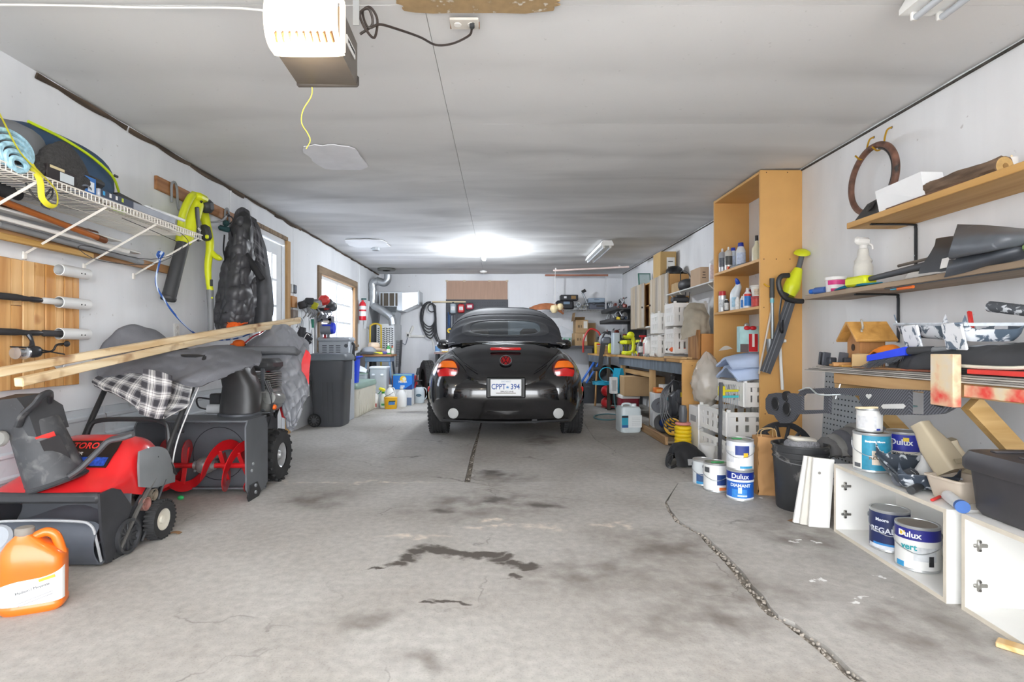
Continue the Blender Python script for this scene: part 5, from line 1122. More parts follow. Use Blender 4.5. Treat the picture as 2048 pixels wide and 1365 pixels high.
# ---- controls and hooks between door and window
XW = XL
th_ = thing('thermostat','small black weather display on the wall beside the door','display',lw(585,578)+Vector((.012,0,0)),90)
B().box((-.05,0,0),(.05,.02,.10),.004).o('bracket',mat('d8dadc',.5),th_);B().box((.03,0,0),(.09,.025,.10),.006).o('case',mat('30343c',.4),th_);B().box((.03,-.0135,.015),(.07,.002,.05)).o('screen',mat('6f7c8a',.2),th_)
for px,py,lab,m in ((590,605,'wooden wall block crowded with tools and clamps left of the window',wood('a9713c','c9955c','Z')),(592,632,'grey wooden wall block with small hooks under the tool rack',wood('6c6058','8d8178','Z'))):
    p = lw(px,py,XL+.02);t = thingw('wall_block',lab,'rack',p);B().box((XL+.02,p.y-.06,p.z),(.04,.16,.13),.004).o('block',m,t)
    if py < 610:
        cols = ['2d2e30','3a3b3d','8f9194','b2b01e','44474a','a8aaad','7c7f83','d8d8d6','3a3d40','c4302c']
        for k in range(14):                                       # clamps and scissors in a row on the rail
            yy_ = p.y+.03+.075*k;zz = p.z+random.uniform(-.03,.05);c0 = mat(cols[k % 10],.4,.3 if k % 3 else 0,var=.1)
            B().box((XL+.10+.05*(k % 2),yy_,zz),(.11,.03,.09),.02,(random.uniform(-30,30),random.uniform(-20,20),0)).o('clamp_body',c0,t)
            B().tube([(XL+.08,yy_,zz-.03),(XL+.13,yy_+.02,zz-.10),(XL+.10,yy_+.01,zz-.16)],.008,6).o('tool_shank',mat('9a9c9e',.35,.7),t)
        for k,c in enumerate(('c9322c','3a3b3e','505356')): B().box((XL+.2,p.y+.5+.16*k,p.z+.07-.03*k),(.13,.16,.12),.035,(10,15*k-10,20)).o('drill_body',mat(c,.45,var=.15),t)
        B().tube([(XL+.15,p.y+.95,p.z),(XL+.16,p.y+1.0,p.z-.1),(XL+.15,p.y+1.02,p.z-.17)],.004,5).o('red_string',mat('b04440',.7),t)
    else:
        for k in range(4): B().tube([(XL+.04,p.y-.1+.05*k,p.z-.02),(XL+.08,p.y-.1+.05*k,p.z-.05),(XL+.08,p.y-.1+.05*k,p.z-.12-.03*(k % 2)),(XL+.06,p.y-.1+.05*k,p.z-.14)],.005,6).o('hook',mat('8d8f92',.4,.6),t)
gl_ = thingw('winter_glove','black winter glove with white piping hanging by the door','glove',w3(608,672,6.35))
Yg = 6.35
B().tube(W(Yg,(606,655),(603,668),(600,680)),[.035,.05,.045],10).o('cuff',mat('3a3a3d',.8),gl_)
B().box(w3(611,676,Yg),(.11,.06,.10),.025,(0,35,0)).o('palm',mat('35353a',.8),gl_)
for k,(x0,y0,x1,y1) in enumerate(((612,668,622,672),(614,674,624,680),(612,681,621,687),(608,686,615,692))): B().tube([w3(x0,y0,Yg-.02),w3((x0+x1)/2+1,(y0+y1)/2,Yg-.03),w3(x1,y1,Yg-.02)],.02,8).o('finger',mat('2c2c30',.8),gl_)
B().tube(W(Yg-.045,(605,684),(609,676),(614,668),(620,672)),.005,6).o('piping',MWH,gl_)
gt = thingw('green_handled_tool','slim steel tool with a green grip standing by the window frame','tool',(XL+.05,6.9,0))
B().cyl(w3(627,720,6.9),w3(626,655,6.9),.008,n=8).cyl((w3(627,720,6.9).x,6.9,0),w3(627,720,6.9),.008,n=8).o('shaft',mat('b5b8ba',.3,.8),gt);B().cyl(w3(626,656,6.9),w3(625,639,6.9),.015,.019,n=10).o('grip',mat('1f7a62',.5),gt)
vac = thingw('cordless_vacuum','grey and blue handheld vacuum hanging in its dock on the window frame','vacuum',w3(655,650,7.1))
Yv = 7.15
B().box(w3(651,640,Yv),(.20,.10,.05),.01).box(w3(662,642,Yv),(.06,.1,.12),.01).box(w3(645,637,Yv),(.06,.1,.1),.01).o('dock',mat('6f7178',.5,var=.1),vac)
B().cyl(w3(643,659,Yv-.05),w3(664,659,Yv-.05),.07,n=20).o('dust_bin',mat('8c9098',.3,.3),vac);B().cyl(w3(664,657,Yv-.05),w3(669,657,Yv-.05),.078,.07,n=20).box(w3(655,651,Yv-.1),(.14,.03,.02),.008).o('blue_trim',mat('2b41d0',.35),vac)
for px,c in ((643,'b9bcc0'),(650,'c2333a'),(657,'7d8188')): B().cyl(w3(px,664,Yv),w3(px,677,Yv),.02,n=10).o('attachment',mat(c,.4),vac)
B().box(w3(652,644,Yv-.055),(.08,.004,.03)).o('sticker',mat('e6e0d4',.5),vac)
fe = thingw('fire_extinguisher','red fire extinguisher with white label mounted beside the window','extinguisher',w3(717,640,9.2))
p = w3(716,641,9.2);p.x = max(p.x,XL+.09)
B().lathe([(.001,0),(.055,0),(.06,.015),(.06,.26),(.045,.30),(.02,.32),(.02,.34),(.001,.34)],20,p).o('cylinder',mat('cf2030',.3,coat=.4),fe)
patch_cyl(.06,.07,.15,-150,0).o('label',mat('eceeee',.5),fe).location = p;patch_cyl(.06,.18,.24,-150,0).o('label',mat('e8eaea',.5),fe).location = p
B().box(p+Vector((.02,0,.36)),(.09,.02,.03),.006).cyl(p+Vector((0,0,.34)),p+Vector((0,0,.37)),.015).o('valve',mat('2c5b58',.4),fe)
# ================================================================ bins and boxes on the left floor
gb = thing('wheelie_bin','tall charcoal wheeled garbage bin with a lid','garbage bin',(-2.13,6.84,0))
def rrect(w,d,z,r=.3,cx=0,cy=0,n=28,e=.35): return [(cx+w/2*math.copysign(abs(math.cos(t))**e,math.cos(t)),cy+d/2*math.copysign(abs(math.sin(t))**e,math.sin(t)),z) for t in [2*PI*k/n for k in range(n)]]
MBIN = mat('4f5155',.5,var=.08,sc=4)
B().ring_loft([rrect(.36,.36,.0),rrect(.38,.38,.03),rrect(.42,.41,.56),rrect(.435,.42,.57),rrect(.455,.43,.82)]).o('body',MBIN,gb,40)
for k in range(3): B().box((-.05+.06*k,-.202-.00*k,.30),(.012,.008,.5),.003,(3,0,0)).o('rib',MBIN,gb)
B().ring_loft([rrect(.475,.45,.815),rrect(.50,.47,.825),rrect(.50,.47,.855),rrect(.46,.43,.895),rrect(.40,.38,.905)]).o('lid',mat('6a7076',.45,var=.06),gb,40)
B().tube([(-.2,.21,.86),(-.2,.245,.86),(.2,.245,.86),(.2,.21,.86)],.014,8,3).o('handle',MBIN,gb)
for s_ in (-1,): 
    w_ = B().lathe([(.03,-.025),(.075,-.025),(.08,-.015),(.08,.015),(.075,.025),(.03,.025)],24,(-.15,-.20,.08),(0,-1,0),cap=False).o('wheel',MBL,gb)
    B().lathe([(.001,.02),(.015,.02),(.016,.006),(.07,.006),(.07,0)],20,(-.15,-.20,.08),(0,-1,0)).o('hub',MBIN,w_)
    for k in range(5): B().box((-.15,-.2,.08),(.012,.052,.13),.003,(0,k*36,0)).o('spoke',mat('5a5c60',.5),w_)
gc = thing('vented_cabinet','light grey vented metal box standing behind the garbage bin','cabinet',(-2.205,7.29,0))
MGC = mat('b4bac1',.4,.1,var=.05);B().box((0,0,.53),(.41,.27,1.06),.012).o('body',MGC,gc);B().box((0,0,1.085),(.43,.285,.06),.018).o('lid',MGC,gc)
me = B().box((0,0,0),(.06,.004,.010),.001).mesh('vent_slot',mat('4a4f57',.6))
for i in range(3):
    for j in range(6): inst(me,'vent_slot',gc,(-.12+.09*i,-.136,.86+.028*j),(0,0,0))
B().lathe([(.001,.008),(.024,.006),(.026,0)],18,(.165,-.135,1.0),(0,-1,0)).o('round_lock',mat('4d5259',.4),gc)
B().tube([(.21,.0,1.04),(.24,-.02,1.0),(.235,-.03,.9),(.26,-.04,.8)],.018,8).o('hose',DGR,gc)
db = thing('deck_box','cream plastic deck box with sage green lid below the window','deck box',(-2.185,8.05,0))
MCR = mat('d5d0c2',.5,var=.05);MSG = mat('8ea598',.5,var=.05)
B().ring_loft([rrect(.40,1.10,0,e=.2),rrect(.42,1.12,.03,e=.2),rrect(.44,1.15,.40,e=.2)]).o('body',MCR,db,40)
B().ring_loft([rrect(.455,1.17,.395,e=.2),rrect(.46,1.19,.41,e=.2),rrect(.46,1.19,.44,e=.2),rrect(.43,1.15,.47,e=.2),rrect(.38,1.05,.475,e=.2)]).o('lid',MSG,db,40)
for k in range(10): B().box((.212,-.42+.095*k,.14),(.012,.05,.24),.004,(0,-2,0)).o('rib',MCR,db)
B().grid(lambda u,v: (.214+.008*v,-.5+1.0*u,.26+.02*math.sin(PI*u)+.10*v),14,3,.008).o('front_band',MCR,db)
rb = thing('recycling_bin','bright blue recycling bin standing on the green deck box lid','recycling bin',(-2.11,7.66,.476))
MBLU = mat('2447d6',.4,var=.06);B().ring_loft([rrect(.18,.20,.0),rrect(.185,.21,.02),rrect(.215,.25,.34),rrect(.235,.27,.345),rrect(.24,.275,.37),rrect(.215,.25,.372),rrect(.18,.2,.2)]).o('body',MBLU,rb,40)
B().tube([(.105,-.1,.365),(.14,-.06,.37),(.14,.06,.37),(.105,.1,.365)],.012,8).o('handle',MBLU,rb)
B().box((.045,-.113,.14),(.06,.003,.02),0,(-6,0,0)).o('label',mat('e6eaf2',.5),rb)
for k in range(3): B().tube([(.04+.02*math.cos(t+k*2.1),-.117,.225+.02*math.sin(t+k*2.1)) for t in (0,.6,1.2)],.003,5,3).o('recycling_mark',mat('dfe6f6',.5),rb)
# workmate table with hats
tb = thing('folding_workbench','folding workbench with blue steel legs and worn wood top by the furnace','workbench',(-2.08,9.35,0))
for y in (-.13,.13): B().box((0,y,.835),(.50,.22,.035),.004).o('top_board',wood('8a5a36','b5855c','X'),tb)
B().box((0,0,.77),(.44,.36,.09),.01).o('frame',mat('7c96b0',.4,.3),tb)
for sx_ in (-1,1):
    for sy_ in (-1,1): B().tube([(sx_*.19,sy_*.14,.78),(sx_*.27,sy_*.22,.0)],.028,4,1,flat=.018).o('leg',mat('8fb0cf',.4,.3) if sy_ < 0 else mat('3c444e',.5),tb)
ht = thing('sun_hat','cream straw sun hat lying on folded cloth on the workbench','hat',(-2.2,9.42,.93))
B().lathe([(.19,0),(.195,.008),(.12,.02),(.10,.03),(.095,.10),(.075,.125),(.03,.13),(.001,.125)],24,sx=1.05).o('hat_shell',mat('e2cdb4',.8,var=.08,sc=40),ht);B().lathe([(.101,.03),(.103,.032),(.101,.055),(.099,.055)],24,sx=1.05,cap=False).o('hat_band',mat('c7aa90',.8),ht)
cl = thing('folded_cloth','pinkish beige folded cloth on the workbench under the sun hat','cloth',(-2.13,9.42,.853))
for k in range(3): B().grid(lambda u,v,k=k: (-.2+.42*u+.01*k,-.1+.2*v,.012+.024*k+.012*math.sin(9*u+k)),12,6,.018).o('fold',mat('cfb2a6',.9,var=.08),cl)
cp = thing('visor_hat','grey sun hat with a dark brim at the front of the workbench','hat',(-2.24,9.24,.855))
B().lathe([(.11,0),(.112,.05),(.09,.10),(.05,.125),(.001,.13)],22,sx=1.15).o('crown',mat('9b9da2',.8,var=.08),cp)
B().grid(lambda u,v: ((.12+.09*v)*1.2*math.cos(-PI*u),-(.10+.09*v)*math.sin(PI*u)*1.0,.03-.03*v+.02*math.sin(PI*u)),18,4,.006).o('brim',mat('4d4f53',.8),cp)
for nm,x,y,lab,r_,h_,c0,c1 in (('cleaning_bottle',-1.92,9.3,'green and white cleaning bottle on the workbench',.035,.16,'2f9a46','e9f0ea'),('glass_jar',-1.865,9.36,'small jar with an orange lid at the workbench corner',.03,.12,'b9c4b4','d7633a')):
    t = thing(nm,lab,'bottle',(x,y,.853));B().lathe([(.001,0),(r_,0),(r_,h_*.65),(r_*.5,h_*.85),(r_*.4,h_),(.001,h_)],16).o('bottle',mat(c0,.3),t);B().lathe([(.001,h_*1.2),(r_*.45,h_*1.2),(r_*.45,h_*.95)],12).o('cap',mat(c1,.4),t);patch_cyl(r_,h_*.15,h_*.55,-150,-30).o('label',mat('f0e9e4',.5,var=.1),t)
solo(B().box((0,0,.02),(.16,.07,.04),.012),'sponge',mat('d8d63a',.8,var=.1),'yellow and green sponge pack on the workbench edge','sponge',(-2.07,9.16,.853),5)
solo(B().box((0,0,.025),(.09,.05,.05),.015),'purple_roll',mat('5c5f9e',.6),'small purple packet on the workbench beside the green bottle','packet',(-1.97,9.2,.853))
# totes behind the deck box
def tote(nm,lab,loc,w,d,h,mb,ml,rz=0):
    t = thing(nm,lab,'tote',loc,rz);B().ring_loft([rrect(w*.86,d*.86,0,e=.25),rrect(w*.9,d*.9,.02,e=.25),rrect(w,d,h*.93,e=.25),rrect(w*1.04,d*1.04,h*.94,e=.25),rrect(w*1.04,d*1.04,h*.97,e=.25)]).o('tub',mb,t,40)
    B().ring_loft([rrect(w*1.05,d*1.05,h*.965,e=.25),rrect(w*1.06,d*1.06,h*.98,e=.25),rrect(w*.98,d*.98,h,e=.25)]).o('lid',ml,t,40)
    for k in (-1,1): B().box((k*w*.25,-d*.52,h*.8),(w*.16,.02,.03),.006).o('latch',ml,t)
    return t
MCL = film('dfe8ef',.35);
tote('clear_tote','tall clear plastic tote with white lid behind the deck box',(-1.985,8.92,0),.28,.32,.66,MCL,mat('e9eef3',.4))
tote('green_lid_tote','clear tote with a sage green lid beside the tall clear tote',(-2.285,8.84,0),.26,.30,.56,MCL,MSG)
solo(B().grid(ctrl_surf([[(-.13,-.12,0),(0,-.14,.03),(.13,-.12,.0)],[(-.12,0,.07),(0,0,.11),(.12,0,.05)],[(-.12,.12,0),(0,.13,.04),(.12,.12,0)]],.015,14,3),16,14,.01),'white_rag',mat('e8ecf2',.8),'crumpled white rag on the green lidded tote','rag',(-2.285,8.82,.563))
# row in front of the boxes
wj = thing('white_jug','white jug with a red print beside the deck box','jug',(-2.02,8.70,0))
B().lathe([(.001,0),(.06,0),(.065,.012),(.065,.20),(.05,.23),(.025,.245),(.001,.25)],18,sx=1.05).o('bottle',mat('eceae6',.4),wj);B().lathe([(.026,.24),(.028,.245),(.028,.27),(.001,.272)],14).o('cap',mat('e0ddd8',.4),wj)
patch_cyl(.0685,.02,.075,-110,-50).o('red_print',mat('c65a58',.5,var=.3,sc=60),wj);patch_cyl(.0685,.15,.17,-105,-75).o('dark_print',mat('3a3a40',.5),wj)
sp_ = thing('spray_bottle','clear spray bottle with yellow and green trigger beside the yellow pail','spray bottle',(-1.875,8.66,0))
B().lathe([(.001,0),(.045,0),(.05,.01),(.05,.17),(.03,.215),(.016,.24),(.001,.24)],18).o('bottle',mat('dfe6e2',.3),sp_);patch_cyl(.05,.02,.11,-160,-20).o('label',mat('dcefe0',.5),sp_);patch_cyl(.051,.045,.075,-110,-40).o('label_print',mat('2f9a50',.5),sp_)
B().lathe([(.022,.235),(.024,.24),(.024,.262),(.001,.264)],14).o('collar',mat('2f9a46',.4),sp_);B().box((-.015,0,.30),(.11,.035,.05),.015,(0,18,0)).cyl((0,0,.26),(0,0,.30),.016).o('trigger_head',mat('ece32a',.4),sp_);B().tube([(-.03,0,.285),(-.055,0,.25),(-.075,0,.225)],.007,6).o('trigger',mat('2f8a40',.4),sp_)
pa = thing('yellow_pail','yellow pail of garden powder with blue label on the floor','pail',(-1.735,8.58,0))
B().lathe([(.001,0),(.092,0),(.096,.01),(.104,.17),(.108,.172),(.108,.182),(.001,.184)],26).o('pail',mat('efb51d',.45,var=.06),pa)
pr_ = lambda z: .096+.008*z/.17
patch_cyl(pr_,.07,.115,-100,-40).o('label',mat('4c86c8',.5,var=.15,sc=40),pa);patch_cyl(lambda z: pr_(z)+.0008,.115,.135,-95,-35).o('dark_band',mat('3a4a38',.5),pa)
B().tube([(-.106,0,.165),(-.07,-.09,.20),(.0,-.12,.23),(.06,-.1,.27)],.004,5).o('bail',DGR,pa)
for i,(x,y,hh,lab) in enumerate(((-1.80,8.84,.34,'milky plastic jug with a handle behind the yellow pail'),(-1.615,8.86,.30,'milky plastic jug next to the white carton'))):
    t = thing('milky_jug',lab,'jug',(x,y,0));B().lathe([(.001,0),(.08,0),(.085,.015),(.085,hh*.6),(.05,hh*.85),(.025,hh*.92),(.025,hh),(.001,hh)],20,sy=.8).o('bottle',mat('e6e7e6',.4,var=.05),t);B().tube([(.02,0,hh*.9),(.065,0,hh*.88),(.08,0,hh*.62)],.011,8).o('handle',mat('e3e4e3',.4),t);B().lathe([(.026,hh*.97),(.03,hh*.98),(.03,hh+.02),(.001,hh+.022)],12).o('cap',mat('d3d6d8',.4),t)
def carton(nm,lab,loc,d,m,rz=0,cat='box',tape=None):
    t = thing(nm,lab,cat,loc,rz);B().box((0,0,d[2]/2),d,.004).o('carton',m,t)
    if tape: B().box((0,0,d[2]+.0008),(d[0]*.98,.05,.0016)).o('tape',tape,t)
    return t
t = carton('white_carton','white carton with blue corner under the iced tea case',(-1.62,9.12,0),(.30,.24,.27),mat('e6e6e4',.6,var=.04));B().box((.10,-.121,.07),(.09,.002,.13)).o('blue_panel',mat('6a7c9a',.5),t);B().box((-.08,-.121,.08),(.08,.002,.14)).o('green_panel',mat('9ab87e',.5,var=.3,sc=40),t)
t = carton('iced_tea_case','bright blue iced tea case with yellow sun logo on a white carton',(-1.625,9.12,.273),(.32,.24,.25),mat('1878d6',.4,var=.12,sc=3));
B().lathe([(.001,.002),(.055,.002),(.055,0)],26,(0.01,-.1205,.17),(0,-1,0)).o('logo_sun',mat('f4c62e',.5),t);B().lathe([(.001,.0035),(.03,.0035),(.03,.001)],20,(.03,-.1205,.175),(0,-1,0),sy=.8).o('logo_leaf',mat('e6efdc',.5),t)
text('NESTEA',.05,mat('ffffff',.4),t,(.005,-.1245,.125),bold=.0015,sx=.8);B().box((.0,-.1215,.05),(.07,.002,.035),0).o('logo_badge',mat('cfd8e6',.5),t);B().prism([(.02,.0),(.16,.0),(.16,.09)],.002,(0,-.1225,0)).o('corner_flash',mat('16387c',.5,var=.3),t);B().box((0,-.121,.241),(.32,.002,.016)).o('green_edge',mat('9fd0a8',.5),t)
t = carton('red_soda_case','red soda case with white script standing behind the pump sprayer',(-1.63,9.76,0),(.24,.26,.46),mat('c8242c',.45,var=.08));
for k in range(4): B().tube([(-.08+.04*k,-.131,.30),(-.07+.04*k,-.131,.36),(-.05+.04*k,-.131,.38),(-.06+.04*k,-.131,.30),(-.05+.04*k,-.131,.24)],.006,5).o('script_stroke',mat('f4ecec',.5),t)
B().box((0,-.131,.13),(.22,.002,.05)).o('white_band',mat('f0e4e2',.5),t)
ps = thing('pump_sprayer','white pump sprayer tank with black wand','sprayer',(-1.42,9.46,0))
B().lathe([(.001,0),(.09,0),(.10,.015),(.10,.20),(.085,.25),(.05,.275),(.045,.30),(.001,.30)],24).o('tank',mat('d3dee4',.35,var=.04),ps);B().lathe([(.05,.28),(.055,.285),(.055,.31),(.001,.312)],18).o('neck_ring',DGR,ps)
B().tube([(0,0,.31),(0,0,.37),(-.06,0,.39),(.06,0,.39)],.012,8,1).o('pump_handle',DGR,ps);B().tube([(.06,-.02,.27),(.12,-.02,.25),(.15,-.02,.15),(.12,-.03,.08),(.10,-.04,.06)],.01,7).o('hose',mat('c3ccd0',.4),ps)
B().tube([(-.13,-.06,.06),(-.08,-.06,.30),(.02,-.06,.62)],.011,7,2).o('wand',DGR,ps);B().box((-.01,-.06,.55),(.05,.03,.12),.01,(0,12,0)).o('wand_grip',DGR,ps);B().sph((-.135,-.06,.05),.02,8,6).o('nozzle',mat('2c7a5a',.4),ps);B().lathe([(.001,.002),(.05,.002),(.05,0)],20,(.01,-.098,.14),(0,-1,0),sy=.5).o('logo',mat('5a7686',.5),ps)
tl = thing('old_winter_tyre','used tyre standing upright between the car and the back wall','wheel',(-1.37,10.2,.361),20)
tt = B().lathe([(.2,-.09),(.30,-.105),(.345,-.09),(.36,-.06),(.36,-.03),(.35,-.028),(.35,-.022),(.36,-.02),(.36,.02),(.35,.022),(.35,.028),(.36,.03),(.36,.06),(.345,.09),(.30,.105),(.2,.09)],36,(0,0,0),(1,0,0),cap=False).o('casing',mat('3b3a39',.8,var=.2,sc=12),tl)
me = B().box((0,0,0),(.05,.03,.012),.003).mesh('tread_block',mat('3b3a39',.8,var=.2,sc=12))
for xo in (-.055,.0,.055):
    for k in range(36): a = 2*PI*(k+xo*6)/36;inst(me,'tread_block',tt,(xo,.357*math.cos(a),.357*math.sin(a)),(a-PI/2,0,.2))
# hand truck
hk = thing('hand_truck','yellow hand truck frame leaning in the back corner','hand truck',(-2.26,9.79,0))
B().tube([(-.10,0,.1),(-.10,.02,1.25),(-.08,.03,1.37),(0,.03,1.40),(.08,.03,1.37),(.10,.02,1.25),(.10,0,.1)],.016,8,5).o('frame',mat('d8b83a',.4),hk)
for z in (.5,.9): B().box((0,.01,z),(.2,.02,.03)).o('cross_bar',mat('d8b83a',.4),hk)
B().box((0,-.1,.05),(.3,.2,.01)).o('toe_plate',mat('d8b83a',.4),hk)
for s_ in (-1,1): B().lathe([(.02,-.03),(.09,-.03),(.1,0),(.09,.03),(.02,.03)],18,(s_*.14,.08,.1),(1,0,0)).o('wheel',RUB,hk)
solo(B().box((0,0,0),(.04,.03,1.1),.006,(0,4,0)),'fence_stake',DGR,'slim black post leaning against the furnace','post',(-1.86,9.98,.56))
# ---- furnace and ducts
fu = thingw('furnace','white furnace cabinet with louvred panel in the back corner','furnace',(-2.12,10.35,0))
MFU = mat('c9cdcf',.4,.3,var=.08);B().box((-2.12,10.35,.93),(.34,.70,.96),.008).o('cabinet',MFU,fu);B().box((-2.12,10.35,.225),(.4,.74,.45),.01).o('plinth',mat('9c6a50',.8,var=.25,sc=12),fu)
fp = B().box((-2.12,9.995,1.10),(.325,.012,.62),.003).o('front_panel',mat('d6dadb',.4,.2,var=.05),fu)
me = B().box((0,0,0),(.042,.006,.016),.002).mesh('louvre',mat('3f4547',.5))
for i in range(6):
    for j in range(13): inst(me,'louvre',fp,(-2.245+.05*i,9.988,.90+.035*j),(0,(.45 if i % 2 else -.45),0))
b_ = B().box((-1.945,10.35,.85),(.012,.5,.5),.002).o('side_grille',mat('8a8f92',.4,.3),fu)
for k in range(14): B().box((-1.937,10.35,.64+.032*k),(.006,.46,.01)).o('slat',mat('54595d',.5),b_)
B().box((-2.12,9.99,.68),(.26,.01,.08),.003).o('lower_grille',mat('b9bec1',.4),fu)
B().ring_loft([[(-2.25,10.05,1.41),(-1.97,10.05,1.41),(-1.97,10.65,1.41),(-2.25,10.65,1.41)],[(-2.22,10.1,1.66),(-1.95,10.1,1.66),(-1.95,10.65,1.66),(-2.22,10.65,1.66)]]).o('plenum',MGAL,fu)
d1 = B().box((-2.06,10.42,1.84),(.44,.5,.36),.004).o('duct_box',MGAL,fu);B().box((-2.09,10.168,1.87),(.32,.006,.24)).o('duct_opening',mat('5d564c',.8),d1)
for x in (-2.2,-2.09,-1.98): B().box((x,10.163,1.87),(.02,.01,.24)).o('duct_stay',MGAL,d1)
B().ring_loft([[(-2.24,10.16,1.72),(-1.94,10.16,1.72),(-1.94,10.10,1.64),(-2.24,10.10,1.64)],[(-2.24,10.165,1.74),(-1.94,10.165,1.74),(-1.94,10.06,1.63),(-2.24,10.06,1.63)]]).o('duct_flap',mat('8f9498',.35,.7),d1)
B().ring_loft([[(-1.84,10.2,1.66),(-1.84,10.66,1.66),(-1.84,10.66,2.0),(-1.84,10.2,2.0)],[(-1.55,10.25,1.80),(-1.55,10.66,1.80),(-1.55,10.66,2.02),(-1.55,10.25,2.02)]]).o('side_duct',mat('d0d5d8',.25,.9,var=.06),d1)
B().ring_loft([[(-1.56,10.23,1.78),(-1.56,10.68,1.78),(-1.56,10.68,2.04),(-1.56,10.23,2.04)],[(-1.53,10.23,1.78),(-1.53,10.68,1.78),(-1.53,10.68,2.04),(-1.53,10.23,2.04)]]).o('duct_flange',MGAL,d1)
fp_ = thingw('flue_pipe','bent galvanised flue pipe from furnace up to the ceiling collar','pipe',(-2.1,9.95,1.4))
Yp = 10.0
pts = [w3(786,650,Yp),w3(782,635,Yp),w3(765,622,Yp),w3(747,610,Yp),w3(741,598,Yp),w3(741,580,Yp),w3(744,568,Yp),w3(756,563,Yp),w3(768,566,Yp),w3(775,560,Yp),w3(776,550,Yp)]
pts = [Vector((max(q.x,XL+.08),q.y,q.z)) for q in pts]
B().tube(pts,.072,18,6).o('pipe_run',MGAL,fp_,50)
for i in (1,3,5,7): B().lathe([(.074,-.012),(.080,-.008),(.080,.008),(.074,.012)],18,pts[i],pts[i+1]-pts[i-1],cap=False).o('seam_band',MGAL,fp_)
B().lathe([(.07,0),(.16,0),(.17,-.012),(.16,-.03),(.07,-.035)],26,(w3(773,548,Yp).x,Yp,H-.015),cap=False).o('ceiling_collar',mat('84837e',.4,.7),fp_)
solo(B().box((0,0,0),(.05,.02,.5),.004,(0,8,0)),'sheet_metal_offcut',mat('d0d4d8',.5),'bent grey metal strip leaning on the wall behind the hand truck','strip',(XL+.06,9.6,1.55))
# ================================================================ makers for small stock
def bottle(nm,lab,loc,r,h,cb,cc,lc=None,neck=.4,sh=.7,cat='bottle',group=None,caph=.12,sy=1,rz=0,capr=None):
    t = thing(nm,lab,cat,loc,rz,group);B().lathe([(.001,0),(r*.95,0),(r,h*.03),(r,h*sh),(r*neck*1.15,h*(sh+.16)),(r*neck,h*.9),(r*neck,h*.93),(.001,h*.93)],18,sy=sy).o('bottle',mat(cb,.35,var=.05),t)
    B().lathe([(.001,h*(.93+caph)),((capr or r*neck)*1.0,h*(.93+caph)),((capr or r*neck*1.15),h*.9)],14,sy=sy).o('cap',mat(cc,.4),t)
    if lc: patch_cyl(r,h*.12,h*(sh-.08),-165,-15).o('label',mat(lc,.5,var=.18,sc=50),t).scale = (1,sy,1)
    return t
def aerosol(nm,lab,loc,r,h,cb,cc,lc=None,group=None):
    t = thing(nm,lab,'spray can',loc,0,group);B().lathe([(.001,0),(r*.96,0),(r,.006),(r,h*.78),(r*.9,h*.80),(r*.55,h*.86),(.001,h*.86)],18).o('can',mat(cb,.3,.3,var=.05),t)
    B().lathe([(r*.9,h*.79),(r*.92,h*.80),(r*.88,h),(.001,h)] if cc[0] != '-' else [(r*.25,h*.86),(r*.28,h*.95),(r*.2,h),(.001,h)],16).o('cap',mat(cc.strip('-'),.4),t)
    if lc: patch_cyl(r,h*.22,h*.6,-170,-10).o('label',mat(lc,.45,var=.25,sc=60),t)
    return t
def drill(loc,lab,rz=0,body=None,group='lime power tools on the workbench',tilt=0):
    body = body or YEL;t = thing('power_drill',lab,'drill',loc,rz,group,rx=tilt)
    B().lathe([(.001,-.075),(.025,-.073),(.033,-.05),(.034,.03),(.028,.06),(.02,.07),(.001,.07)],16,(0,0,.19),(0,1,0)).o('motor_housing',body,t);B().lathe([(.02,0),(.021,.01),(.016,.05),(.008,.06),(.001,.06)],14,(0,.065,.19),(0,1,0)).o('chuck',MBL,t)
    B().tube([(0,-.02,.175),(0,-.03,.11),(0,-.035,.05)],[.022,.019,.022],10).o('grip',DGR,t);B().box((0,-.03,.03),(.07,.11,.055),.012).o('battery',body,t);B().box((0,.01,.14),(.014,.018,.03),.004).o('trigger',MBL,t);return t
# ================================================================ back wall
wp = thing('plywood_sheet','plain brown plywood panel high on the back wall','panel',(-.46,YB-.012,2.11))
B().box((0,0,0),(1.22,.02,.38),.002).o('sheet',mat('b0907c',.7,var=.07,sc=5,stretch=(6,1,.5)),wp)
for x in (-.6,-.25,.25,.6): B().box((x,-.012,.185),(.05,.004,.03)).o('tape_tab',mat('c9b9a0',.7),wp)
pg = thing('black_pegboard','black pegboard on the back wall behind the car','pegboard',(-.46,YB-.014,1.45))
B().box((0,0,0),(1.24,.02,.95),.002).o('board',mat('45464c',.6,var=.1),pg)
b = B()
for i in range(24):
    for j in range(18): b.box((-.59+.05*i,-.0105,-.44+.05*j),(.008,.002,.008))
b.o('peg_holes',mat('1c1c20',.8),pg,kind='stuff')
solo(B().box((0,0,0),(.68,.03,.03),.003),'pale_batten',wood('cbb894','e6d8b8','X'),'pale wooden batten across the top of the hose hooks on the back wall','batten',(-1.02,YB-.05,1.875))
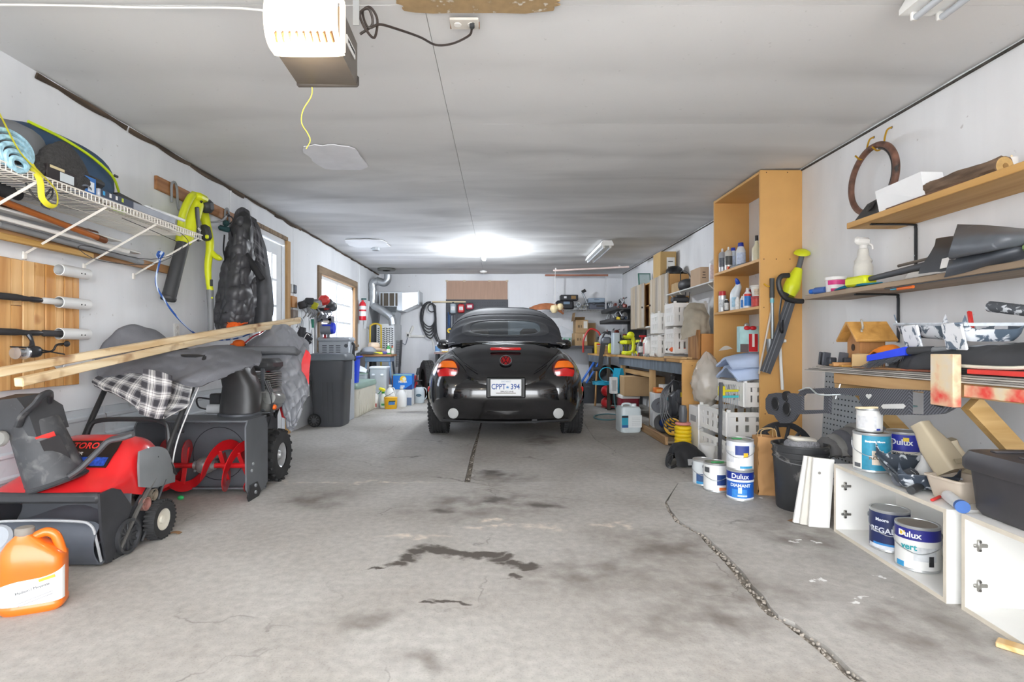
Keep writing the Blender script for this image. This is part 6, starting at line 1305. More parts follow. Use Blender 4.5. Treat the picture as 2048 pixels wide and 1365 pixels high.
for nm,x,z,d,c,lab,cat in (('grey_canister',-.93,1.74,(.12,.1,.2),'9aa6ae','grey plastic canister hung on the black pegboard','canister'),('red_case',-.77,1.74,(.13,.1,.17),'c3282c','red case hung on the pegboard beside the grey canister','case'),('maroon_case',-.60,1.78,(.15,.1,.12),'a23048','dark red case at the top of the pegboard','case')):
    t = thing(nm,lab,cat,(x,YB-.08,z));B().box((0,0,0),d,.02).o('body',mat(c,.4,var=.1),t);B().box((0,-d[1]/2,0),(d[0]*.6,.004,d[2]*.4),.001).o('label',mat('d8d8d8',.5,var=.2,sc=40),t);B().tube([(-d[0]*.3,0,d[2]*.48),(0,0,d[2]*.62),(d[0]*.3,0,d[2]*.48)],.008,6).o('handle',DGR,t)
for k,(x,z,c) in enumerate(((-1.03,1.55,'3d5a86'),(-1.0,1.5,'4a6a94'),(-.96,1.48,'a0a4a8'),(-.9,1.5,'7a7d82'))):
    t = thing('hanging_tool',('deep blue','mid blue','silver','grey')[k]+' slim tool hanging at the side of the pegboard','tool',(x,YB-.05,z),0,'slim tools on the pegboard');B().cyl((0,0,-.2),(0,0,.12),.012,n=8).o('shaft',mat(c,.4,.3),t);B().box((0,0,-.24),(.035,.02,.1),.006).o('grip',mat(c,.5),t)
tp_ = thing('tape_roll','yellow tape measure hanging on the pegboard edge','tape measure',(-1.0,YB-.06,1.3));B().lathe([(.02,-.02),(.05,-.02),(.05,.02),(.02,.02)],18,(0,0,0),(0,1,0),cap=False).o('case',mat('e8c21c',.4),tp_);B().box((.04,-.01,-.04),(.05,.03,.03),.005).o('tape_end',MBL,tp_)
hz_ = thing('hose_coil','black hose looped over a hook on the back wall','hose',(-1.38,YB-.07,1.55))
MHO = mat('2f3034',.5,var=.1)
for k,(rx,rz_,dx,dz) in enumerate(((.17,.30,-.03,.0),(.165,.33,-.02,-.03),(.155,.27,-.02,.03),(.15,.36,0,-.06),(.16,.24,-.01,.05))):
    B().tube([(dx+rx*math.cos(t)*(1 if math.cos(t) < 0 else .75),-.02*k*.6,dz+.02+rz_*math.sin(t)) for t in [2*PI*j/14 for j in range(14)]],.013,7,4,True).o('hose_turn',MHO,hz_)
for k in range(3): B().tube([(.06+.02*k,-.02,.25),(.09+.01*k,-.03,0),(.08+.03*k,-.03,-.35),(.2+.05*k,-.03,-.55-.04*k)],.012,7).o('hose_tail',MHO,hz_)
B().tube([(.03+.075*math.cos(t),-.045,.2+.08*math.sin(t)) for t in [2*PI*j/10 for j in range(10)]],.011,7,4,True).o('hose_knot',MHO,hz_);B().cyl((.03,.06,.30),(.03,-.08,.31),.014,n=10).o('hook',MGAL,hz_)
vp = thing('white_conduit','white pipe and outlet box on the back wall','conduit',(-1.6,YB-.02,1.22));B().box((-.22,0,.0),(.09,.04,.1),.004).o('outlet_box',MWH,vp);B().box((-.235,-.022,-.01),(.03,.004,.05)).o('socket',DGR,vp);B().cyl((-.17,0,-.03),(.1,0,-.03),.025,n=12).o('pipe',MWH,vp);B().tube([(.1,0,-.03),(.2,0,-.05),(.26,0,-.15),(.28,0,-.3)],.012,8).o('tail_pipe',MWH,vp);B().box((-.16,-.01,.1),(.05,.04,.16),.01,(0,20,0)).o('valve',MWH,vp);B().tube([(-.24,-.02,-.05),(-.26,-.02,-.14),(-.29,-.02,-.2),(-.34,-.02,-.17),(-.4,-.02,-.16)],.006,6).o('cable',mat('5d6a7c',.5),vp)
t = thing('side_table','low table with dark legs behind the car','table',(-.83,10.5,0));B().box((0,0,.86),(.85,.5,.035),.004).o('top',mat('a48a86',.6,var=.1),t)
for sx_ in (-1,1):
    for sy_ in (-1,1): B().box((sx_*.38,sy_*.2,.42),(.04,.04,.84),.004).o('leg',DGR,t)
bottle('blue_tub','white tub with blue label on the low table behind the car',(-1.2,10.4,.878),.05,.15,'dfe6ec','c98a6a','6f9ccc',.9,.85,'tub');t = thing('yellow_pack','yellow and white pack on the low table behind the car','pack',(-1.06,10.42,.878));B().box((0,0,.06),(.12,.08,.12),.006).o('carton',mat('e6c526',.5),t);B().box((0,-.041,.04),(.12,.002,.05)).o('label',mat('dfe4ee',.5,var=.3,sc=40),t)
# hanging shelf at back right
hs = thingw('hanging_shelf','silver wire shelf hung across the back right corner','shelf',(1.5,10.5,1.67))
for y in [10.3+.028*i for i in range(18)]: B().cyl((.98,y,1.685),(2.2,y,1.685),.005,n=5).o('wire',mat('c9cbcc',.35,.6),hs)
for z in (1.685,1.645): B().cyl((.98,10.29,z),(2.2,10.29,z),.008,n=6).o('front_rail',mat('c9cbcc',.35,.6),hs)
for k in range(24): B().cyl((.98+.05*k,10.288,1.645),(1.005+.05*k,10.288,1.685),.004,n=4).o('truss_wire',mat('b9bbbc',.35,.6),hs)
for x in (1.03,2.02): B().box((x,10.31,2.0),(.025,.012,.66)).o('hanger',mat('cfd0d2',.5),hs)
solo(B().box((0,0,0),(1.2,.05,.03),.003),'rust_rail',wood('8f5640','b9785c','X'),'reddish rail fixed under the ceiling above the hanging shelf','rail',(1.46,10.3,2.345))
pk = thing('pink_pole','pale pink pole hung under the ceiling near the back right corner','pole',(1.59,9.8,2.365));B().cyl((-.62,0,0),(.66,-.4,.01),.018,n=12).o('pole',mat('e6cfc8',.5),pk)
for x,y in ((-.58,-.01),(.5,-.35)): B().box((x,y,.02),(.03,.03,.05),.004).o('hanger_clip',MWH,pk)
bl = thing('buoy_pair','two beige foam floats hanging on a white cord','float',(1.0,9.78,1.70));B().cyl((0,0,.04),(0,0,.66),.004,n=6).o('cord',MWH,bl)
for dx,dz,r_ in ((-.02,-.03,.075),(.09,.01,.06)): B().lathe([(.001,-r_*1.1),(r_*.5,-r_),(r_*.95,-r_*.3),(r_,.1*r_),(r_*.7,r_*.8),(.001,r_)],18,(dx,0,dz)).o('float',mat('e0cda2',.7,var=.08),bl)
solo(cloth([[(-.35,0,0),(-.1,0,.04),(.15,0,.03),(.3,0,-.02)],[(-.35,-.1,-.01),(-.1,-.14,.07),(.15,-.12,.05),(.3,-.1,-.04)],[(-.33,-.18,-.06),(-.1,-.2,-.03),(.15,-.2,-.06),(.28,-.15,-.12)]],20,14,.02,.02,12,8),'leather_bundle',mat('b5714a',.6,var=.25,sc=8),'tan leather bundle slumped at the end of the hanging shelf','bundle',(.92,10.45,1.72))
ZH = 1.693
t = thing('black_case','black tool bag with side pockets on the hanging shelf','case',(1.25,10.5,ZH));B().box((0,0,.09),(.34,.26,.18),.03).o('body',mat('26272c',.6),t);B().box((-.14,-.04,.07),(.16,.25,.14),.04).o('pocket',mat('2c2d33',.7),t);B().box((.03,-.131,.13),(.12,.004,.05)).o('label',mat('6a8096',.5),t)
t = thing('black_box','black box with a brown stripe standing on the tool bag','box',(1.34,10.52,ZH+.182));B().box((0,0,.055),(.34,.2,.11),.01).o('body',mat('23242a',.5),t);B().box((.08,-.101,.06),(.09,.003,.06)).o('stripe',mat('8a6a3a',.5),t);B().box((-.08,-.101,.06),(.05,.003,.04)).o('mark',mat('dfe0e2',.5),t)
t = thing('chrome_fittings','heap of chrome exhaust rings and a spanner on the hanging shelf','fittings',(1.62,10.42,ZH))
for k in range(8): B().lathe([(.03,-.02),(.045,-.02),(.045,.02),(.03,.02)],16,(-.16+.05*k,-.04*(k % 2),.05+.05*(k % 3 == 1)),(random.uniform(-.5,.5),-1,random.uniform(-.4,.4)),cap=False).o('ring',mat('c4c7ca',.2,.9),t)
B().tube([(.1,0,.04),(.03,0,.2),(-.03,0,.34)],.02,8).o('lever',mat('a9acb0',.25,.8),t);B().cyl((-.04,0,.34),(.03,-.01,.38),.03,n=12).o('lever_grip',MBL,t)
t = thing('grey_toolcase','grey tool case lying flat on the hanging shelf','case',(1.92,10.5,ZH));B().box((0,0,.06),(.42,.3,.12),.02).o('base',mat('555a66',.5),t);B().box((0,0,.125),(.40,.29,.02),.008).o('seam',DGR,t);B().box((0,-.155,.07),(.14,.02,.04),.006).o('handle',DGR,t)
for x in (-.12,.12): B().box((x,-.152,.11),(.05,.012,.05),.004).o('clasp',mat('3b3f48',.5),t)
t = thing('blue_grey_case','smaller blue grey case on top of the grey tool case','case',(1.86,10.5,ZH+.137));B().box((0,0,.045),(.32,.22,.09),.012).o('body',mat('8b99a8',.45),t);B().box((0,-.111,.055),(.1,.004,.02)).o('latch',mat('5f6b78',.5),t)
# ---- bench along the back wall with cartons
bb = thing('back_bench','dark bench along the back wall holding cartons','bench',(1.42,10.5,0));B().box((0,0,.975),(.95,.56,.05),.004).o('top',mat('4a4a4e',.6,var=.1),bb)
for x in (-.44,.44):
    for y in (-.24,.24): B().box((x,y,.475),(.05,.05,.95),.004).o('leg',MST,bb)
KB = mat('b99a72',.8,var=.06,sc=6);KB2 = mat('a98a62',.8,var=.08)
def kbox(nm,lab,loc,d,m=KB,rz=0,prints=(),flap=False):
    t = carton(nm,lab,loc,d,m,rz,'box',mat('cdb58c',.5))
    for (x,z,w,h_,c) in prints: B().box((x*d[0],-d[1]/2-.0008,z*d[2]),(w*d[0],.0016,h_*d[2])).o('print',mat(c,.6),t)
    if flap: B().box((-d[0]/2-.02,0,d[2]+.06),(.008,d[1]*.96,.16),.001,(0,8,0)).o('flap',KB2,t);B().box((.0,d[1]*.3,d[2]+.03),(d[0]*.8,.006,.1),.001,(50,0,0)).o('flap',KB2,t)
    return t
pr1 = [(-.3,.5,.05,.2,'4a3a2a'),(-.2,.5,.05,.2,'4a3a2a'),(-.05,.5,.05,.2,'4a3a2a'),(.28,.62,.3,.55,'e2dfd6')]
kbox('parts_carton','lower brown parts carton with arrows on the back bench',(1.54,10.45,1.002),(.24,.3,.24),KB,4,pr1);kbox('parts_carton','upper brown parts carton with a white label and open flaps',(1.56,10.46,1.245),(.24,.3,.25),KB,2,pr1,True);kbox('small_carton','small brown carton behind the parts cartons',(1.78,10.6,1.002),(.16,.2,.44),KB2)
solo(B().box((0,0,.17),(.30,.02,.34),.003,(-8,24,0)),'white_sheet',mat('d6dae0',.5),'white plastic sheet leaning behind the black round fan','sheet',(1.27,10.66,1.01))
t = thing('round_fan','black round fan wheel on the back bench','fan',(1.17,10.5,1.087));B().lathe([(.07,-.03),(.085,-.03),(.085,.03),(.07,.03)],24,(0,0,0),(0,1,0),cap=False).o('rim',DGR,t);B().sph((0,0,0),.025,10,8).o('hub',MBL,t)
for k in range(6): B().box((.045*math.cos(k*PI/3),0,.045*math.sin(k*PI/3)),(.07,.03,.008),.001,(20,-k*60,0)).o('blade',MBL,t)
t = tote('green_lid_box','clear box with bright green lid on the back bench',(1.27,10.32,1.002),.2,.14,.15,MCL,mat('1fa65a',.4))
# ---- workbench, two lengths
wbn = thing('workbench','long workbench with steel apron and worn wooden top along the right wall','workbench',(2.12,6.86,0))
MBT = wood('a5793f','cfa368','Y',1.5,.6,1,'6b4a2c');MAP = mat('8b97a3',.35,.6,var=.35,sc=5,stretch=(1,4,.6))
for x in (-.22,0,.2): B().box((x,0,.845),(.205,2.92,.032),.003).o('top_plank',MBT,wbn)
B().box((-.285,0,.775),(.014,2.9,.13),.002).o('steel_apron',MAP,wbn)
B().box((-.278,.05,.78),(.004,.14,.13)).o('rust_streak',mat('b0663a',.7,var=.3),wbn)
for y in (1.38,-.2): B().box((-.24,y,.40),(.07,.05,.80),.004).o('post',wood('b08a58','d0ac7a','Z'),wbn)
B().box((-.2,.6,.63),(.04,1.5,.07),.004).o('stretcher',wood('b08a58','d0ac7a','Y'),wbn);
MMDF = mat('cf9f5e',.6,var=.07,sc=5)
ep = B().box((0,-1.455,.42),(.60,.02,.84),.002).o('end_panel',MMDF,wbn)
for z in (.28,.36,.8): B().lathe([(.001,.002),(.005,.002),(.005,0)],8,(-.20 if z > .5 else -.22,-1.466,z),(0,-1,0)).o('screw',mat('6b4a22'),ep)
B().box((-.45,-.98,.045),(.035,.94,.085),.004).o('plinth_rail',wood('9a7650','bd9a70','Y'),wbn);B().box((-.09,-.95,.03),(.7,1.0,.02)).o('plinth_shelf',mat('9a8a70',.8),wbn)
w2 = thing('far_workbench','darker workbench length with steel drawers next to the back wall','workbench',(2.03,9.25,0))
for x in (-.25,.03,.27): B().box((x,0,.845),(.26,1.84,.03),.003).o('top_plank',MBT,w2)
B().box((-.36,0,.77),(.014,1.8,.12),.002).o('steel_apron',mat('6d7884',.4,.5,var=.3,sc=6),w2);B().box((-.365,-.82,.77),(.03,.14,.15)).o('corner_plate',MST,w2)
for y in (.86,-.86):
    for x in (-.34,.36): B().box((x,y,.41),(.05,.05,.82),.004).o('post',mat('4a4238',.7),w2)
ZB = .862
# tools and cans on the bench, far to near
t = thing('yellow_carton','yellow and red carton on the far end of the workbench','box',(1.74,9.5,ZB));B().box((0,0,.1),(.14,.12,.2),.004).o('carton',mat('e8c93a',.5,var=.2,sc=20),t);B().lathe([(.001,.002),(.035,.002),(.035,0)],18,(0,-.06,.08),(0,-1,0)).o('round_print',mat('dfe6f2',.5),t);B().box((0,-.061,.16),(.1,.002,.03)).o('red_print',mat('d0322c',.5),t)
bottle('red_bottle','red oil bottle lying against the yellow carton',(1.82,9.3,ZB),.05,.2,'c8202c','2a2a2c',None,.4,.6);bottle('clear_jar','clear jar with dark lid behind the yellow carton',(1.84,9.66,ZB),.06,.2,'c3cbd0','3c4048','dcdcda',.9,.86,'jar');bottle('amber_bottle','brown bottle beside the cartons on the workbench',(1.95,9.75,ZB),.05,.2,'7c4a2c','2a2a2c','d9c8a0',.4,.65)
solo(B().tube([(-.15,0,.015),(-.14,0,.25),(-.05,0,.42),(.06,0,.43),(.15,-.05,.32),(.17,-.05,.015)],.018,8,6),'red_hose',mat('b5322c',.4),'red hose arched over jars at the far bench','hose',(1.66,9.8,ZB))
t = thing('chainsaw_bar','black covered chainsaw blade leaning over the bench edge','chainsaw',(1.60,8.65,.66));B().prism([(-.03,0),(.04,0),(.10,.42),(.02,.42)],.03,(0,0,0),(1,0,0),(0,0,1)).o('blade_cover',MBL,t);B().box((.1,.02,.42),(.16,.1,.13),.03).o('motor_body',mat('5c6068',.4),t);B().tube([(.04,0,.46),(.08,0,.54),(.15,0,.53)],.014,8).o('handle',DGR,t);B().box((.16,.0,.3),(.06,.06,.16),.015).o('lime_housing',YEL,t)
solo(B().box((0,0,.17),(.10,.2,.34),.01),'clear_bin',film('c6d2dc',.25),'tall translucent bin on the workbench beside lime tools','bin',(1.80,8.42,ZB))
for i,(x,y,rz,ti) in enumerate(((1.88,8.2,30,0),(1.90,8.02,-40,0),(2.02,7.92,20,12),(2.05,8.35,80,0),(2.12,8.05,-10,0),(2.06,7.62,60,-10))): drill((x,y,ZB),'lime green cordless drill '+('beside the translucent bin','in front of the tilted drills','tipped forward by the work light','behind the translucent bin','at the wall side of the bench','tipped back by the red clamp')[i],rz,tilt=ti)
t = thing('lime_light','lime green work light with a curved neck on the workbench','work light',(1.88,7.74,ZB));B().tube([(-.04,0,.03),(.02,0,.06),(.04,0,.16),(.02,0,.26)],.028,10).o('neck',YEL,t);B().sph((-.01,-.01,.29),(.055,.05,.05),14,10).o('lamp_head',YEL,t);B().box((-.03,0,.025),(.12,.1,.05),.015).o('base',YELD,t)
t = thing('lime_saw','tall lime green cordless saw at the back of the workbench','saw',(1.98,8.5,ZB));B().box((0,0,.12),(.08,.1,.24),.02).o('body',YEL,t);B().lathe([(.001,.02),(.05,.02),(.06,.01),(.06,-.01)],18,(-.03,-.05,.2),(0,-1,0)).o('guard',DGR,t);B().box((0,-.02,.27),(.1,.12,.06),.015).o('battery',YELD,t)
aerosol('aerosol_can','white aerosol can with silver top on the workbench',(1.90,7.35,ZB),.033,.2,'d6d8da','-b9bbbd','8f9298');aerosol('black_aerosol','slim black and white aerosol on the workbench',(1.88,7.22,ZB),.03,.22,'3a3b3e','-e6e6e6','dcdcdc')
for i,(y,x,h_,r_,lab) in enumerate(((7.06,1.93,.24,.06,'white tub bottle with red band on the workbench'),(6.9,1.90,.2,.055,'plain white bottle on the workbench'),(6.84,2.06,.26,.06,'tall white bottle behind the plain one'))): bottle('white_bottle',lab,(x,y,ZB),r_,h_,'e6e4e0','e9e9e7','d0524c' if i == 0 else None,.6,.8)
t = thing('red_clamp','red and black bar clamp leaning on the bench cans','clamp',(1.96,7.5,ZB));B().box((0,0,.14),(.02,.03,.28),.003,(0,8,0)).o('bar',mat('b9202c',.4),t);B().tube([(.0,.02,.2),(-.04,.02,.14),(-.03,.02,.05)],.01,8).o('jaw',MBL,t);B().box((.02,0,.27),(.09,.04,.03),.006).o('head',mat('c9252c',.4),t)
for k in range(8):
    ck_ = ('steel','8c8f92'),('pale silver','b9bbbd'),('charcoal','5a5c60'),('rusty red','a0453c');cn_,cc_ = ck_[k % 4];t = thing('bench_oddment','small %s fitting lying along the workbench edge' % cn_,'fitting',(1.835+random.uniform(0,.02),6.7+.17*k,ZB),random.uniform(0,180),'oddments on the workbench edge');c = mat(cc_,.4,.5)
    B().lathe([(.001,0),(.018,0),(.018,.02),(.01,.024),(.01,.04),(.001,.04)],10).o('body',c,t);B().box((.02,0,.01),(.05,.02,.02),.004).o('tab',c,t)
solo(B().box((0,0,.04),(.05,.24,.02),.006,(10,0,0)),'white_bar',MWH,'white plastic handle lying slanted on the workbench','handle',(1.87,6.62,ZB),-20)
# white stacking crates (open fronts)
def crate(loc,lab,w=.30,d=.30,h=.22,rz=0,group=None,m=None):
    m = m or mat('eae8e4',.45,var=.03);t = thing('stacking_crate',lab,'crate',loc,rz,group)
    B().box((0,0,.008),(w,d,.012),.003).o('base',m,t)
    def wall(cx,cy,ww,hh,ax,nm):
        b = B();bw = ww/9.0
        b.box((0,0,hh*.08+.01),(ww,.011,hh*.16));b.box((0,0,hh*.5+.01),(ww*.99,.0115,hh*.14));b.box((0,0,hh*.9),(ww*1.005,.012,hh*.2),.002)
        for k in range(6): b.box((-ww/2+ww*k/5*.9+ww*.05,0,hh/2),(ww*(.115 if 0 < k < 5 else .17),.008,hh*.98))
        o = b.o(nm,m,t);o.location = (cx,cy,0);o.rotation_euler[2] = ax
    wall(-w/2,0,d,h,PI/2,'slotted_side');wall(w/2,0,d,h,PI/2,'slotted_side');wall(0,d/2,w,h,0,'slotted_back');wall(0,-d/2,w,h*1.0,0,'slotted_front')
    for sx_ in (-1,1):
        for sy_ in (-1,1): B().box((sx_*(w/2-.012),sy_*(d/2-.012),h/2+.01),(.028,.028,h+.02),.004).o('corner_post',m,t)
    return t
gcr = 'white crates on the workbench'
crate((2.06,6.66,ZB),'lower white slotted crate on the workbench further from the tall shelf unit',.30,.30,.25,0,gcr);crate((2.06,6.66,ZB+.285),'upper white slotted crate on the workbench further from the tall shelf unit',.30,.30,.25,0,gcr)
crate((2.13,6.20,ZB+.05),'lower white slotted crate on the workbench below the taupe cloth',.36,.32,.28,0,gcr);crate((2.13,6.20,ZB+.36),'upper white slotted crate on the workbench beside the taupe cloth',.36,.32,.26,0,gcr)
solo(B().box((0,0,.02),(.40,.34,.04),.006),'grey_tray',mat('8f8f90',.5),'flat grey tray under the crate on the workbench','tray',(2.13,6.20,ZB))
for i,(x,y,z,c,lab) in enumerate(((1.98,6.12,ZB+.065,'f06a2c','orange glove in the lower crate under the taupe cloth'),(2.04,6.2,ZB+.065,'e83a7a','pink glove in the lower crate under the taupe cloth'),(1.99,6.3,ZB+.065,'22242a','black glove in the lower crate under the taupe cloth'))):
    t = thing('work_glove',lab,'glove',(x,y,z),30*i);B().box((0,0,.03),(.11,.09,.05),.02).o('palm',mat(c,.7),t)
    for k in range(4): B().tube([(.05,-.036+.024*k,.03),(.09,-.036+.024*k,.04),(.12,-.036+.024*k,.03)],.011,6).o('finger',mat(c,.7),t)
t = thing('black_charger','black battery charger on top of the upper crate','charger',(2.08,6.25,ZB+.64));B().box((0,0,.03),(.18,.12,.06),.015).o('case',DGR,t);B().box((0,-.02,.07),(.1,.06,.03),.008).o('battery_slot',MBL,t)
rag = thingw('taupe_cloth','taupe work cloth hanging from the wire shelf over the crates','cloth',(2.1,5.75,1.5))
rows = [W(5.72,(1372,612),(1390,607),(1408,610)),W(5.66,(1368,635),(1392,628,5.6),(1416,632)),W(5.62,(1364,660),(1390,655,5.55),(1419,655)),W(5.62,(1362,680),(1388,672,5.56),(1416,678))]
cloth(rows,26,30,.01,.022,11,13).o('cloth',mat('a39b8c',.9,var=.14,sc=10),rag,60)
kbox('tall_carton','orange brown carton on the workbench beside the tall shelf unit',(2.16,5.62,ZB),(.24,.3,.26),mat('c28a50',.8,var=.1),0);solo(B().box((0,0,.15),(.02,.3,.30),.002),'wood_offcut',wood('8a5c30','b58550','Z'),'upright wood offcut beside the orange brown carton','offcut',(2.02,5.62,ZB))
for i,y in enumerate((5.5,5.62)): solo(B().box((0,0,.012),(.05,.6,.022),.003),'pine_batten',wood('b08a58','d6b484','Y'),('wood slat lying along the bench edge by the end panel' if i else 'short wood slat lying on the bench corner'),'slat',(1.85+.06*i,5.72+.05*i,ZB),3*i)
# ---- cupboards over the bench
cb_ = thingw('wall_cupboard','open wall cupboard with two weathered plank doors above the workbench','cupboard',(2.32,7.95,1.27))
MMD2 = mat('c0935a',.65,var=.08)
B().box((2.315,6.98,1.60),(.25,.018,.66),.002).o('side_panel',MMD2,cb_);B().box((2.315,8.93,1.60),(.25,.018,.66),.002).o('side_panel',MMD2,cb_);B().box((2.315,7.95,1.92),(.25,1.95,.018)).o('top_panel',MMD2,cb_);B().box((2.315,7.95,1.28),(.25,1.95,.018)).o('bottom_panel',mat('dcdcda',.5),cb_);B().box((2.43,7.95,1.6),(.01,1.94,.64)).o('back_panel',MMD2,cb_);B().box((2.32,7.95,1.6),(.22,1.92,.015)).o('inner_shelf',MMD2,cb_);B().box((2.315,7.95,1.60),(.24,.016,.63)).o('divider',MMD2,cb_)
pl_ = [wood('8c847a','bdb4a8','Z',2),wood('9a8a74','c4b49c','Z',2),wood('a69884','cfc4b4','Z',2)]
for y0,y1 in ((6.97,7.80),(8.12,8.94)):
    dr_ = B().box((2.182,(y0+y1)/2,1.61),(.01,y1-y0-.01,.66)).o('door',MMD2,cb_)
    for k in range(6): yy0 = y0+(y1-y0)*k/6;yy1 = y0+(y1-y0)*(k+1)/6;B().box((2.170,(yy0+yy1)/2,1.61),(.016,yy1-yy0-.006,.68+random.uniform(-.01,.01)),.003).o('plank',pl_[k % 3],dr_)
    B().cyl((2.158,y1-.05 if y0 < 7.5 else y0+.05,1.58),(2.14,y1-.05 if y0 < 7.5 else y0+.05,1.58),.014,n=10).o('knob',DGR,dr_)
t = thing('orange_box','small dark box with orange side inside the open cupboard','box',(2.28,7.97,1.292));B().box((0,0,.06),(.14,.12,.12),.01).o('carton',mat('3b3c44',.5),t);B().box((0,-.061,.06),(.06,.002,.1)).o('orange_side',mat('e07c3a',.5),t)
kbox('tall_brown_carton','tall tan carton with white shipping label on the cupboard',(2.30,7.55,1.93),(.22,.34,.36),mat('c0a06a',.8,var=.05),0,[(.15,.5,.5,.55,'ecebe6'),(.15,.62,.3,.03,'5a5a5a'),(.15,.4,.36,.05,'4a4a4a')])
t = thing('black_helmet','black helmet resting on top of the cupboard','helmet',(2.30,7.12,1.93));B().lathe([(.11,0),(.115,.03),(.10,.08),(.06,.115),(.001,.125)],22).o('shell',mat('1e1e20',.4),t);B().grid(lambda u,v: ((.11+.05*v)*math.cos(PI+PI*u),(.11+.05*v)*math.sin(PI+PI*u),.02-.01*v),14,3,.006).o('peak',MBL,t)
t = thing('green_crate','small green framed glass panel on the far cupboard end','panel',(2.30,8.6,1.93));B().box((0,0,.12),(.2,.02,.22),.003,(-12,0,0)).o('frame',mat('4f7a70',.5),t);B().box((0,-.012,.12),(.16,.006,.18),0,(-12,0,0)).o('pane',mat('aebfc0',.2),t)
# wire shelf near the tall unit
ws_ = thingw('white_shelf','white shelf on slanted brackets between cupboard and tall unit','shelf',(2.27,6.1,1.64))
B().box((2.28,6.14,1.645),(.32,1.5,.016),.003).o('board',mat('d8d8d6',.5,var=.04),ws_)
for y in (5.55,6.44,6.78): B().tube([(2.14,y,1.635),(2.42,y,1.38)],.012,4,1,flat=.006).o('bracket',MWH,ws_)
B().tube([(2.2,6.4,1.635),(2.18,6.35,1.52),(2.2,6.3,1.5),(2.22,6.32,1.63)],.005,6).o('loose_strap',DGR,ws_)
kbox('printed_carton','tan carton with printed lines on the white shelf',(2.24,5.92,1.654),(.2,.3,.19),mat('c0a488',.8,var=.05),0,[(-.3,.7,.15,.05,'5a4a3c'),(-.3,.55,.15,.05,'5a4a3c'),(-.3,.4,.2,.05,'5a4a3c'),(.2,.75,.3,.12,'5a4a3c')])
kbox('flat_carton','flat open carton lying at the far end of the white shelf',(2.27,6.66,1.654),(.22,.3,.12),mat('b89a70',.8),0)
t = thing('black_bag','slumped black bag with cable between cartons on the white shelf','bag',(2.2,6.33,1.654));B().sph((0,0,.06),(.1,.16,.07),18,10,.85).o('bag_body',DGR,t);B().tube([(-.05,.1,.1),(-.06,.05,.22),(-.02,-.05,.2),(.02,-.12,.08)],.006,6).o('cable',MBL,t)
bottle('white_tall_bottle','tall white bottle with red print on the white shelf beside the tall unit',(2.23,5.60,1.654),.06,.27,'e4e6e8','e9e9e9','d9c4c2',.35,.75);bottle('white_pump_bottle','white bottle with a slanted spout behind the tall white bottle',(2.33,5.72,1.654),.05,.32,'e4e6e8','dfe3e6',None,.3,.6)
# ---- black tool rack on the right wall near the back corner
rk = thingw('tool_rack','black wall rack crowded with hand tools near the back corner','rack',(2.25,9.7,1.2))
for z,x0 in ((1.62,1.93),(1.42,1.90),(1.12,1.86)):
    B().box(((x0+2.43)/2,9.62,z),(2.43-x0,1.3,.03),.003).o('rack_shelf',DGR,rk);B().box((x0,9.62,z+.025),(.012,1.3,.05),.002).o('rack_lip',mat('3c3e42',.5),rk)
B().box((2.43,9.62,1.4),(.012,1.3,.7)).o('rack_back',mat('34363a',.6),rk)
CN = {'26272b': 'black','3b3d42': 'charcoal','55585e': 'dark grey','8a8d92': 'grey','4b5a72': 'blue grey','b5b7b9': 'silver','c9b23a': 'mustard','7d3a30': 'rust red','d8d8d8': 'white'};cols = list(CN);used = {}
for si,(z,x0,n) in enumerate(((1.636,1.95,13),(1.436,1.92,13),(1.136,1.88,14))):
    for k in range(n):
        x = x0+random.uniform(.07,.22);y = 9.04+1.2*k/n;cc_ = random.choice(cols);c2n = random.choice(cols);q = random.random();kd = 'upright %s grip' % CN[c2n] if q < .4 else ('%s disc' % CN[c2n] if q < .7 else 'bent steel hook');c = mat(cc_,.45,random.choice((0,.4)),var=.1);hh = random.uniform(.09,.17 if si else .2)
        t = thing('hand_tool','%s tool with %s on the %s shelf of the black rack' % (CN[cc_],kd,('top','middle','lowest')[si]),'tool',(x,y,z),random.uniform(0,360),'tools on the %s rack shelf' % ('top','middle','lowest')[si])
        B().box((0,0,.03),(.07,.06,.06),.012).o('tool_body',c,t)
        if q < .4: B().cyl((0,0,.05),(random.uniform(-.03,.03),0,hh),.014,.01,n=8).o('grip',mat(c2n,.5),t)
        elif q < .7: B().lathe([(.001,-.02),(.04,-.018),(.045,0),(.04,.018),(.001,.02)],14,(0,0,.09),(1,.3,.2)).o('disc',mat(c2n,.3,.5),t)
        else: B().tube([(0,0,.05),(.04,0,hh*.8),(-.02,.02,hh)],.012,7).o('hook',mat('9a9da2',.3,.7),t)
for k in range(7): B().tube([(1.875,9.15+.18*k,1.12),(1.86,9.15+.18*k,1.04),(1.86,9.16+.18*k,.95+.04*(k % 3)),(1.88,9.19+.18*k,.98)],.007,6).o('hanging_hook',mat('7d8086',.3,.7),rk)
t = thing('circular_saw','grey and white circular saw with round guard below the tool rack','saw',(1.73,8.86,1.0));B().lathe([(.001,.02),(.10,.02),(.11,.01),(.11,-.02),(.001,-.02)],24,(0,0,.1),(-.3,-1,.1)).o('blade_guard',mat('9ea2a6',.35,.5),t);B().tube([(-.06,.03,.16),(0,.05,.22),(.08,.05,.18)],.02,8).o('handle',DGR,t);B().box((.04,.1,.1),(.12,.16,.12),.03).o('motor',mat('d6d7d8',.4),t);B().box((.0,.03,.005),(.24,.2,.01),.002).o('shoe',MGAL,t)
solo(B().box((0,0,.068),(.26,.26,.135),.006),'wood_block',wood('8a6a44','b08c60','X'),'wood block carrying the circular saw on the workbench','block',(1.75,8.90,ZB))
p = rw(1237,611);wall_plate((XR-.004,8.97+1.6,1.9),'white wall outlet on the right wall near the back corner',-90)
